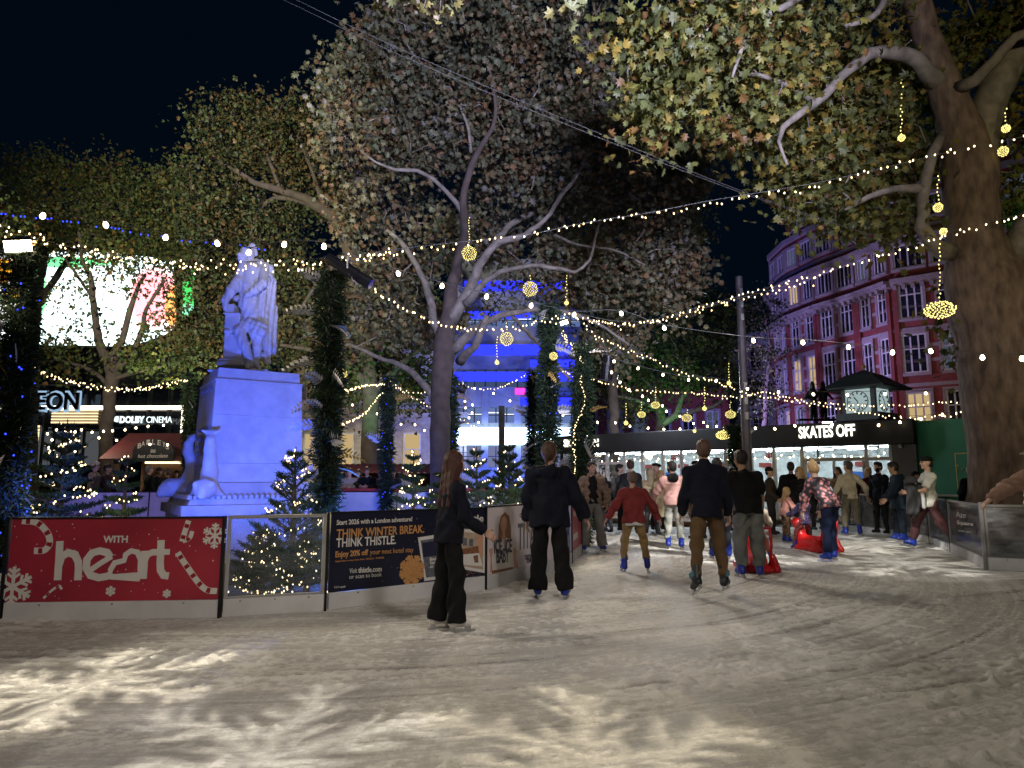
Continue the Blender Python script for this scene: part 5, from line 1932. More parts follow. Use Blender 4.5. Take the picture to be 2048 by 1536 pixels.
# the central plane
D = 19.0
tc_ = at(880, 990, D)
tree('tall spreading plane tree with forked trunk in the middle, behind the firs', (tc_.x, D, -.05),
     [[(882, 1040, D, 66), (880, 900, D, 60), (882, 780, D, 60), (888, 690, D, 66), (898, 630, D, 46), (905, 560, D, 36), (922, 500, D - .3, 28), (930, 450, D - .8, 26), (926, 400, D - 1.2, 24), (936, 350, D - 1.5, 22), (958, 300, D - 1.8, 18), (985, 255, D - 2, 14), (990, 190, D - 2.2, 11), (970, 110, D - 2.2, 8)],
      [(884, 700, D, 34), (868, 630, D + .3, 26), (850, 570, D + .6, 20), (815, 500, D + 1, 16), (760, 450, D + 1.4, 13), (700, 420, D + 1.6, 10), (640, 390, D + 1, 10)],
      [(926, 425, D - 1, 16), (900, 390, D - 1.3, 15), (865, 358, D - 1.6, 13), (835, 342, D - 1.8, 12), (790, 338, D - 2.0, 10), (752, 325, D - 2.2, 7), (720, 300, D - 2.3, 5)],
      [(942, 305, D - 1.7, 12), (938, 260, D - 1.9, 10), (920, 210, D - 2, 8)],
      [(902, 640, D, 44), (945, 570, D - .2, 32), (965, 520, D - .4, 26), (1000, 485, D - .6, 22), (1050, 470, D - .8, 17), (1090, 440, D - 1, 15), (1120, 395, D - 1.2, 13), (1155, 350, D - 1.4, 12), (1180, 300, D - 1.5, 10), (1225, 260, D - 1.6, 7), (1240, 220, D - 1.6, 5)],
      [(962, 525, D - .4, 22), (1020, 450, D + .6, 20), (1090, 410, D + .9, 18), (1140, 340, D + 1, 14), (1200, 260, D + 1, 10), (1260, 180, D + 1, 6)],
      [(930, 610, D - .2, 26), (975, 560, D - .6, 18), (1020, 538, D - 1, 15), (1080, 532, D - 1.3, 13), (1130, 540, D - 1.5, 12), (1150, 545, D - 1.6, 10), (1180, 520, D - 1.7, 9), (1190, 480, D - 1.7, 8), (1200, 440, D - 1.7, 6)],
      [(1110, 470, D - 1.0, 9), (1160, 490, D - 1.1, 8), (1230, 500, D - 1.2, 7), (1290, 530, D - 1.2, 5)],
      [(905, 700, D, 34), (960, 650, D - .5, 24), (1020, 628, D - 1, 18), (1090, 618, D - 1.2, 14), (1180, 640, D - 1.3, 10), (1260, 690, D - 1.3, 7)],
      [(920, 720, D, 30), (950, 690, D - .6, 24), (975, 630, D - 1, 18)],
      [(870, 800, D, 24), (820, 740, D + .4, 18), (760, 715, D + .8, 13), (700, 690, D + 1.2, 9), (640, 680, D + 1.5, 8)],
      [(1020, 628, D - 1, 12), (1090, 700, D + .8, 12), (1140, 760, D + 1, 9)]],
     [(800, 140, D - 1.4, 130, 110, 2.0, 70), (930, 60, D - 1.2, 190, 110, 2.2, 105), (1080, 150, D - 1, 150, 130, 2.2, 84), (720, 290, D - .6, 80, 110, 1.4, 48), (850, 260, D - .8, 120, 90, 1.2, 52), (960, 230, D - .9, 110, 100, 1.0, 40),
      (1100, 300, D - .4, 150, 120, 1.7, 72), (1240, 300, D - .4, 140, 140, 1.9, 74), (1310, 420, D, 100, 110, 1.6, 44), (1200, 460, D + 1.4, 170, 80, 1.3, 44), (1030, 400, D + 1.8, 130, 90, 1.2, 30), (740, 420, D + 1.2, 80, 60, 1.3, 24),
      (860, 470, D + 2.2, 120, 90, 1.0, 30), (1290, 540, D, 120, 60, 1.5, 34), (1130, 570, D + 1.6, 200, 50, 1.2, 14), (690, 170, D - 1, 50, 60, 1.2, 18), (1350, 330, D - .2, 60, 100, 1.2, 26), (1040, -60, D - 1, 260, 60, 2, 40), (770, 560, D + 2, 90, 60, 1, 26), (820, 620, D + 2.4, 120, 70, 1, 34), (960, 480, D + 2.4, 110, 60, 1, 26), (1180, 540, D + .4, 160, 50, 1.2, 34), (1340, 560, D + .4, 70, 70, 1.2, 20), (1240, 680, D + 3, 80, 50, 1, 18), (700, 640, D + 3, 70, 60, 1, 18)],
     .175, MIXED, STAR, .30, 46, 'bark_dark', 'bark_smooth', .02, seed=8, thin=.68)

# the smaller plane standing in front of the video screens
D = 27.0
tl = at(225, 985, D)
tree('slender young plane tree standing before the video screen', (tl.x, D, -.05),
     [[(222, 985, D, 30), (212, 900, D, 26), (218, 800, D, 24), (222, 730, D, 26), (200, 690, D, 16), (188, 620, D, 13), (182, 560, D, 11), (165, 520, D, 8), (158, 460, D, 5)],
      [(222, 730, D, 18), (240, 690, D, 14), (255, 640, D, 12), (270, 590, D, 9), (290, 550, D, 7)], [(228, 740, D, 16), (260, 710, D, 13), (285, 660, D, 11), (292, 620, D, 8), (330, 560, D, 6)],
      [(182, 590, D, 7), (150, 545, D, 6), (125, 510, D, 4)], [(218, 770, D, 10), (180, 740, D, 8), (120, 720, D, 5)], [(222, 760, D, 10), (270, 745, D, 8), (330, 730, D, 5)]],
     [(150, 570, D, 60, 50, 1.2, 4), (110, 620, D, 55, 50, 1, 4), (230, 545, D, 60, 40, 1, 4), (300, 550, D, 60, 50, 1.1, 7), (330, 640, D, 60, 50, 1.1, 8), (180, 640, D, 50, 40, 1, 3), (120, 720, D, 80, 40, 1, 14), (240, 710, D, 70, 40, 1, 12), (330, 720, D, 60, 50, 1, 16), (180, 500, D, 90, 30, 1, 10), (60, 680, D, 50, 70, 1, 8)],
     .17, GREEN, SMALL, .38, 32, 'bark_dark', None, .018, seed=12)
D = 31
for lab, loc, limbs, blobs, pal, sd in (
    ('dark green plane crown rising above the video screens at the left', (150, 990, 32), [[(60, 990, 32, 26), (66, 700, 32, 22), (90, 500, 32, 16), (120, 380, 32, 9)], [(70, 620, 32, 14), (170, 470, 32, 10), (240, 380, 32, 6)], [(68, 660, 32, 12), (20, 480, 32, 8), (0, 380, 32, 5)]],
     [(130, 390, 32, 80, 90, 2, 52), (240, 390, 32, 90, 80, 2, 54), (20, 400, 32, 60, 90, 2, 34), (330, 410, 32, 80, 90, 2, 46), (180, 470, 31.5, 120, 45, 1.5, 40), (60, 465, 31.5, 90, 35, 1.5, 16), (320, 490, 31.5, 90, 50, 1.5, 34), (30, 330, 32, 30, 40, 1, 8), (105, 320, 32, 30, 35, 1, 8)], GREEN, 21),
    ('brown tinged plane behind the statue with a long limb reaching left', (740, 985, 27), [[(740, 990, 27, 34), (738, 900, 27, 32), (742, 800, 27, 34), (735, 720, 27, 30), (715, 600, 26.5, 30), (700, 500, 26, 30), (670, 440, 26, 26), (620, 400, 26, 20), (560, 380, 26, 14), (510, 365, 26, 12), (470, 340, 26, 8), (430, 320, 26, 4)],
      [(690, 470, 26, 16), (640, 420, 26.2, 14), (560, 395, 26.4, 10), (520, 420, 26.4, 7), (500, 470, 26.4, 4)], [(740, 780, 27, 20), (690, 720, 26.5, 14), (620, 700, 26.2, 10), (560, 690, 26, 6)], [(742, 790, 27, 18), (800, 730, 27, 14), (850, 690, 27, 8)], [(700, 500, 26, 14), (640, 560, 26, 10), (600, 620, 26, 6)], [(560, 380, 26, 8), (520, 280, 26, 7), (470, 230, 26, 4)], [(650, 425, 26, 10), (620, 330, 26, 8), (590, 260, 26, 4)]],
     [(490, 270, 26.5, 110, 80, 2, 64), (590, 270, 26.5, 90, 90, 2, 58), (420, 360, 26.5, 70, 90, 1.8, 40), (540, 450, 27.5, 120, 60, 1.5, 44), (620, 360, 27.5, 70, 80, 1.5, 30), (440, 470, 27, 80, 60, 1.5, 34), (480, 205, 26.5, 45, 30, 1, 12), (640, 600, 27.5, 90, 90, 1.5, 46), (560, 560, 27.5, 80, 80, 1.5, 36), (420, 580, 27.5, 70, 100, 1.5, 46), (600, 700, 27.5, 110, 50, 1.5, 38), (420, 690, 27, 80, 50, 1.5, 28), (760, 640, 28, 70, 80, 1.5, 26), (800, 760, 28.5, 60, 60, 1.5, 14), (670, 780, 28.5, 60, 50, 1.5, 14), (700, 720, 27.5, 80, 60, 1.5, 30), (800, 690, 28, 70, 60, 1.5, 26), (845, 770, 28.5, 60, 55, 1.2, 16), (740, 790, 28.5, 70, 35, 1.2, 12), (860, 640, 29, 60, 60, 1.2, 14)], DARKG + [((.13, .08, .03), 2)], 22),
    ('green lit plane beyond the pavilion fascia with pale forked limbs', (1325, 990, 33), [[(1325, 985, 33, 24), (1322, 860, 33, 20), (1318, 820, 33, 18), (1305, 780, 33, 9), (1280, 750, 33, 5)], [(1322, 850, 33, 16), (1350, 830, 33, 13), (1366, 790, 33, 11), (1390, 770, 33, 6)], [(1352, 835, 33, 10), (1395, 820, 33, 9), (1440, 805, 33, 7), (1470, 740, 33, 4)], [(1318, 820, 33, 9), (1270, 800, 33, 7), (1220, 790, 33, 4)]],
     [(1230, 740, 33, 90, 60, 2, 40), (1330, 730, 33, 80, 70, 2, 40), (1420, 720, 33, 70, 80, 2, 40), (1280, 660, 34, 110, 60, 2, 40), (1400, 640, 34, 90, 60, 2, 38), (1450, 640, 34, 60, 60, 2, 20), (1480, 780, 34, 40, 60, 1.5, 12), (1260, 810, 34, 90, 30, 1.5, 18), (1190, 690, 33, 50, 60, 1.5, 18), (1350, 590, 35, 100, 40, 1.5, 20)], DARKG, 23),
    ('far dark plane against the brick corner behind the lamp post', (1530, 990, 44), [[(1530, 985, 44, 14), (1532, 800, 44, 10), (1540, 700, 44, 6), (1530, 620, 44, 4)], [(1532, 800, 44, 7), (1560, 740, 44, 4)]],
     [(1530, 620, 44, 40, 50, 2, 18), (1550, 720, 44, 45, 60, 2, 9), (1500, 680, 44, 40, 60, 2, 12), (1580, 790, 44, 50, 50, 2, 8), (1520, 800, 44, 30, 60, 2, 8)], DARKG, 24),
    ('dim plane crown high behind the two big crowns at the top', (1230, 985, 30), [[(1230, 985, 30, 22), (1225, 700, 30, 18), (1215, 400, 30, 14), (1200, 200, 30, 9), (1210, 80, 30, 5)], [(1215, 420, 30, 9), (1290, 240, 30, 5)]],
     [(1210, 90, 30, 80, 50, 2, 26), (1290, 220, 30, 90, 100, 2, 44), (1390, 330, 30, 30, 60, 1.5, 8), (1380, 450, 31, 40, 80, 2, 16), (1230, 560, 31, 130, 70, 2, 36), (1000, 600, 31, 120, 60, 2, 8)], DARKG, 25),
    ('leafy plane behind the cinema lights at the far left edge', (-40, 985, 24), [[(-40, 985, 24, 30), (-30, 700, 24, 24), (-10, 500, 24, 14), (20, 420, 24, 7)]],
     [(-20, 620, 24, 50, 60, 1.5, 5), (0, 740, 24, 60, 50, 1.5, 20), (-20, 460, 24, 70, 70, 1.5, 26)], GREEN, 26)):
    p = at(*loc[:3])
    tree(lab, (p.x, loc[2], -.05), limbs, blobs, .17, pal, SMALL, .45, 46, 'bark_dark', 'bark_dark' if sd != 23 else 'bark_smooth', .02, seed=sd)

# ------------------------------------------------------------------ strings of lights
def bulb_mesh(name, r, m, n=6, squash=1.25):
    mb = MB()
    mb.lathe([(r * .35, r * squash * 1.3), (r * .75, r * squash * .8), (r, 0), (r * .7, -r * .75), (r * .2, -r)], n)
    nb = len(mb.f)
    if r > .02:
        mb.tube([(0, 0, r * 2.6), (0, 0, r * 1.2)], [.011, .018], 6)
    me = bpy.data.meshes.new(name)
    me.from_pydata(mb.v, [], mb.f)
    me.polygons.foreach_set('use_smooth', [True] * len(me.polygons))
    me.materials.append(M[m])
    if r > .02:
        me.materials.append(M['cable'])
        me.polygons.foreach_set('material_index', [0] * nb + [1] * (len(mb.f) - nb))
    return me


BULB = bulb_mesh('bulb', .034, 'bulb', 10)
BULB_S = bulb_mesh('bulb', .028, 'bulb', 8)
FAIRY = bulb_mesh('fairy_bulb', .0105, 'fairy', 5)
FAIRY_M = bulb_mesh('fairy_bulb', .0128, 'fairy', 5)
FAIRY_L = bulb_mesh('fairy_bulb', .015, 'fairy', 5)
TINYB = bulb_mesh('fairy_bulb', .0085, 'fairy', 5)


def string_root(label, pts, cable_r, group, cat='string lights', name='string_lights'):
    o = pts[0]
    t = thing(name, o, label, cat, group)
    MB().tube([p - o for p in pts], cable_r, 4).build('cable', 'cable', t)
    return t, o


def put_bulbs(t, o, P_, me, most=100):
    "the nearest bulbs one by one, any beyond that many as one part"
    P_ = sorted(P_, key=lambda p: p.y)
    for p in P_[:most]:
        b = obj('bulb', me, t)
        b.location = Vector(p) - o
        b.rotation_euler = (random.uniform(-.4, .4), random.uniform(-.4, .4), random.uniform(0, 6))
    if len(P_) > most:
        mb = MB()
        vs = [tuple(v.co) for v in me.vertices]
        fs = [tuple(f.vertices) for f in me.polygons]
        for p in P_[most:]:
            mb.add(vs, fs, 0, Matrix.Translation(Vector(p) - o))
        b = mb.build('bulbs', me.materials[0], t, True)
        b['kind'] = 'stuff'


def festoon(label, bulbs, ends, me=BULB, group='festoon bulb strings', drop=.07):
    "bulbs: (px, py, Y) of every bulb; ends: the two cable ends"
    P_ = [at(*b) for b in bulbs]
    pts = [at(*ends[0])] + [p + Vector((0, 0, drop)) for p in P_] + [at(*ends[1])]
    sp = spline(pts, .25)
    t, o = string_root(label, sp, .006, group)
    put_bulbs(t, o, P_, me)
    return t


def fairy(label, path, step=.075, me=FAIRY, strands=1, jit=.03, group='fairy light strings', most=100):
    pts = spline([at(*p) for p in path], .12)
    L = [0]
    for a, b in zip(pts[:-1], pts[1:]):
        L.append(L[-1] + (b - a).length)
    t, o = string_root(label, pts, .004, group)
    ax = np.array([tuple(p) for p in pts])
    out = []
    for s_ in range(strands):
        ph = random.random() * 6
        d = random.uniform(0, step)
        while d < L[-1]:
            p = Vector([np.interp(d, L, ax[:, i]) for i in range(3)])
            w = jit * (1 + (strands > 1) * 1.2)
            p += Vector((random.gauss(0, w * .6), random.gauss(0, w * .6), -abs(random.gauss(0, w)) + (s_ - strands / 2) * .055 * math.sin(d * 1.1 + ph)))
            out.append(p)
            d += step * random.uniform(.55, 1.45)
    put_bulbs(t, o, out, me, most)
    return t


Yf = 9.4
festoon('festoon string of round bulbs crossing in front of the statue head', [(85, 433, 8.6), (212, 451, 8.8), (331, 476, 9.0), (435, 488, 9.1), (497, 506, 9.15), (568, 490, 9.2), (648, 494, 9.3)], [(-40, 390, 8.4), (668, 500, 9.3)])
festoon('long festoon string of bulbs sweeping from the dark stage light to the big trunk', [(797, 548, 10.2), (884, 573, 10.7), (973, 594, 11.2), (1062, 612, 11.7), (1148, 630, 12.2), (1243, 628, 12.4), (1329, 657, 12.4), (1507, 682, 12.2), (1606, 686, 12.0), (1697, 695, 11.7), (1785, 706, 11.4), (1862, 703, 11.1), (1965, 716, 10.6), (2044, 718, 10.2)],
        [(680, 505, 9.4), (2150, 725, 9.6)])
festoon('festoon string of bulbs crossing the lower sky in front of the clock kiosk', [(1187, 702, 15.4), (1228, 723, 15.4), (1276, 737, 15.4), (1326, 750, 15.4), (1377, 760, 15.4), (1432, 762, 15.4), (1495, 778, 15.4), (1557, 785, 15.2), (1627, 789, 15.2), (1695, 790, 15.0), (1770, 788, 15.0), (1852, 787, 14.6), (1939, 785, 14.2)],
        [(1165, 690, 15.4), (2000, 782, 14.0)], BULB_S)
festoon('steep festoon string of bulbs dropping to the pavilion roof', [(1223, 745, 16), (1240, 765, 16.5), (1258, 780, 17), (1285, 793, 17.6), (1297, 801, 18), (1325, 812, 18.6), (1333, 823, 19), (1360, 833, 19.6), (1387, 847, 20.2), (1407, 845, 20.6), (1415, 853, 20.8), (1433, 853, 21.2), (1455, 856, 21.5)],
        [(1190, 712, 15.4), (1475, 868, 22)], BULB_S)
festoon('row of bulbs along the top edge of the pavilion fascia', [(1195, 845, 25.5), (1231, 846, 25), (1260, 853, 24.6), (1296, 857, 24.2), (1328, 859, 23.8), (1360, 859, 23.4), (1511, 857, 22.2), (1550, 858, 21.9), (1590, 852, 21.6), (1664, 850, 21.0), (1757, 851, 20.3), (1800, 845, 20.0), (1842, 838, 19.4), (1885, 830, 18.8), (1935, 832, 18.4)],
        [(1150, 850, 26), (1960, 826, 18.0)], BULB)
festoon('short festoon string of bulbs before the stone building', [(705, 810, 21), (754, 828, 21.3), (802, 849, 21.6), (830, 850, 21.8), (849, 861, 22), (870, 866, 22), (896, 866, 22), (912, 872, 22)], [(680, 795, 21), (930, 875, 22)], BULB_S)
festoon('festoon string of bulbs in front of the blue glass building', [(949, 777, 21), (987, 787, 21), (1020, 802, 21), (1072, 815, 21.2), (1126, 831, 21.6), (1165, 838, 22)], [(915, 765, 21), (1190, 845, 22)], BULB_S)
festoon('steep short string of bulbs beside the dark lantern post', [(930, 803, 21), (945, 810, 21.2), (931, 816, 21.4), (944, 826, 21.6), (938, 836, 21.8), (957, 845, 22)], [(918, 780, 21), (975, 860, 22)], BULB_S)
festoon('festoon string of small bulbs in front of the cinema lettering', [(95, 868, 20), (104, 880, 20), (113, 860, 20), (122, 872, 20), (131, 862, 20), (140, 878, 20), (150, 864, 20), (163, 860, 20), (184, 865, 20), (207, 863, 20), (225, 862, 20), (250, 860, 20), (272, 856, 20), (296, 853, 20), (327, 851, 20)],
        [(70, 862, 20), (345, 847, 20)], BULB_S)
festoon('second low string of small bulbs under the cinema lettering', [(92, 890, 19), (108, 900, 19), (128, 893, 19), (150, 903, 19), (170, 892, 19), (198, 876, 19), (233, 881, 19), (300, 889, 19), (335, 890, 19)], [(70, 885, 19), (360, 886, 19)], BULB_S)

fairy('thick swag of fairy lights passing over the statue shoulders', [(-20, 462, 8.6), (60, 472, 8.7), (130, 492, 8.8), (220, 508, 8.9), (330, 520, 9.0), (430, 524, 9.1), (540, 522, 9.2), (640, 517, 9.3), (720, 512, 9.4), (795, 505, 9.5)], .10, FAIRY, 3, .03)
fairy('long fairy light string rising to the upper right across the central crown', [(640, 515, 9.3), (720, 508, 9.4), (820, 495, 9.6), (940, 482, 9.9), (1050, 470, 10.1), (1170, 446, 10.3), (1300, 425, 10.4), (1400, 405, 10.4), (1500, 388, 10.4), (1620, 368, 10.3), (1750, 340, 10.1), (1880, 308, 9.8), (1960, 292, 9.5), (2070, 268, 9.2)], .115, FAIRY_M, 1, .04)
fairy('fairy light string sagging in front of the central trunk then rising right', [(735, 565, 9.6), (790, 600, 10), (850, 632, 10.6), (905, 652, 11.2), (960, 662, 11.8), (1030, 655, 12.4), (1100, 636, 13), (1145, 626, 13.4), (1230, 642, 13.4), (1300, 640, 13.2), (1370, 622, 13), (1450, 600, 12.8), (1550, 572, 12.4), (1640, 546, 12), (1730, 516, 11.6), (1800, 498, 11.3), (1890, 466, 10.9), (1990, 440, 10.5), (2070, 425, 10.2)], .09, FAIRY_M, 1, .04)
fairy('second strand of fairy lights twisting along the same rise to the right', [(1145, 632, 13.5), (1230, 650, 13.5), (1300, 645, 13.3), (1370, 628, 13.1), (1450, 604, 12.9), (1550, 578, 12.5), (1640, 552, 12.1)], .10, FAIRY_M, 1, .04)
fairy('fairy light string descending from the post head toward the lamp post', [(1165, 648, 15), (1200, 676, 15.2), (1250, 697, 15.4), (1310, 718, 15.6), (1370, 744, 15.8), (1430, 760, 16), (1480, 780, 16.2), (1540, 795, 16.2), (1620, 808, 16.2), (1700, 820, 16), (1780, 830, 15.6), (1860, 830, 15.2), (1945, 818, 14.6)], .085, FAIRY_M, 1, .035)
fairy('fairy light string hanging lower between the post and the clock kiosk', [(1170, 752, 16.5), (1220, 764, 16.6), (1280, 778, 16.8), (1340, 783, 17), (1400, 788, 17), (1470, 795, 17), (1530, 785, 17), (1600, 798, 17), (1680, 806, 16.6), (1760, 808, 16.2), (1850, 806, 15.6), (1940, 804, 15)], .085, FAIRY_M, 1, .035)
fairy('fairy light swag in front of the cinema front', [(66, 732, 15), (110, 752, 15.4), (160, 768, 16), (220, 778, 16.6), (280, 776, 17.2), (330, 766, 17.8), (376, 756, 18.2)], .07, FAIRY_M, 2, .02)
fairy('fairy light string rising from the left garland column to a thin column', [(668, 862, 12), (700, 842, 14), (735, 818, 16), (765, 785, 18)], .15, FAIRY_M, 1, .025)
fairy('fairy light string level between garland column and thin column', [(688, 777, 12), (720, 774, 15), (745, 770, 17), (768, 765, 18.6)], .17, FAIRY_M, 1, .025)
fairy('fairy light swag between the two thin columns before the trunk', [(778, 762, 19), (810, 782, 19.2), (840, 786, 19.4), (870, 776, 19.6), (898, 764, 20)], .10, FAIRY_M, 1, .025)
fairy('lower fairy light string falling toward the glowing white band', [(785, 772, 19), (820, 790, 19.4), (860, 812, 19.8), (905, 830, 20.2), (940, 845, 20.6), (965, 858, 21)], .10, FAIRY_M, 1, .025)
fairy('fairy light swag in front of the blue glass building', [(912, 762, 20), (945, 774, 20), (985, 776, 19.8), (1020, 765, 19.4), (1056, 748, 19)], .10, FAIRY_M, 1, .025)
fairy('fairy light string dropping between the right garland columns', [(1124, 662, 15.5), (1135, 682, 15.5), (1150, 697, 15.5), (1168, 703, 15.5)], .05, FAIRY, 2, .02)
fairy('fairy light string spiralling down the rightmost garland column', [(1170, 700, 15.3), (1160, 715, 15.0), (1174, 735, 15.3), (1160, 755, 15.1), (1170, 790, 15.0), (1166, 820, 15.0), (1153, 845, 15.0), (1148, 875, 15.0), (1150, 920, 15.0), (1148, 960, 15)], .05, FAIRY, 1, .02)
fairy('fairy light string looping between two garland posts', [(1072, 748, 16), (1084, 765, 16), (1092, 795, 16), (1105, 800, 15.8), (1120, 742, 15.6), (1148, 750, 15.4)], .06, FAIRY, 1, .02)
# blue led rope along the upper cable at the left
pts = spline([at(-20, 423, 9.6), at(150, 443, 9.8), at(330, 474, 10), at(470, 490, 10.2), at(530, 500, 10.2)], .2)
t, o = string_root('row of tiny blue lights behind the upper festoon string', pts, .006, None)
mb = MB()
for p in spline([at(-20, 423, 9.6), at(150, 443, 9.8), at(330, 474, 10), at(470, 490, 10.2), at(530, 500, 10.2)], .05):
    if random.random() < .45:
        mb.lathe([(.006, -.012), (.013, 0), (.006, .012)], 5, 0, Matrix.Translation(p - o + Vector((0, 0, random.uniform(-.03, .01)))))
b = mb.build('bulbs', 'blue_led', t)
b['kind'] = 'stuff'


# hanging balls of lights and drop cords
def light_ball(px, py, Y, r_px, label, py_top=None, squash=1.0, beads=True):
    c = at(px, py, Y)
    r = r_px * Y / FPX
    t = thing('light_ball', c, label, 'hanging light', 'hanging balls of yellow lights')
    n = int(60 + r * 460)
    mb = MB()
    rr = max(.007, min(.011, r * .05))
    for k in range(n):
        z = 1 - 2 * (k + .5) / n
        a = k * 2.39996
        q = Vector((math.sqrt(1 - z * z) * math.cos(a), math.sqrt(1 - z * z) * math.sin(a), z * squash)) * r * random.uniform(.86, 1.06)
        mb.lathe([(rr * .4, -rr), (rr, 0), (rr * .4, rr)], 5, 0, Matrix.Translation(q))
    b = mb.build('bulbs', 'fairy_y', t)
    b['kind'] = 'stuff'
    mb = MB()
    for k in range(5):
        T = Matrix.Rotation(k * math.pi / 5, 4, 'Z') @ Matrix.Rotation(R(90), 4, 'X')
        mb.tube([T @ Vector((r * .9 * math.cos(a * math.pi / 8), r * .9 * squash * math.sin(a * math.pi / 8), 0)) for a in range(17)], .003, 4)
    mb.build('wire_frame', 'cable', t)
    if py_top is not None:
        tp = at(px, py_top, Y)
        MB().tube([(0, 0, r * squash), tp - c], .004, 4).build('cord', 'cable', t)
        if beads:
            mb = MB()
            n = int((tp - c).length / .07)
            for k in range(1, n):
                mb.lathe([(.005, -.014), (.012, 0), (.005, .014)], 5, 0, Matrix.Translation(Vector((random.gauss(0, .01), random.gauss(0, .01), 0)).lerp(tp - c, 0) + (tp - c) * (k / n)))
            b = mb.build('beads', 'fairy_y', t)


for a in ((938, 507, 17, 15, 'ball of lights hung below the pale fork of the central tree', 430), (1060, 578, 16.5, 15, 'ball of lights before the dark branch right of the central trunk', 545), (1013, 678, 16.5, 13.5, 'ball of lights hanging under the sagging string right of the trunk', 640),
          (1880, 620, 11.6, 28, 'largest squashed ball of yellow lights beside the big trunk', 480), (1876, 415, 11.9, 9, 'small ball of lights on a beaded cord against the big trunk', 345), (1887, 463, 11.8, 7, 'tiny light cluster at the crook of the big tree', None), (2006, 303, 12, 10, 'ball of lights right of the big tree fork', 275),
          (2012, 257, 12, 8, 'small light cluster above the ball right of the fork', 210), (1803, 276, 12, 7, 'tiny light cluster ending the long beaded cord in the right crown', 145), (1133, 606, 16.5, 4, 'tiny light tip of the beaded cord under the curved branch', 545), (994, 725, 16.5, 4, 'tiny light tip of the beaded cord beside the trunk ball', 668),
          (683, 748, 13, 11, 'half hidden ball of lights behind the garland column', 700), (1283, 829, 20, 8, 'small basket of lights hanging left of the green branches', 800), (1311, 810, 20, 9, 'basket of lights hanging over the green lit branches', 770), (1374, 836, 20, 10, 'basket of lights right of the green lit branches', 815),
          (1461, 829, 20, 10, 'basket of lights hanging left of the lamp post', 800), (1409, 817, 19, 4, 'tiny light tip on the beaded cord above the fascia', 770), (1458, 766, 19, 4, 'tiny light tip on the beaded cord near the lamp post', 722), (1252, 846, 19, 4, 'tiny light tip left of the baskets', 802),
          (1447, 870, 20.5, 14, 'flat wreath of yellow lights on the black fascia', 850), (1389, 862, 20.5, 3, 'tiny light tip on a cord before the black fascia', 850), (1107, 712, 15, 8, 'light cluster tied on a garland post before the blue building', None)):
    light_ball(*a[:5], a[5], .62 if a[3] in (28, 14) else (.75 if a[2] == 20 else 1))

# two plain cables crossing the sky
for lab, d in (('upper thin steel cable crossing the sky down to the right', 0), ('lower thin steel cable running just under the upper one', 12)):
    pts = spline([at(560, -16 + d, 6.5), at(800, 98 + d, 7.5), at(1100, 226 + d * .8, 8.8), at(1500, 388 + d * .3, 10.6), at(1800, 485, 12), at(1960, 505, 12.4)], .3)
    t = thing('steel_cable', pts[0], lab, 'cable')
    MB().tube([p - pts[0] for p in pts], .0032, 5).build('wire', mat('pale_cable', (.05, .048, .048), .7), t)


# ------------------------------------------------------------------ garland columns
M['needles'] = vmat('fir_needles', .75, .15, .2)


def needle_mesh(name, pos, dr, size, cols, rg, width=.12):
    n = len(pos)
    d = dr + rg.normal(size=(n, 3)) * .5
    d /= np.linalg.norm(d, axis=1)[:, None]
    s_ = np.cross(d, rg.normal(size=(n, 3)))
    s_ /= np.linalg.norm(s_, axis=1)[:, None] + 1e-9
    L = size * rg.uniform(.6, 1.3, (n, 1))
    v = np.stack([pos - s_ * L * width * .5, pos + s_ * L * width * .5, pos + d * L + s_ * L * width * .15, pos + d * L - s_ * L * width * .15], 1).reshape(-1, 3)
    f = np.arange(n * 4).reshape(n, 4)
    c = np.array(cols)[rg.integers(0, len(cols), n)] * rg.uniform(.6, 1.4, (n, 1))
    return fast_mesh(name, v, f, np.repeat(c, 4, 0), False, 4)


def frond(parent, o, d, L, m, rg, w=.35):
    "a pressed silver fern or leaf spray"
    d = Vector(d).normalized()
    s_ = d.orthogonal().normalized()
    s_.rotate(Matrix.Rotation(rg.uniform(0, 6.28), 3, d))
    nn = d.cross(s_)
    mb = MB()
    path = [Vector(o) + d * L * t - Vector((0, 0, .25 * L * t * t)) for t in np.linspace(0, 1, 8)]
    mb.tube(path, [.005] * 8, 4)
    for i in range(1, 8):
        for sg in (-1, 1):
            p = path[i]
            l = L * w * (1 - (i / 9) ** 2) * rg.uniform(.7, 1.1)
            q = (d * .7 + s_ * sg).normalized()
            e = q.cross(nn).normalized() * l * .22
            mb.add([p, p + q * l * .5 + e + nn * .01, p + q * l, p + q * l * .5 - e - nn * .01], [(0, 1, 2, 3)])
    mb.build('frond', m, parent)


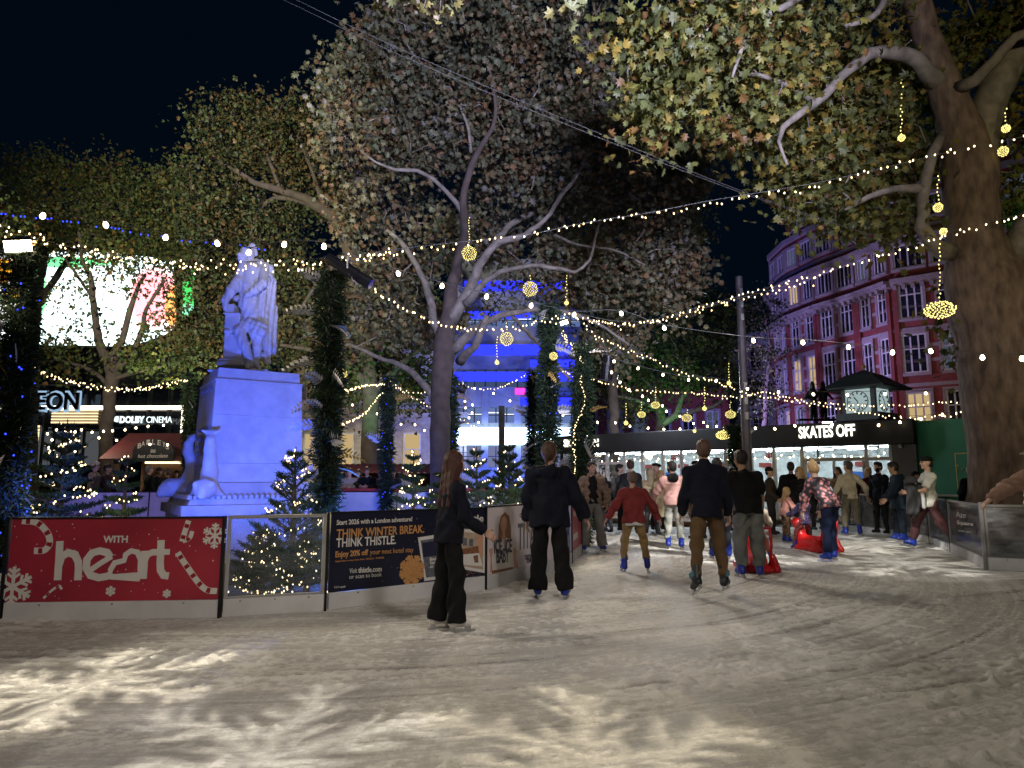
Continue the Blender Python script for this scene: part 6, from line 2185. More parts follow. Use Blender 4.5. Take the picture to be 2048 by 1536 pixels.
def column(px0, py0, px1, py1, Y, r_px, label, fronds=8, seed=0, twinkle=0, gold=True, dense=1.0):
    rg = np.random.default_rng(seed)
    a, b = at(px0, py0, Y), at(px1, py1, Y)
    a.z = min(a.z, .05)
    t = thing('garland_column', a, label, 'column', 'posts wrapped in fir garland')
    b = b - a
    r = r_px * Y / FPX
    MB().tube([(0, 0, -.1), b], .05, 8).build('pole', 'dark_metal', t)
    n = int(b.length * r * 12500 * dense / (Y / 10) + 900)
    h = rg.uniform(.0, 1, n)
    an = rg.uniform(0, 6.283, n)
    lump = .45 + .85 * vnoise(h * b.length * 3.0 + seed, an * .8, 3)
    rad = r * lump * rg.uniform(.25, 1.1, n)
    pos = np.stack([np.cos(an) * rad + b.x * h, np.sin(an) * rad + b.y * h, h * b.z], 1)
    dr = np.stack([np.cos(an), np.sin(an), rg.uniform(-.9, .5, n)], 1)
    obj('garland', needle_mesh('garland', pos, dr, .095 * (1 if Y < 12 else 1.4), [(.018, .038, .018), (.03, .055, .022), (.012, .025, .016), (.045, .06, .03)], rg, .22), t, M['needles'])
    for k in range(fronds):
        hh = .25 + .78 * (k + rg.uniform(0, .6)) / fronds
        an = rg.uniform(math.pi, 2 * math.pi)
        p = Vector((math.cos(an) * r * .8 + b.x * hh, math.sin(an) * r * .8, b.z * hh))
        frond(t, p, (math.cos(an), math.sin(an) * .5, rg.uniform(-.5, .9)), rg.uniform(.28, .46) * (1 if Y < 13 else 1.5), M['gold'] if gold and k % 4 == 3 else M['silver'], rg)
    if twinkle:
        mb = MB()
        for k in range(twinkle):
            hh, an = rg.uniform(0, 1), rg.uniform(0, 6.283)
            mb.lathe([(.006, -.012), (.014, 0), (.006, .012)], 5, 0, Matrix.Translation(Vector((math.cos(an) * r + b.x * hh, math.sin(an) * r, b.z * hh))))
        o = mb.build('blue_lights', 'blue_led', t)
        o['kind'] = 'stuff'
    return t


column(26, 1040, 48, 500, 9.2, 31, 'thick garland column with a floodlight on top, at the left edge', 16, 31, 50)
column(652, 1030, 664, 545, 9.6, 27, 'thick garland column with silver leaf sprays right of the statue', 18, 32)
column(385, 900, 378, 745, 20, 9, 'thin garland column half hidden behind the statue plinth', 2, 33)
column(773, 985, 777, 752, 19, 11, 'slim garland column between the spectators and the trunk', 4, 34, 40)
column(905, 940, 902, 752, 20, 12, 'garland column carrying the dark lantern before the trunk', 4, 35, 30)
column(1065, 900, 1068, 742, 19, 12, 'garland column lit blue left of a taller one before the glass building', 4, 36, 30)
column(1092, 900, 1098, 610, 15.5, 19, 'tall garland column behind the dark coated skater', 6, 37, 20)
column(1160, 985, 1166, 690, 15.2, 19, 'garland column wound with fairy lights at the bend of the rink', 6, 38)
column(1478, 960, 1468, 850, 19.5, 12, 'short garland column on a white pole left of the lamp post', 3, 39)
# floodlights
for p, lab, rz_, sx in ((FL1, 'bright rectangular floodlight on top of the left garland column', R(35), 1), (FL2, 'bright rectangular floodlight over the far bend of the rink', R(-10), .55)):
    t = thing('floodlight', p, lab, 'floodlight', None, rz_)
    T = Matrix.Rotation(R(-14), 4, 'Y') @ Matrix.Rotation(R(30), 4, 'X')
    sx *= .85
    MB().box((-.2 * sx, .0, -.11 * sx), (.2 * sx, .1, .11 * sx), 0, T, .01).build('housing', 'dark_metal', t)
    MB().box((-.18 * sx, -.012, -.09 * sx), (.18 * sx, -.001, .09 * sx), 0, T).build('lens', 'flood', t)
    MB().tube([(-.22 * sx, .05, 0), (-.22 * sx, .05, -.25), (.22 * sx, .05, -.25), (.22 * sx, .05, 0)], .012, 5).build('bracket', 'dark_metal', t)
    MB().tube([(0, .05, -.25), (0, .08, -.6)], .02, 6).build('stem', 'dark_metal', t)


# dark stage lights
def stage_light(px0, py0, px1, py1, Y, r, label):
    a, b = at(px0, py0, Y), at(px1, py1, Y)
    t = thing('stage_light', a, label, 'stage light', 'dark stage lights')
    d = b - a
    n = d.normalized()
    MB().tube([(0, 0, 0), d * .3, d * .31, d * .7, d * .71, d], [r * .75, r * .8, r, r, r * .9, r * .9], 14).build('body', 'dark_metal', t)
    MB().tube([d * .98, d * 1.01], [r * .8, r * .8], 14).build('lens', mat('blue_lens', (.02, .03, .25), .2), t)
    s_ = n.cross(Vector((0, 0, 1))).normalized() * r * 1.15
    MB().tube([d * .5 + s_, d * .5 + s_ + Vector((0, 0, r * 1.7)), d * .5 - s_ + Vector((0, 0, r * 1.7)), d * .5 - s_], .012, 5).build('yoke', 'steel', t)
    MB().tube([d * .5 + Vector((0, 0, r * 1.7)), d * .5 + Vector((0, .1, r * 3))], .015, 5).build('clamp', 'steel', t)


stage_light(655, 515, 742, 568, 9.3, .095, 'large dark stage light with blue rim hanging beside the left garland column')
stage_light(932, 782, 918, 775, 20, .14, 'small dark lantern on the garland column before the trunk')
stage_light(1218, 712, 1212, 760, 17, .17, 'dark stage light with blue glow hanging right of the garland columns')


# ------------------------------------------------------------------ fir trees with lights
def fir(px, pyb, pyt, Y, r_px, label, seed, lights=140, levels=11, sparse=1.0, led=TINYB, up=.15, cols=((.018, .045, .022), (.03, .06, .028), (.02, .05, .035))):
    rg = np.random.default_rng(seed)
    a, b = at(px, pyb, Y), at(px, pyt, Y)
    a.z = .05
    t = thing('fir_tree', a, label, 'fir tree', 'cut fir trees with lights')
    H, Rm = b.z - a.z, r_px * Y / FPX
    MB().tube([(0, 0, -.08), (.01, 0, H * .5), (0, 0, H)], [.045, .03, .006], 7).build('trunk', 'bark_dark', t)
    pos, dr, lp = [], [], []
    br = MB()
    for l in range(levels):
        f = (l + .3) / levels
        z = H * (.06 + .92 * f)
        L0 = Rm * (1 - f) ** .8 + .05
        nb = max(4, int((10 - 4 * f) * sparse))
        for k in range(nb):
            an = 2 * math.pi * (k + .5 * (l % 2)) / nb + rg.uniform(-.25, .25)
            L = L0 * rg.uniform(.75, 1.15)
            d = np.array([math.cos(an), math.sin(an), up + .5 * f])
            o = np.array([0, 0, z])
            path = [o + d * L * s_ + np.array([0, 0, -.10 * L * s_ * (1 - s_)]) for s_ in np.linspace(0, 1, 6)]
            br.tube([Vector(p) for p in path], [.012, .010, .008, .007, .005, .003], 4, cap=False)
            twigs = [(path, 1)]
            for s_ in (.35, .55, .75):
                for sg in (-1, 1):
                    p0 = o + d * L * s_
                    e = np.array([math.cos(an + sg * .8), math.sin(an + sg * .8), up + .3 * f])
                    l2 = L * (1 - s_) * .75
                    twigs.append(([p0 + e * l2 * q for q in np.linspace(0, 1, 4)], .7))
            for pth, dn in twigs:
                P_ = np.array(pth)
                ln = np.linalg.norm(P_[-1] - P_[0])
                m = int(ln * 330 * sparse) + 6
                u = rg.uniform(.08, 1, m)
                q = np.stack([np.interp(u, np.linspace(0, 1, len(P_)), P_[:, i]) for i in range(3)], 1)
                ax = (P_[-1] - P_[0]) / (ln + 1e-6)
                rd = rg.normal(size=(m, 3))
                rd /= np.linalg.norm(rd, axis=1)[:, None]
                pos.append(q)
                dr.append(ax * .7 + rd)
            lp.append((z, an, L))
    br.build('branches', 'bark_dark', t)
    pos, dr = np.concatenate(pos), np.concatenate(dr)
    obj('needles', needle_mesh('needles', pos, dr, .042 * max(1, Y / 12), list(cols), rg, .20), t, M['needles'])
    # the light string wound round it
    out = []
    path = []
    turns = 5.5
    n = 120
    for i in range(n):
        f = i / (n - 1)
        an = f * turns * 2 * math.pi + seed
        rr = (Rm * (1 - f) ** .8 + .04) * (.86 + .12 * math.sin(an * 2.3))
        path.append(Vector((math.cos(an) * rr, math.sin(an) * rr, H * (.04 + .93 * f) - .10 * abs(math.sin(an * 1.7)) * (1 - f))))
    s_ = thing('string_lights', a, 'lights on the ' + label, 'string lights', 'fairy lights on the firs')
    MB().tube(path, .003, 3, cap=False).build('cable', 'cable', s_)
    ax = np.array([tuple(p) for p in path])
    for i in range(lights):
        u = rg.uniform(0, 1) ** 1.3 * (n - 1)
        p = Vector([np.interp(u, np.arange(n), ax[:, j]) for j in range(3)]) + Vector(rg.normal(size=3)) * .018
        out.append(p + a)
    put_bulbs(s_, a, out, led)
    lamp('fairy_glow', 'POINT', a + Vector((.3 * Rm, -Rm * 1.0, H * .55)), (9 if pyb < 1100 else 2.5) * (Y / 9), (1, .78, .45), None, .25)
    return t


fir(118, 1040, 838, 9.8, 105, 'dense fir behind the red panel, beside the left garland column', 51, 190, 12, led=FAIRY)
fir(245, 1040, 905, 9.2, 62, 'small bushy fir behind the red panel, left of the plinth dolphins', 52, 95, 9, sparse=.9)
fir(585, 1060, 893, 8.7, 98, 'sparse blue lit fir before the right face of the plinth', 53, 150, 9, sparse=.75, up=.45)
fir(520, 1190, 1060, 8.1, 70, 'low fir seen through the clear panel', 54, 90, 7, sparse=.8, up=.3)
fir(612, 1190, 1070, 8.6, 50, 'small low fir at the right end behind the clear panel', 55, 80, 7, sparse=.8, up=.3)
fir(825, 1035, 900, 11.5, 62, 'round bushy fir behind the navy panel, right of the slim column', 56, 130, 9, led=FAIRY)
fir(952, 1030, 893, 12.0, 66, 'fir behind the long haired skater, left of the thin dark slab', 57, 120, 9, up=.3, led=FAIRY)
fir(1018, 1035, 885, 12.4, 70, 'tall spiky fir left of the dark coated skater', 58, 120, 10, up=.45, led=FAIRY)
fir(880, 1035, 935, 12.5, 50, 'low fir between two others behind the navy panel', 59, 70, 7)

# ------------------------------------------------------------------ people
def rx(a):
    c, s = math.cos(R(a)), math.sin(R(a))
    return np.array([[1, 0, 0], [0, c, -s], [0, s, c]])


def ry(a):
    c, s = math.cos(R(a)), math.sin(R(a))
    return np.array([[c, 0, s], [0, 1, 0], [-s, 0, c]])


def rz(a):
    c, s = math.cos(R(a)), math.sin(R(a))
    return np.array([[c, -s, 0], [s, c, 0], [0, 0, 1]])


_cm = {}


def cloth(col, kind='plain'):
    key = (col, kind)
    if key in _cm:
        return _cm[key]
    if kind == 'plain':
        m = mat('woven_cloth', col, .85, var=.16, scale=9, bump=.25, bscale=90, spec=.15)
    elif kind == 'shiny':
        m = mat('shell_cloth', col, .5, var=.2, scale=7, bump=.3, bscale=40, spec=.35)
    elif kind == 'denim':
        m = mat('denim', col, .9, var=.35, scale=5, bump=.3, bscale=120, spec=.1)
    elif kind == 'floral':
        m, nt, p = newmat('floral_cloth')
        tc = nt.nodes.new('ShaderNodeTexCoord')
        v = nt.nodes.new('ShaderNodeTexVoronoi')
        v.inputs['Scale'].default_value = 13
        nt.links.new(tc.outputs['Object'], v.inputs['Vector'])
        r = nt.nodes.new('ShaderNodeValToRGB')
        e = r.color_ramp.elements
        e[0].position, e[0].color = .25, (.55, .24, .24, 1)
        e[1].position, e[1].color = .55, (.025, .02, .03, 1)
        x = e.new(.40)
        x.color = (.28, .12, .14, 1)
        nt.links.new(v.outputs['Distance'], r.inputs[0])
        nt.links.new(r.outputs[0], p.inputs['Base Color'])
        p.inputs['Roughness'].default_value = .7
    elif kind == 'check':
        m, nt, p = newmat('patterned_cloth')
        tc = nt.nodes.new('ShaderNodeTexCoord')
        v = nt.nodes.new('ShaderNodeTexVoronoi')
        v.inputs['Scale'].default_value = 30
        nt.links.new(tc.outputs['Object'], v.inputs['Vector'])
        r = nt.nodes.new('ShaderNodeValToRGB')
        e = r.color_ramp.elements
        e[0].position, e[0].color = .35, (*col, 1)
        e[1].position, e[1].color = .5, (col[0] * .15, col[1] * .15, col[2] * .15, 1)
        nt.links.new(v.outputs['Distance'], r.inputs[0])
        nt.links.new(r.outputs[0], p.inputs['Base Color'])
        p.inputs['Roughness'].default_value = .8
    _cm[key] = m
    return m


M['skin'] = vmat('skin', .55, 0, .35)
M['skate_blue'] = mat('blue_boot_plastic', (.012, .035, .30), .35, var=.2, scale=8)
M['skate_black'] = mat('black_boot', (.015, .018, .02), .45)
M['skate_teal'] = mat('teal_lining', (.06, .22, .28), .6)
M['shoe'] = mat('dark_shoe', (.02, .02, .022), .6)
M['blade'] = mat('blade_steel', (.5, .5, .52), .3, .9)


def hand(prims, w, d, inward, fwd, curl=30, s=1.0):
    d = d / np.linalg.norm(d)
    n = inward - d * (inward @ d)
    n /= np.linalg.norm(n) + 1e-9
    sd = np.cross(n, d)
    if sd @ fwd < 0:
        sd = -sd
    Rm = np.stack([sd, n, d], 1)
    prims.append(('c', w - d * .05, w + d * .01, .028, .026))
    prims.append(('b', w + d * .05, (.040, .015, .045), Rm, .013))
    for i, (o, l) in enumerate(((.029, .068), (.010, .078), (-.010, .072), (-.028, .055))):
        a = w + d * .09 + sd * o
        c1, c2 = R(curl * (.7 + .12 * i)), R(curl * (1.6 + .15 * i))
        b = a + (d * math.cos(c1) + n * math.sin(c1)) * l * .55
        e = b + (d * math.cos(c2) + n * math.sin(c2)) * l * .5
        prims.append(('c', a, b, .0095, .0085))
        prims.append(('c', b, e, .0085, .007))
    a = w + d * .022 + sd * .032
    b = a + (d * .65 + sd * .7 + n * .25) * .04
    prims.append(('c', a, b, .013, .010))
    prims.append(('c', b, b + (d * .85 + sd * .3 + n * .4) * .03, .010, .008))


def person(where, heading, label, H=1.75, fem=False, lean=0, twist=0, side=0, yaw=0, nod=0, L=(10, 4, 6, 16), Rr=(10, 4, 6, 16), legL=(4, 2, 4, -2), legR=(4, 2, 4, -2),
           toeL=12, toeR=12, pitchL=0, pitchR=0, top=None, legs=None, hair=None, skin=(.48, .29, .21), feet='blue', h=.014, head=1.05, curl=30, inner=None, group='people at the rink', z0=0.0, name_top='jacket', extra=None, lift=0.0, build=1.0):
    sw = (.168 if fem else .188) * build
    hipw = .088
    Rt = rz(twist) @ ry(side) @ rx(lean)
    Rh = rz(twist + yaw) @ rx(lean * .45 + nod)
    T = lambda x, y, z: Rt @ np.array([x, y, z], float)
    nk = T(0, .012, .50)
    hc = nk + Rh @ np.array([0, -.012, .185 + .02 * (head - 1)])
    HD = lambda x, y, z: hc + Rh @ (np.array([x, y, z], float) * head)

    def dirv(s, o, f):
        return np.array([s * math.sin(R(o)), -math.sin(R(f)) * math.cos(R(o)), -math.cos(R(f)) * math.cos(R(o))])
    arm = {}
    for nm, s, sp in (('L', 1, L), ('R', -1, Rr)):
        sh = T(s * sw, .012, .408)
        Rz_ = rz(twist)
        el = sh + Rz_ @ dirv(s, sp[0], sp[1]) * .29
        wr = el + Rz_ @ dirv(s, sp[2], sp[3]) * .25
        arm[nm] = (sh, el, wr, s)
    leg = {}
    for nm, s, sp, toe, pit in (('L', 1, legL, toeL, pitchL), ('R', -1, legR, toeR, pitchR)):
        hp = np.array([s * hipw, 0, -.03])
        kn = hp + dirv(s, sp[0], sp[1]) * .425
        an = kn + dirv(s, sp[2], sp[3]) * .415
        Rf = rz(s * toe) @ rx(pit)
        leg[nm] = (hp, kn, an, Rf, s)
    skates = feet in ('blue', 'black', 'white')
    sole = .085 + (.055 if skates else 0)
    low = 1e9
    for nm in leg:
        hp, kn, an, Rf, s = leg[nm]
        for y in (-.19, .08):
            low = min(low, (an + Rf @ np.array([0, y, -sole]))[2])
    sc = H / 1.75
    mid = (leg['L'][2] + leg['R'][2]) / 2
    w = Vector(where)
    off = rz(heading) @ np.array([mid[0], mid[1], low]) * sc
    root = thing('person', (w.x, w.y, w.z + z0 + lift), label, 'person', group, R(heading))
    root.scale = (sc, sc, sc)
    sh_ = np.array([mid[0], mid[1], low])

    def P(v):
        return np.asarray(v) - sh_

    def shift(prims):
        o = []
        for p in prims:
            if p[0] in ('c', 'cc'):
                o.append((p[0], P(p[1]), P(p[2])) + tuple(p[3:]))
            else:
                o.append((p[0], P(p[1])) + tuple(p[2:]))
        return o
    # body: one continuous skin
    b = [('e', (0, 0, 0), (.15, .10, .12), None), ('t', (0, 0, 0), Rt, -.05, .20, .135, .12, .68), ('t', (0, 0, 0), Rt, .20, .40, .115, .13, .62), ('c', T(0, .01, .42), nk, .06, .052), ('c', nk, HD(0, .015, -.05), .052, .05)]
    b += [('e', HD(0, .014, .022), tuple(np.array((.076, .095, .100)) * head), Rh), ('e', HD(0, -.030, -.050), tuple(np.array((.056, .060, .062)) * head), Rh), ('c', HD(0, -.084, .010), HD(0, -.106, -.020), .008, .013), ('e', HD(0, -.070, -.092), (.024, .022, .020), None),
          ('c', HD(.045, -.062, -.025), HD(.04, -.055, -.03), .022, .02), ('c', HD(-.045, -.062, -.025), HD(-.04, -.055, -.03), .022, .02),
          ('e', HD(.078, .012, -.008), (.012, .022, .033), Rh), ('e', HD(-.078, .012, -.008), (.012, .022, .033), Rh), ('c', HD(-.045, -.083, .032), HD(.045, -.083, .032), .011, .011)]
    for nm in arm:
        s0, e0, w0, s = arm[nm]
        b += [('c', T(s * sw * .4, .01, .415), s0, .05, .047), ('c', s0, e0, .050, .042), ('c', e0, w0, .041, .028)]
    for nm in leg:
        hp, kn, an, Rf, s = leg[nm]
        b += [('c', hp, kn, .075, .052), ('c', kn, kn * .6 + an * .4, .05, .05), ('c', kn * .6 + an * .4, an, .05, .036)]
    v, q = iso(shift(b), h, .022)
    v = relax(v, q, 1)
    parts = [(v, q)]
    for nm in arm:
        s0, e0, w0, s = arm[nm]
        hp_ = []
        inw = rz(twist) @ np.array([-s, .25, 0.0])
        hand(hp_, w0, w0 - e0, inw, rz(twist) @ np.array([0, -1.0, 0.2]), curl)
        v2, q2 = iso(shift(hp_), .0065 if h < .018 else .009, .008)
        parts.append((v2, q2))
    vs, qs, n0 = [], [], 0
    for v_, q_ in parts:
        vs.append(v_)
        qs.append(q_ + n0)
        n0 += len(v_)
    vs, qs = np.concatenate(vs), np.concatenate(qs)
    c = np.tile(np.array(skin), (len(vs), 1))
    lc = ((vs + sh_) - hc) @ Rh / head
    for sx in (-1, 1):
        ey = ((lc[:, 0] - sx * .032) / .016) ** 2 + ((lc[:, 2] - .012) / .008) ** 2 < 1
        c[ey & (lc[:, 1] < -.05)] = (.03, .02, .015)
        br = ((lc[:, 0] - sx * .034) / .024) ** 2 + ((lc[:, 2] - .036) / .006) ** 2 < 1
        c[br & (lc[:, 1] < -.05)] = (.05, .03, .02)
    lp = ((lc[:, 0]) / .026) ** 2 + ((lc[:, 2] + .052) / .010) ** 2 < 1
    c[lp & (lc[:, 1] < -.06)] = np.array(skin) * np.array([.85, .45, .45])
    hr = hair or {}
    if hr.get('beard'):
        bd = (lc[:, 2] < -.03) & (lc[:, 1] < .0) & (lc[:, 2] > -.13) & (np.abs(lc[:, 0]) < .09) & ~((np.abs(lc[:, 0]) < .03) & (lc[:, 2] > -.062))
        c[bd] = hr.get('col', (.03, .02, .015))
    obj('body', fast_mesh('body', vs, qs, c, True, 4), root, M['skin'])
    ph = random.uniform(0, 6)

    def folds(amp, f=26):
        return lambda V, X, Y, Z: V + (amp * (np.sin(Z * f + 5 * np.sin(X * 9 + ph) + 3 * np.sin(Y * 11 + ph)) + .7 * np.sin(Z * f * .6 + X * 30 + ph * 2 + Y * 22))).astype(np.float32)
    # trousers
    lg = legs or {}
    ez = lg.get('ease', .012)
    hem = lg.get('hem', .055)
    kr = lg.get('knee', .066)
    tr_ = [('e', (0, .008, -.01), (.150 + ez, .112 + ez, .13), None), ('t', (0, 0, 0), rx(lean * .4), -.06, lg.get('waist', .05), .148 + ez, .136 + ez, .72)]
    cut = lg.get('cut', .93 if skates else 1.02)
    for nm in leg:
        hp, kn, an, Rf, s = leg[nm]
        e_ = kn + (an - kn) * cut
        tr_ += [('c', hp + np.array([0, .01, -.02]), kn, .088 + ez, kr + ez * .5), ('cc', kn, e_, kr + ez * .5, hem)]
    skirt = lg.get('skirt')
    iso_obj('trousers', shift(tr_), h, cloth(lg.get('col', (.03, .03, .035)), lg.get('kind', 'plain')), root, k=.03, post=folds(lg.get('fold', .0075)))
    # top garments
    for garment, nm_ in ((inner, 'undershirt'), (top, name_top)):
        if not garment:
            continue
        bk = garment.get('bulk', .012) + .003
        hz_ = garment.get('hem', -.10)
        wa, ch, hp_ = (.128, .158, .158) if fem else (.140, .172, .152)
        wa, ch, hp_ = wa * build, ch * build, hp_ * build
        loose = garment.get('loose', .0)
        fl = garment.get('flare', 0)
        tp = [('t', (0, 0, 0), Rt, hz_, .14, hp_ + bk + fl + loose, wa + bk + loose, .70), ('t', (0, 0, 0), Rt, .12, .35, wa + bk + loose, ch + bk, .68), ('t', (0, 0, 0), Rt, .33, .455, ch + bk, .085 + bk, .68),
              ('c', T(0, .012, .44), nk - (nk - T(0, .01, .44)) * .25, .085 + bk * .5, .062),
              ('t', (0, .012, 0), rx(lean * .35), max(hz_, -.40), .09, max(hp_ + loose, .152 + lg.get('ease', .012)) + bk + fl, .140 + bk + loose, .80)]
        sl = garment.get('sleeve', 1.0)
        for nm in arm:
            s0, e0, w0, s = arm[nm]
            tp.append(('c', T(s * sw * .35, .01, .435), s0, .060 + bk * .8, .058 + bk))
            if sl >= .6:
                tp.append(('c', s0, e0, .056 + bk, .047 + bk))
                tp.append(('cc', e0, e0 + (w0 - e0) * (sl - .02), .047 + bk, .038 + bk * .9))
            else:
                tp.append(('cc', s0, s0 + (e0 - s0) * sl * 1.6, .060 + bk, .058 + bk))
        if garment.get('hood'):
            tp += [('e', T(0, .115, .45), (.12, .075, .085), Rt), ('c', T(-.09, .03, .475), T(.09, .03, .475), .05, .05)]
        if garment.get('collar'):
            tp += [('c', T(0, .02, .48), nk + Rt @ np.array([0, .01, .03]), .075, .066)]
        cuts = []
        if garment.get('open'):
            cuts = shift([('b', T(0, -.14, .18), (.085, .12, .40), Rt, .02)])
        iso_obj(nm_, shift(tp), h, cloth(garment.get('col', (.05, .05, .06)), garment.get('kind', 'plain')), root, k=.035, cuts=cuts, post=folds(garment.get('fold', .006) * 1.25, garment.get('ff', 24)))
        if garment.get('tail'):
            iso_obj('shirt_tail', shift([('t', (0, 0, 0), Rt, hz_ - .07, hz_ + .05, hp_ + bk + .006, hp_ + bk * .5, .7)]), h, cloth(garment['tail']), root, k=.02, post=folds(.004))
    # hair or hat
    kind = hr.get('kind', 'short')
    hcol = hr.get('col', (.03, .02, .014))
    hm = mat('hair', hcol, .55, var=.45, scale=30, stretch=(3, 3, .5), bump=.4, bscale=60) if ('h', hcol) not in _cm else _cm[('h', hcol)]
    _cm[('h', hcol)] = hm
    hs = head
    base = [('e', HD(0, .020, .036), tuple(np.array((.085, .100, .098)) * hs), Rh)]
    face = [('b', HD(0, -.13, -.075), tuple(np.array((.062, .10, .115)) * hs), Rh, .03), ('e', HD(0, -.05, -.12), tuple(np.array((.12, .12, .09)) * hs), Rh)]
    if kind == 'short':
        base += [('e', HD(0, .045, -.01), tuple(np.array((.080, .068, .085)) * hs), Rh), ('e', HD(0, -.04, .092), tuple(np.array((.06, .055, .035)) * hs), Rh)]
    if kind in ('long', 'bun', 'tail', 'bob'):
        base += [('e', HD(0, .045, -.01), tuple(np.array((.083, .072, .095)) * hs), Rh)]
    if kind in ('long', 'bob'):
        ll = hr.get('len', .34 if kind == 'long' else .14)
        dn = rx(lean * .6)
        for xx in (-.06, 0, .06):
            a = HD(xx, .05, -.02)
            base.append(('c', a, a + dn @ np.array([xx * .5, .045, -ll]), .05, .032))
        for xx in (-.085, .085):
            a = HD(xx, .0, .0)
            base.append(('c', a, a + dn @ np.array([xx * .25, .0, -ll * .8]), .03, .025))
    if kind == 'bun':
        base.append(('e', HD(0, .05, .135), (.042, .042, .04), None))
    if kind == 'tail':
        base += [('e', HD(0, .12, -.02), (.05, .045, .05), None), ('c', HD(0, .125, -.03), HD(0, .13, -.14), .03, .015)]
    hat = {'cap', 'beanie', 'beret', 'flatcap', 'scarf', 'furhood', 'helmet'}
    if kind in hat:
        hh = [('e', HD(0, .045, -.01), tuple(np.array((.080, .066, .085)) * hs), Rh)]
        if kind not in ('scarf', 'furhood'):
            iso_obj('hair', shift(hh), h, hm, root, k=.02, cuts=shift(face))
        hat_c = cloth(hr.get('hat', (.02, .02, .022)))
        if kind == 'cap':
            pr = [('e', HD(0, .012, .050), (.094, .108, .088), Rh), ('b', HD(0, -.135, .052), (.065, .065, .007), Rh @ rx(8), .006)]
            ct = [('b', HD(0, 0, -.06), (.2, .2, .095), Rh, .0)]
        elif kind == 'beanie':
            pr = [('e', HD(0, .015, .050), (.094, .108, .10), Rh), ('t', HD(0, .012, .03), Rh, -.01, .04, .098, .097, 1.1)]
            ct = [('b', HD(0, -.02, -.07), (.2, .2, .10), Rh, .0)]
        elif kind == 'beret':
            pr = [('e', HD(.02, .02, .085), (.135, .14, .055), Rh @ ry(12)), ('c', HD(0, .02, .13), HD(0, .02, .15), .008, .006)]
            ct = []
        elif kind == 'flatcap':
            pr = [('e', HD(0, -.005, .085), (.105, .125, .048), Rh), ('b', HD(0, -.12, .062), (.06, .05, .007), Rh @ rx(12), .006)]
            ct = []
        elif kind == 'helmet':
            pr = [('e', HD(0, .02, .05), (.115, .13, .105), Rh)]
            ct = [('b', HD(0, -.02, -.06), (.2, .2, .09), Rh, .0)]
        elif kind == 'furhood':
            pr = [('e', HD(0, .03, .02), (.13, .13, .15), Rh), ('c', HD(0, .05, -.1), T(0, .05, .42), .1, .13)]
            ct = face
        else:
            pr = [('e', HD(0, .02, .03), (.098, .11, .11), Rh), ('c', HD(0, .03, -.05), T(0, .03, .40), .08, .15)]
            ct = face
        iso_obj('hat' if kind not in ('scarf', 'furhood') else kind.replace('fur', 'fur_'), shift(pr), min(h, .012), hat_c, root, k=.015, cuts=shift(ct))
    elif kind != 'bald':
        iso_obj('hair', shift(base), min(h, .012), hm, root, k=.03, cuts=shift(face), post=lambda V, X, Y, Z: V + (.004 * np.sin(X * 160 + Z * 25 + Y * 60) + .0012 * np.sin(Z * 70 + Y * 90)).astype(np.float32))
    # feet
    for nm in leg:
        hp, kn, an, Rf, s = leg[nm]
        F = lambda x, y, z: an + Rf @ np.array([x, y, z], float)
        shaft = (kn - an) / np.linalg.norm(kn - an)
        pr = [('c', F(0, .035, -.050), F(0, -.125, -.058), .042, .034), ('c', F(0, -.02, -.035), F(0, -.10, -.048), .042, .034), ('c', F(0, .01, -.02), F(0, .035, -.05), .045, .044)]
        if skates:
            pr += [('c', F(0, .01, -.02), an + shaft * .15, .054, .056), ('e', F(0, -.05, .02), (.035, .04, .045), None)]
        m = {'blue': 'skate_blue', 'black': 'skate_black', 'white': 'print_white'}.get(feet, 'shoe')
        bo = iso_obj('ice_skate' if skates else 'shoe', shift(pr), min(h, .012), M[m], root, k=.02)
        if skates:
            mb = MB()
            Rm = Matrix([list(r) for r in Rf]).to_4x4()
            Tm = Matrix.Translation(Vector(P(an))) @ Rm
            mb.box((-.005, -.20, -.140), (.005, .095, -.118), 0, Tm)
            mb.box((-.012, -.15, -.119), (.012, -.09, -.084), 0, Tm)
            mb.box((-.012, .02, -.119), (.012, .07, -.084), 0, Tm)
            mb.build('blade', 'blade', bo)
            mb = MB()
            if feet == 'blue':
                mb.box((-.046, -.055, -.004), (.046, .02, .010), 0, Tm, .004)
                mb.box((-.050, -.075, .055), (.050, .01, .072), 0, Tm, .004)
                mb.build('strap', 'skate_black', bo)
            else:
                mb.box((-.050, -.07, .02), (.050, .045, .09), 0, Tm, .01)
                mb.build('cuff', 'skate_teal', bo)
    if extra:
        extra(root, shift, T, HD, Rt, h)
    return root


g = ground
on = lambda px, Y: Vector((at(px, 957, Y).x, Y, 0))
SK1, SK2, SK3 = (.50, .31, .23), (.36, .21, .14), (.56, .37, .29)
BLACK, NAVY, DKB = (.009, .009, .010), (.0075, .009, .017), (.016, .018, .023)
BR, BLK, BLD, GRY, AUB = (.06, .03, .016), (.012, .009, .008), (.36, .23, .11), (.18, .15, .13), (.055, .017, .012)


def stripes(root, shift, T, HD, Rt, h):
    pass


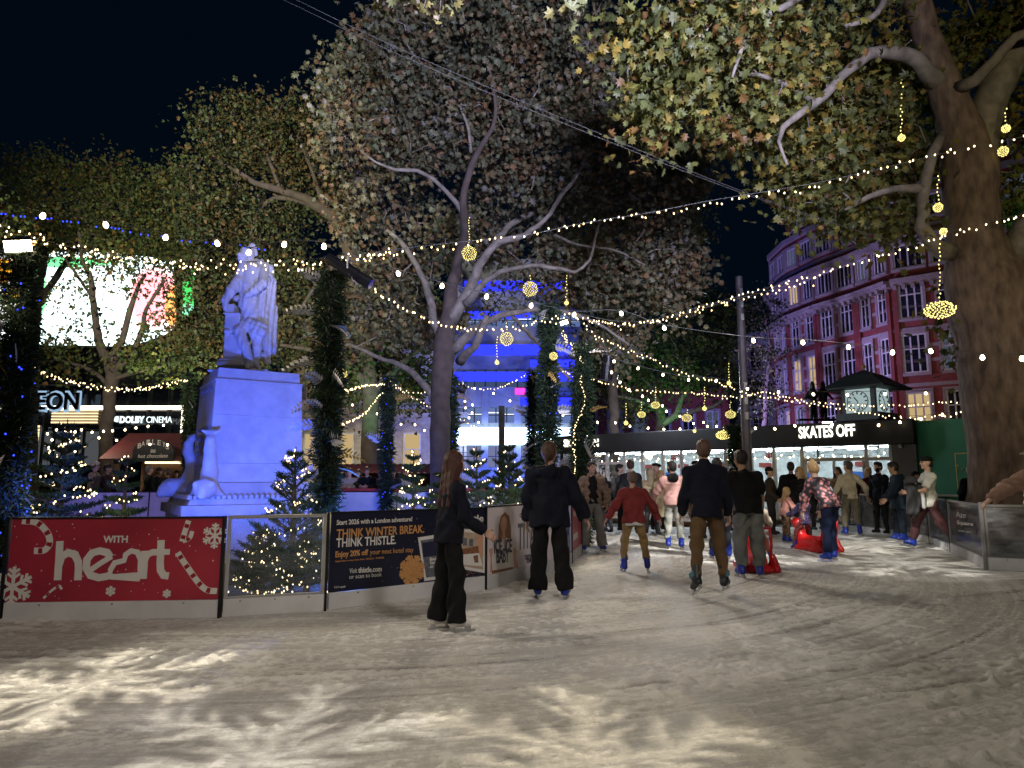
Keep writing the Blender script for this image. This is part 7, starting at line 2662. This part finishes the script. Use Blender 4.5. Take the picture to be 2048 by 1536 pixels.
person(g(893, 1262), 115, 'long auburn haired skater in black with flared trousers gliding past the navy panel', 1.60, True, lean=5, yaw=15, L=(8, -6, 8, 2), Rr=(6, 14, 8, 55), legL=(2, -4, 2, -8), legR=(1, 6, 1, 0), toeL=2, toeR=2,
       top=dict(col=NAVY, bulk=.016, hem=-.12, loose=.01), legs=dict(col=BLACK, knee=.078, hem=.098, ease=.008, cut=1.1), hair=dict(kind='long', col=AUB, len=.42), feet='white', h=.012, skin=SK1)
person(g(1103, 1198), 172, 'tall skater seen from behind in bulky dark hooded jacket and wide black trousers', 1.77, False, lean=2, yaw=-12, L=(11, 6, 8, 16), Rr=(24, -2, 26, 12), legL=(5, 2, 3, -2), legR=(5, -2, 7, -3), toeL=8, toeR=10,
       top=dict(col=NAVY, bulk=.038, hem=-.17, hood=True, loose=.03, fold=.010, ff=16), legs=dict(col=BLACK, knee=.082, hem=.108, ease=.012, cut=1.08), hair=dict(kind='tail', col=BR), feet='blue', h=.012, skin=SK1)
person(g(1187, 1103), 8, 'woman facing us in cropped tan puffer jacket and wide grey trousers at the rink bend', 1.67, True, lean=-2, yaw=18, L=(32, -6, -6, 18), Rr=(30, -6, -2, 24), legL=(7, 0, 7, 0), legR=(6, 0, 6, 0), toeL=14, toeR=14, inner=dict(col=BLACK, bulk=.006, hem=-.04, sleeve=.5),
       top=dict(col=(.17, .115, .085), bulk=.036, hem=-.02, open=True, collar=True, fold=.011, ff=40, kind='shiny'), legs=dict(col=(.16, .155, .15), knee=.082, hem=.105, cut=1.05, ease=.014), hair=dict(kind='tail', col=BLK), h=.012, skin=SK2)
person(g(1272, 1144), 180, 'boy from behind in maroon sweater with white shirt tail, arms held out low', 1.47, False, lean=6, L=(34, -6, 30, 10), Rr=(34, -10, 26, 14), legL=(10, 10, 4, -10), legR=(13, 12, 6, -14), toeL=14, toeR=16, pitchR=4,
       top=dict(col=(.20, .035, .035), bulk=.022, hem=-.10, loose=.02, tail=(.6, .58, .56), fold=.009), legs=dict(col=(.28, .185, .08), knee=.066, hem=.062, cut=.80), hair=dict(kind='short', col=(.14, .085, .055)), h=.012, head=1.06)
person(g(1350, 1098), 165, 'man in pale pink jacket with black hood and light jeans, reaching left', 1.68, False, lean=3, twist=12, yaw=35, L=(24, 28, 16, 48), Rr=(18, -14, -10, 8), legL=(3, 3, 2, -2), legR=(4, -2, 4, -3), toeL=10, toeR=14,
       top=dict(col=(.50, .29, .28), bulk=.022, hem=-.10, loose=.012), legs=dict(col=(.30, .31, .29), kind='denim', knee=.070, hem=.066, cut=.80), hair=dict(kind='short', col=BLK, beard=True), h=.012, skin=SK2,
       extra=lambda root, sh, T, HD, Rt, h: iso_obj('hood', sh([('e', T(0, .11, .46), (.12, .075, .10), Rt), ('c', T(-.08, .02, .49), T(.08, .02, .49), .05, .05)]), h, cloth(BLACK), root))
person(g(1422, 1192), 176, 'man from behind in navy jacket and brown trousers pushing off with his left skate', 1.76, False, lean=7, yaw=-6, L=(12, 6, 8, 24), Rr=(12, 4, 10, 22), legL=(7, -4, 6, -16), legR=(8, 8, 6, -2), toeL=16, toeR=30, pitchL=26,
       top=dict(col=NAVY, bulk=.020, hem=-.13, collar=True, loose=.015), legs=dict(col=(.115, .072, .035), knee=.070, hem=.060, cut=.88, ease=.014), hair=dict(kind='short', col=(.085, .045, .028)), feet='black', h=.012, skin=SK1)
person(g(1502, 1156), 178, 'man in black t-shirt and grey cargo jeans leaning over a red skating aid', 1.78, False, lean=22, yaw=14, L=(14, 12, 6, 26), Rr=(16, 14, 8, 30), legL=(3, 8, 1, -4), legR=(4, 4, 2, -3), toeL=14, toeR=10,
       top=dict(col=BLACK, bulk=.018, hem=-.12, sleeve=.5, loose=.025), legs=dict(col=(.16, .165, .155), kind='denim', knee=.088, hem=.082, cut=.93, ease=.024), hair=dict(kind='short', col=BLK), h=.012, skin=SK2)
person(g(1662, 1122), -155, 'blonde woman in dark floral jacket and jeans pushing a child on a red aid', 1.72, True, lean=34, yaw=-22, nod=6, L=(6, 26, 2, 14), Rr=(12, 26, 4, 16), legL=(5, -2, 8, -6), legR=(4, 12, 3, 2), toeL=8, toeR=8,
       top=dict(col=(.1, .1, .1), kind='floral', bulk=.028, hem=-.08, loose=.02), legs=dict(col=(.012, .018, .045), kind='denim', knee=.068, hem=.075, cut=.95), hair=dict(kind='bun', col=BLD), h=.013, skin=SK3)
person(g(1706, 1072), 178, 'man from behind in cream sweater and khaki trousers, one hand on the barrier', 1.76, False, lean=0, yaw=28, L=(20, 14, 10, 28), Rr=(40, -4, 18, 20), legL=(5, 2, 5, -2), legR=(6, -2, 6, -3),
       top=dict(col=(.50, .45, .36), bulk=.012, hem=-.10), legs=dict(col=(.13, .115, .085), knee=.070, hem=.062, cut=.82), hair=dict(kind='short', col=(.05, .045, .04)), h=.014, skin=SK1)
person(g(1803, 1083), -108, 'man in long dark navy parka standing side on by the clear panels', 1.70, False, lean=4, yaw=-12, nod=8, L=(8, 20, 4, 45), Rr=(8, 16, 4, 40), legL=(3, -2, 3, -4), legR=(3, 6, 3, 0),
       top=dict(col=(.010, .018, .028), bulk=.030, hem=-.26, hood=True, loose=.02), legs=dict(col=(.012, .018, .028), knee=.072, hem=.07, cut=.88), hair=dict(kind='short', col=BLK), h=.014, skin=SK2)


def carried(root, shift, T, HD, Rt, h):
    pass


capman = person(g(1868, 1100), -104, 'man in black cap and white t-shirt striding left with a jacket over his arm', 1.80, False, lean=-2, yaw=0, L=(8, 30, -14, 84), Rr=(10, 28, -16, 80), legL=(3, -20, 3, -30), legR=(3, 26, 3, 14), toeL=8, toeR=8, pitchL=16, pitchR=-14,
                top=dict(col=(.55, .55, .50), bulk=.018, hem=-.14, sleeve=.5, loose=.02), legs=dict(col=(.075, .028, .032), knee=.080, hem=.070, cut=.92, ease=.022, kind='shiny'), hair=dict(kind='cap', col=BLK, hat=BLACK), h=.012, skin=SK1)
p = capman.location
t = thing('carried_jacket', (p.x - .30, p.y - .04, 1.16), 'dark and white jacket draped over the forearms of the capped man', 'jacket')
iso_obj('cloth', [('c', (.12, 0, .04), (-.10, 0, .03), .09, .10), ('c', (-.08, -.02, .0), (-.10, -.03, -.38), .10, .12), ('c', (.10, -.02, .0), (.12, -.03, -.30), .08, .07), ('c', (.0, -.03, -.02), (.02, -.04, -.25), .09, .08)], .014, cloth((.05, .052, .058)), t, post=lambda V, X, Y, Z: V + (.010 * np.sin(X * 45 + 2 * np.sin(Z * 8))).astype(np.float32))
iso_obj('white_panel', [('c', (.07, -.10, -.03), (.09, -.105, -.32), .045, .04)], .014, cloth((.5, .5, .5)), t)
t = thing('baseball_cap', (p.x - .38, p.y - .06, 1.32), 'grey baseball cap held on the bundle by the capped man', 'cap')
iso_obj('dome', [('e', (0, 0, .02), (.12, .11, .11), None)], .012, cloth((.055, .055, .06)), t, cuts=[('b', (.02, 0, -.1), (.2, .2, .08), None, 0)])
iso_obj('peak', [('b', (.14, 0, -.01), (.08, .08, .008), ry(20), .006)], .010, cloth((.05, .05, .055)), t)
person(on(2085, 8.9), -172, 'person in dusty pink puffer jacket reaching for the corner post, cut by the right edge', 1.74, False, lean=6, yaw=-10, L=(62, 16, 50, 24), Rr=(10, 10, 8, 30), legL=(5, 0, 4, 0), legR=(8, 2, 9, 0),
       top=dict(col=(.30, .19, .15), bulk=.042, hem=-.12, loose=.03, fold=.0055, ff=62, kind='shiny', collar=True), legs=dict(col=DKB), hair=dict(kind='cap', col=BR, hat=(.5, .5, .5)), h=.012, skin=SK3)
person(g(1442, 1118), 170, 'skater in dark jacket mostly hidden behind the man in brown trousers', 1.70, False, lean=8, L=(14, 20, 10, 40), Rr=(12, 10, 8, 30), top=dict(col=DKB, bulk=.02), legs=dict(col=(.03, .035, .05), kind='denim'), hair=dict(kind='short', col=BLK), h=.018)
# children on the red aids
person(g(1510, 1128) + Vector((0, 0, 0)), 178, 'small child in cream top riding on the nearer red skating aid', 1.12, False, lean=-4, L=(30, 30, 30, 60), Rr=(30, 30, 30, 60), legL=(26, 40, 20, 0), legR=(26, 40, 20, 0), top=dict(col=(.42, .36, .30), bulk=.03), legs=dict(col=(.25, .08, .06)), hair=dict(kind='helmet', hat=(.45, .04, .03)), head=1.15, h=.018, z0=.05)
person(g(1606, 1098), -160, 'small child in purple patterned jacket and red checked trousers on the farther red aid', 1.10, True, lean=4, L=(20, 40, 10, 70), Rr=(24, 40, 10, 70), legL=(22, 20, 10, 0), legR=(22, 24, 10, 0), top=dict(col=(.16, .13, .36), kind='check', bulk=.032, hem=-.14), legs=dict(col=(.55, .10, .10), kind='check'), hair=dict(kind='bob', col=BR), head=1.15, h=.016)
# the queue on the deck and people behind the clear panels
crowd = [
    (1197, 18.5, 150, 'dark haired person behind the woman in the tan puffer', 1.66, dict(col=DKB, bulk=.03), dict(kind='short', col=BLK)),
    (1214, 18.0, -60, 'person in black coat bending in the queue left of the grey jacket man', 1.55, dict(col=BLACK, bulk=.03, hem=-.3), dict(kind='short', col=BLK)),
    (1240, 18.6, 70, 'young man in grey jacket standing behind the boy', 1.70, dict(col=(.10, .11, .11), bulk=.02), dict(kind='short', col=BLK)),
    (1261, 17.4, 190, 'dark haired person with pale bag strap directly behind the boy', 1.78, dict(col=DKB, bulk=.02), dict(kind='short', col=(.05, .025, .02))),
    (1301, 17.6, 175, 'woman in shaggy cream fur jacket seen from behind in the queue', 1.55, dict(col=(.42, .34, .24), bulk=.05, hem=-.15, fold=.014, ff=60), dict(kind='furhood', col=BLD, hat=(.42, .34, .24))),
    (1313, 18.8, 10, 'woman in black beret facing us in the queue', 1.72, dict(col=(.40, .34, .24), bulk=.03, hem=-.45, flare=.04), dict(kind='beret', col=BLK, hat=BLACK)),
    (1322, 17.2, 30, 'blonde woman beside the pink jacket man in long beige coat', 1.52, dict(col=(.40, .33, .22), bulk=.03, hem=-.48, flare=.03), dict(kind='long', col=BLD)),
    (1394, 16.6, -160, 'man in long grey brown overcoat and flat cap in front of the glass', 1.80, dict(col=(.075, .062, .052), bulk=.03, hem=-.48, flare=.03, collar=True), dict(kind='flatcap', col=GRY, hat=BLACK)),
    (1466, 18.4, 20, 'dark haired person between the navy jacket and the black t-shirt', 1.62, dict(col=BLACK, bulk=.02), dict(kind='short', col=BLK)),
    (1540, 17.2, 60, 'man in black beanie and patterned jacket right of the black t-shirt', 1.60, dict(col=(.045, .035, .03), bulk=.03), dict(kind='beanie', col=BLK, hat=BLACK)),
    (1582, 17.0, 178, 'person in long black coat seen from behind at the door', 1.72, dict(col=BLACK, bulk=.03, hem=-.45), dict(kind='short', col=BLK)),
    (1603, 16.4, -60, 'blonde woman in black puffer coat looking down at a child', 1.66, dict(col=BLACK, bulk=.035, hem=-.32, fold=.01, ff=60), dict(kind='bob', col=BLD)),
    (1676, 18.2, -40, 'person in tan top raising hands behind the cream sweater man', 1.62, dict(col=(.32, .22, .14), bulk=.02), dict(kind='long', col=BR)),
    (1738, 18.6, 10, 'woman with glasses between the cream sweater and the navy sweatshirt', 1.62, dict(col=(.10, .02, .025), bulk=.02), dict(kind='short', col=BLD)),
    (1757, 17.6, -70, 'bearded man in navy sweatshirt leaning behind the clear panel', 1.74, dict(col=NAVY, bulk=.02), dict(kind='short', col=BLK, beard=True)),
    (1832, 16.2, 10, 'woman in black headscarf sitting low behind the clear panel', 1.50, dict(col=BLACK, bulk=.03, hem=-.4), dict(kind='scarf', col=BLK, hat=BLACK)),
    (1944, 16.5, 175, 'person in black coat with pale fur hood beside the big trunk', 1.68, dict(col=BLACK, bulk=.04, hem=-.2), dict(kind='furhood', col=BLD, hat=(.30, .25, .19))),
    (1630, 18.8, 20, 'dark clad person at the glass behind the floral jacket', 1.66, dict(col=DKB, bulk=.02), dict(kind='short', col=BR)),
    (1700, 19.2, 0, 'person in dark top at the glass right of the door', 1.64, dict(col=(.05, .04, .04), bulk=.02), dict(kind='short', col=BLK)),
]
for i, (px, Y, hd, lab, H, tp, hr) in enumerate(crowd):
    raised = 'raising' in lab
    person(on(px, Y), hd, lab, H, fem='woman' in lab, lean=18 if 'bending' in lab else 8 if 'looking' in lab else 0, yaw=random.uniform(-15, 15), L=(14, 60, -20, 130) if raised else (10, 14, -4, 60 if i % 3 == 0 else 20), Rr=(14, 60, -20, 130) if raised else (10, 6, -4, 50 if i % 4 == 1 else 18),
           top=tp, legs=dict(col=[(.03, .03, .035), (.05, .055, .07), (.02, .02, .022)][i % 3]), hair=hr, feet='shoe' if Y > 16.3 else 'blue', h=.02, skin=[SK1, SK2, SK3][i % 3], name_top='coat' if tp.get('hem', 0) < -.25 else 'jacket', z0=.06 if Y > 16.9 else 0, group='people queueing at the pavilion')
person(on(1566, 15.6), 95, 'little girl in pink top and leopard leggings pointing to the right', 1.16, True, lean=10, L=(20, 50, 20, 70), Rr=(30, 20, 60, 74), legL=(6, 4, 5, -4), legR=(8, -4, 8, -2), top=dict(col=(.45, .22, .20), bulk=.028, hem=-.1), legs=dict(col=(.36, .2, .11), kind='check'), hair=dict(kind='long', col=BLD, len=.28), head=1.15, h=.017, skin=SK3)
# spectators by the red ledge, the couple and the hut group at the left
far = [
    (688, 21.6, 60, 'spectator in dark top turning away at the left end of the red ledge', 1.66, dict(col=(.02, .03, .06), bulk=.02), dict(kind='short', col=BLK), 1),
    (700, 20.9, 5, 'spectator in cream jacket leaning on the red ledge', 1.66, dict(col=(.40, .34, .26), bulk=.03), dict(kind='short', col=BLK), 1),
    (736, 20.9, -5, 'spectator in black jacket with pale fur collar at the red ledge', 1.70, dict(col=BLACK, bulk=.03, hood=True), dict(kind='short', col=BR), 1),
    (717, 21.8, 0, 'spectator behind and between the cream and the black jackets', 1.62, dict(col=(.10, .07, .06), bulk=.02), dict(kind='long', col=BLK), 0),
    (761, 21.2, 10, 'spectator in brown coat half hidden by the slim garland column', 1.60, dict(col=(.20, .14, .12), bulk=.03), dict(kind='short', col=BR), 0),
    (790, 21.0, -15, 'spectator in dark jacket right of the slim garland column', 1.64, dict(col=(.02, .022, .03), bulk=.03), dict(kind='short', col=BLK), 1),
    (812, 21.4, 0, 'spectator in pale hoodie behind the bushy fir', 1.62, dict(col=(.35, .33, .32), bulk=.03), dict(kind='short', col=BR), 0),
    (188, 21.0, 100, 'white haired walker in beige coat near the left fir', 1.84, dict(col=(.36, .28, .20), bulk=.03, hem=-.3), dict(kind='short', col=(.5, .42, .34)), 0),
    (213, 21.0, 100, 'dark haired walker in dark brown coat beside the one in beige', 1.76, dict(col=(.035, .02, .02), bulk=.03, hem=-.3), dict(kind='short', col=BLK), 0),
    (297, 21.6, 140, 'grey haired customer in dark coat in front of the drinks hut', 1.74, dict(col=DKB, bulk=.03), dict(kind='short', col=GRY), 0),
    (316, 22.2, 80, 'customer in black jacket at the hut counter', 1.68, dict(col=BLACK, bulk=.03), dict(kind='beanie', col=BLK, hat=(.03, .03, .05)), 0),
    (335, 21.8, -120, 'bobble hatted customer in dark coat right of the hut queue', 1.64, dict(col=(.03, .03, .045), bulk=.03), dict(kind='beanie', col=BR, hat=(.09, .07, .07)), 0),
    (352, 22.4, 20, 'customer in dark hood nearest the plinth dolphins', 1.60, dict(col=BLACK, bulk=.03), dict(kind='scarf', col=BLK, hat=BLACK), 0),
    (1345, 24.0, 10, 'assistant standing inside the lit pavilion', 1.7, dict(col=(.03, .05, .15), bulk=.02), dict(kind='short', col=BLK), 0),
]
for i, (px, Y, hd, lab, H, tp, hr, leanon) in enumerate(far):
    person(on(px, Y), hd, lab, H, fem=i % 2 == 1, lean=14 if leanon else 2, L=(22, 50, -45, 84) if leanon else (10, 10, 0, 40), Rr=(22, 50, -45, 84) if leanon else (10, 4, 0, 24), top=tp, legs=dict(col=DKB), hair=hr, feet='shoe', h=.022, skin=[SK1, SK3, SK2][i % 3], group='people beyond the rink', z0=.04)


# red plastic skating aids
M['red_plastic'] = mat('red_plastic', (.62, .018, .022), .28, var=.08, spec=.6)


def aid(px, py, heading, label):
    p = ground(px, py)
    t = thing('skating_aid', p, label, 'skating aid', 'red skating aids on the ice', R(heading))
    iso_obj('body', [('c', (0, .30, .16), (0, -.35, .17), .13, .12), ('c', (0, -.35, .18), (0, -.45, .48), .11, .085), ('e', (0, -.50, .54), (.085, .13, .085), None), ('b', (0, 0, .05), (.20, .42, .05), None, .04), ('c', (0, .25, .2), (0, .34, .44), .07, .05)], .016, M['red_plastic'], t, k=.06)
    for s in (-1, 1):
        iso_obj('flipper', [('c', (s * .24, .18, .05), (s * .25, .20, .22), .055, .045), ('c', (s * .25, .34, .05), (s * .24, .28, .20), .05, .04), ('c', (s * .18, .24, .08), (s * .25, .26, .1), .06, .06), ('c', (s * .25, .1, .05), (s * .25, .36, .05), .05, .05)], .014, M['red_plastic'], t, k=.05)
        mb = MB()
        mb.tube([(s * .17, .28, .1), (s * .19, .34, .42), (s * .16, .38, .66)], .022, 8)
        mb.build('handle_post', 'red_plastic', t, True)
    MB().tube([(-.17, .38, .66), (.17, .38, .66)], .02, 8).build('handle_bar', 'red_plastic', t, True)


aid(1506, 1140, 178, 'red plastic seal shaped skating aid in front of the man in black t-shirt')
aid(1634, 1102, -158, 'red plastic seal shaped skating aid pushed by the floral jacket woman')
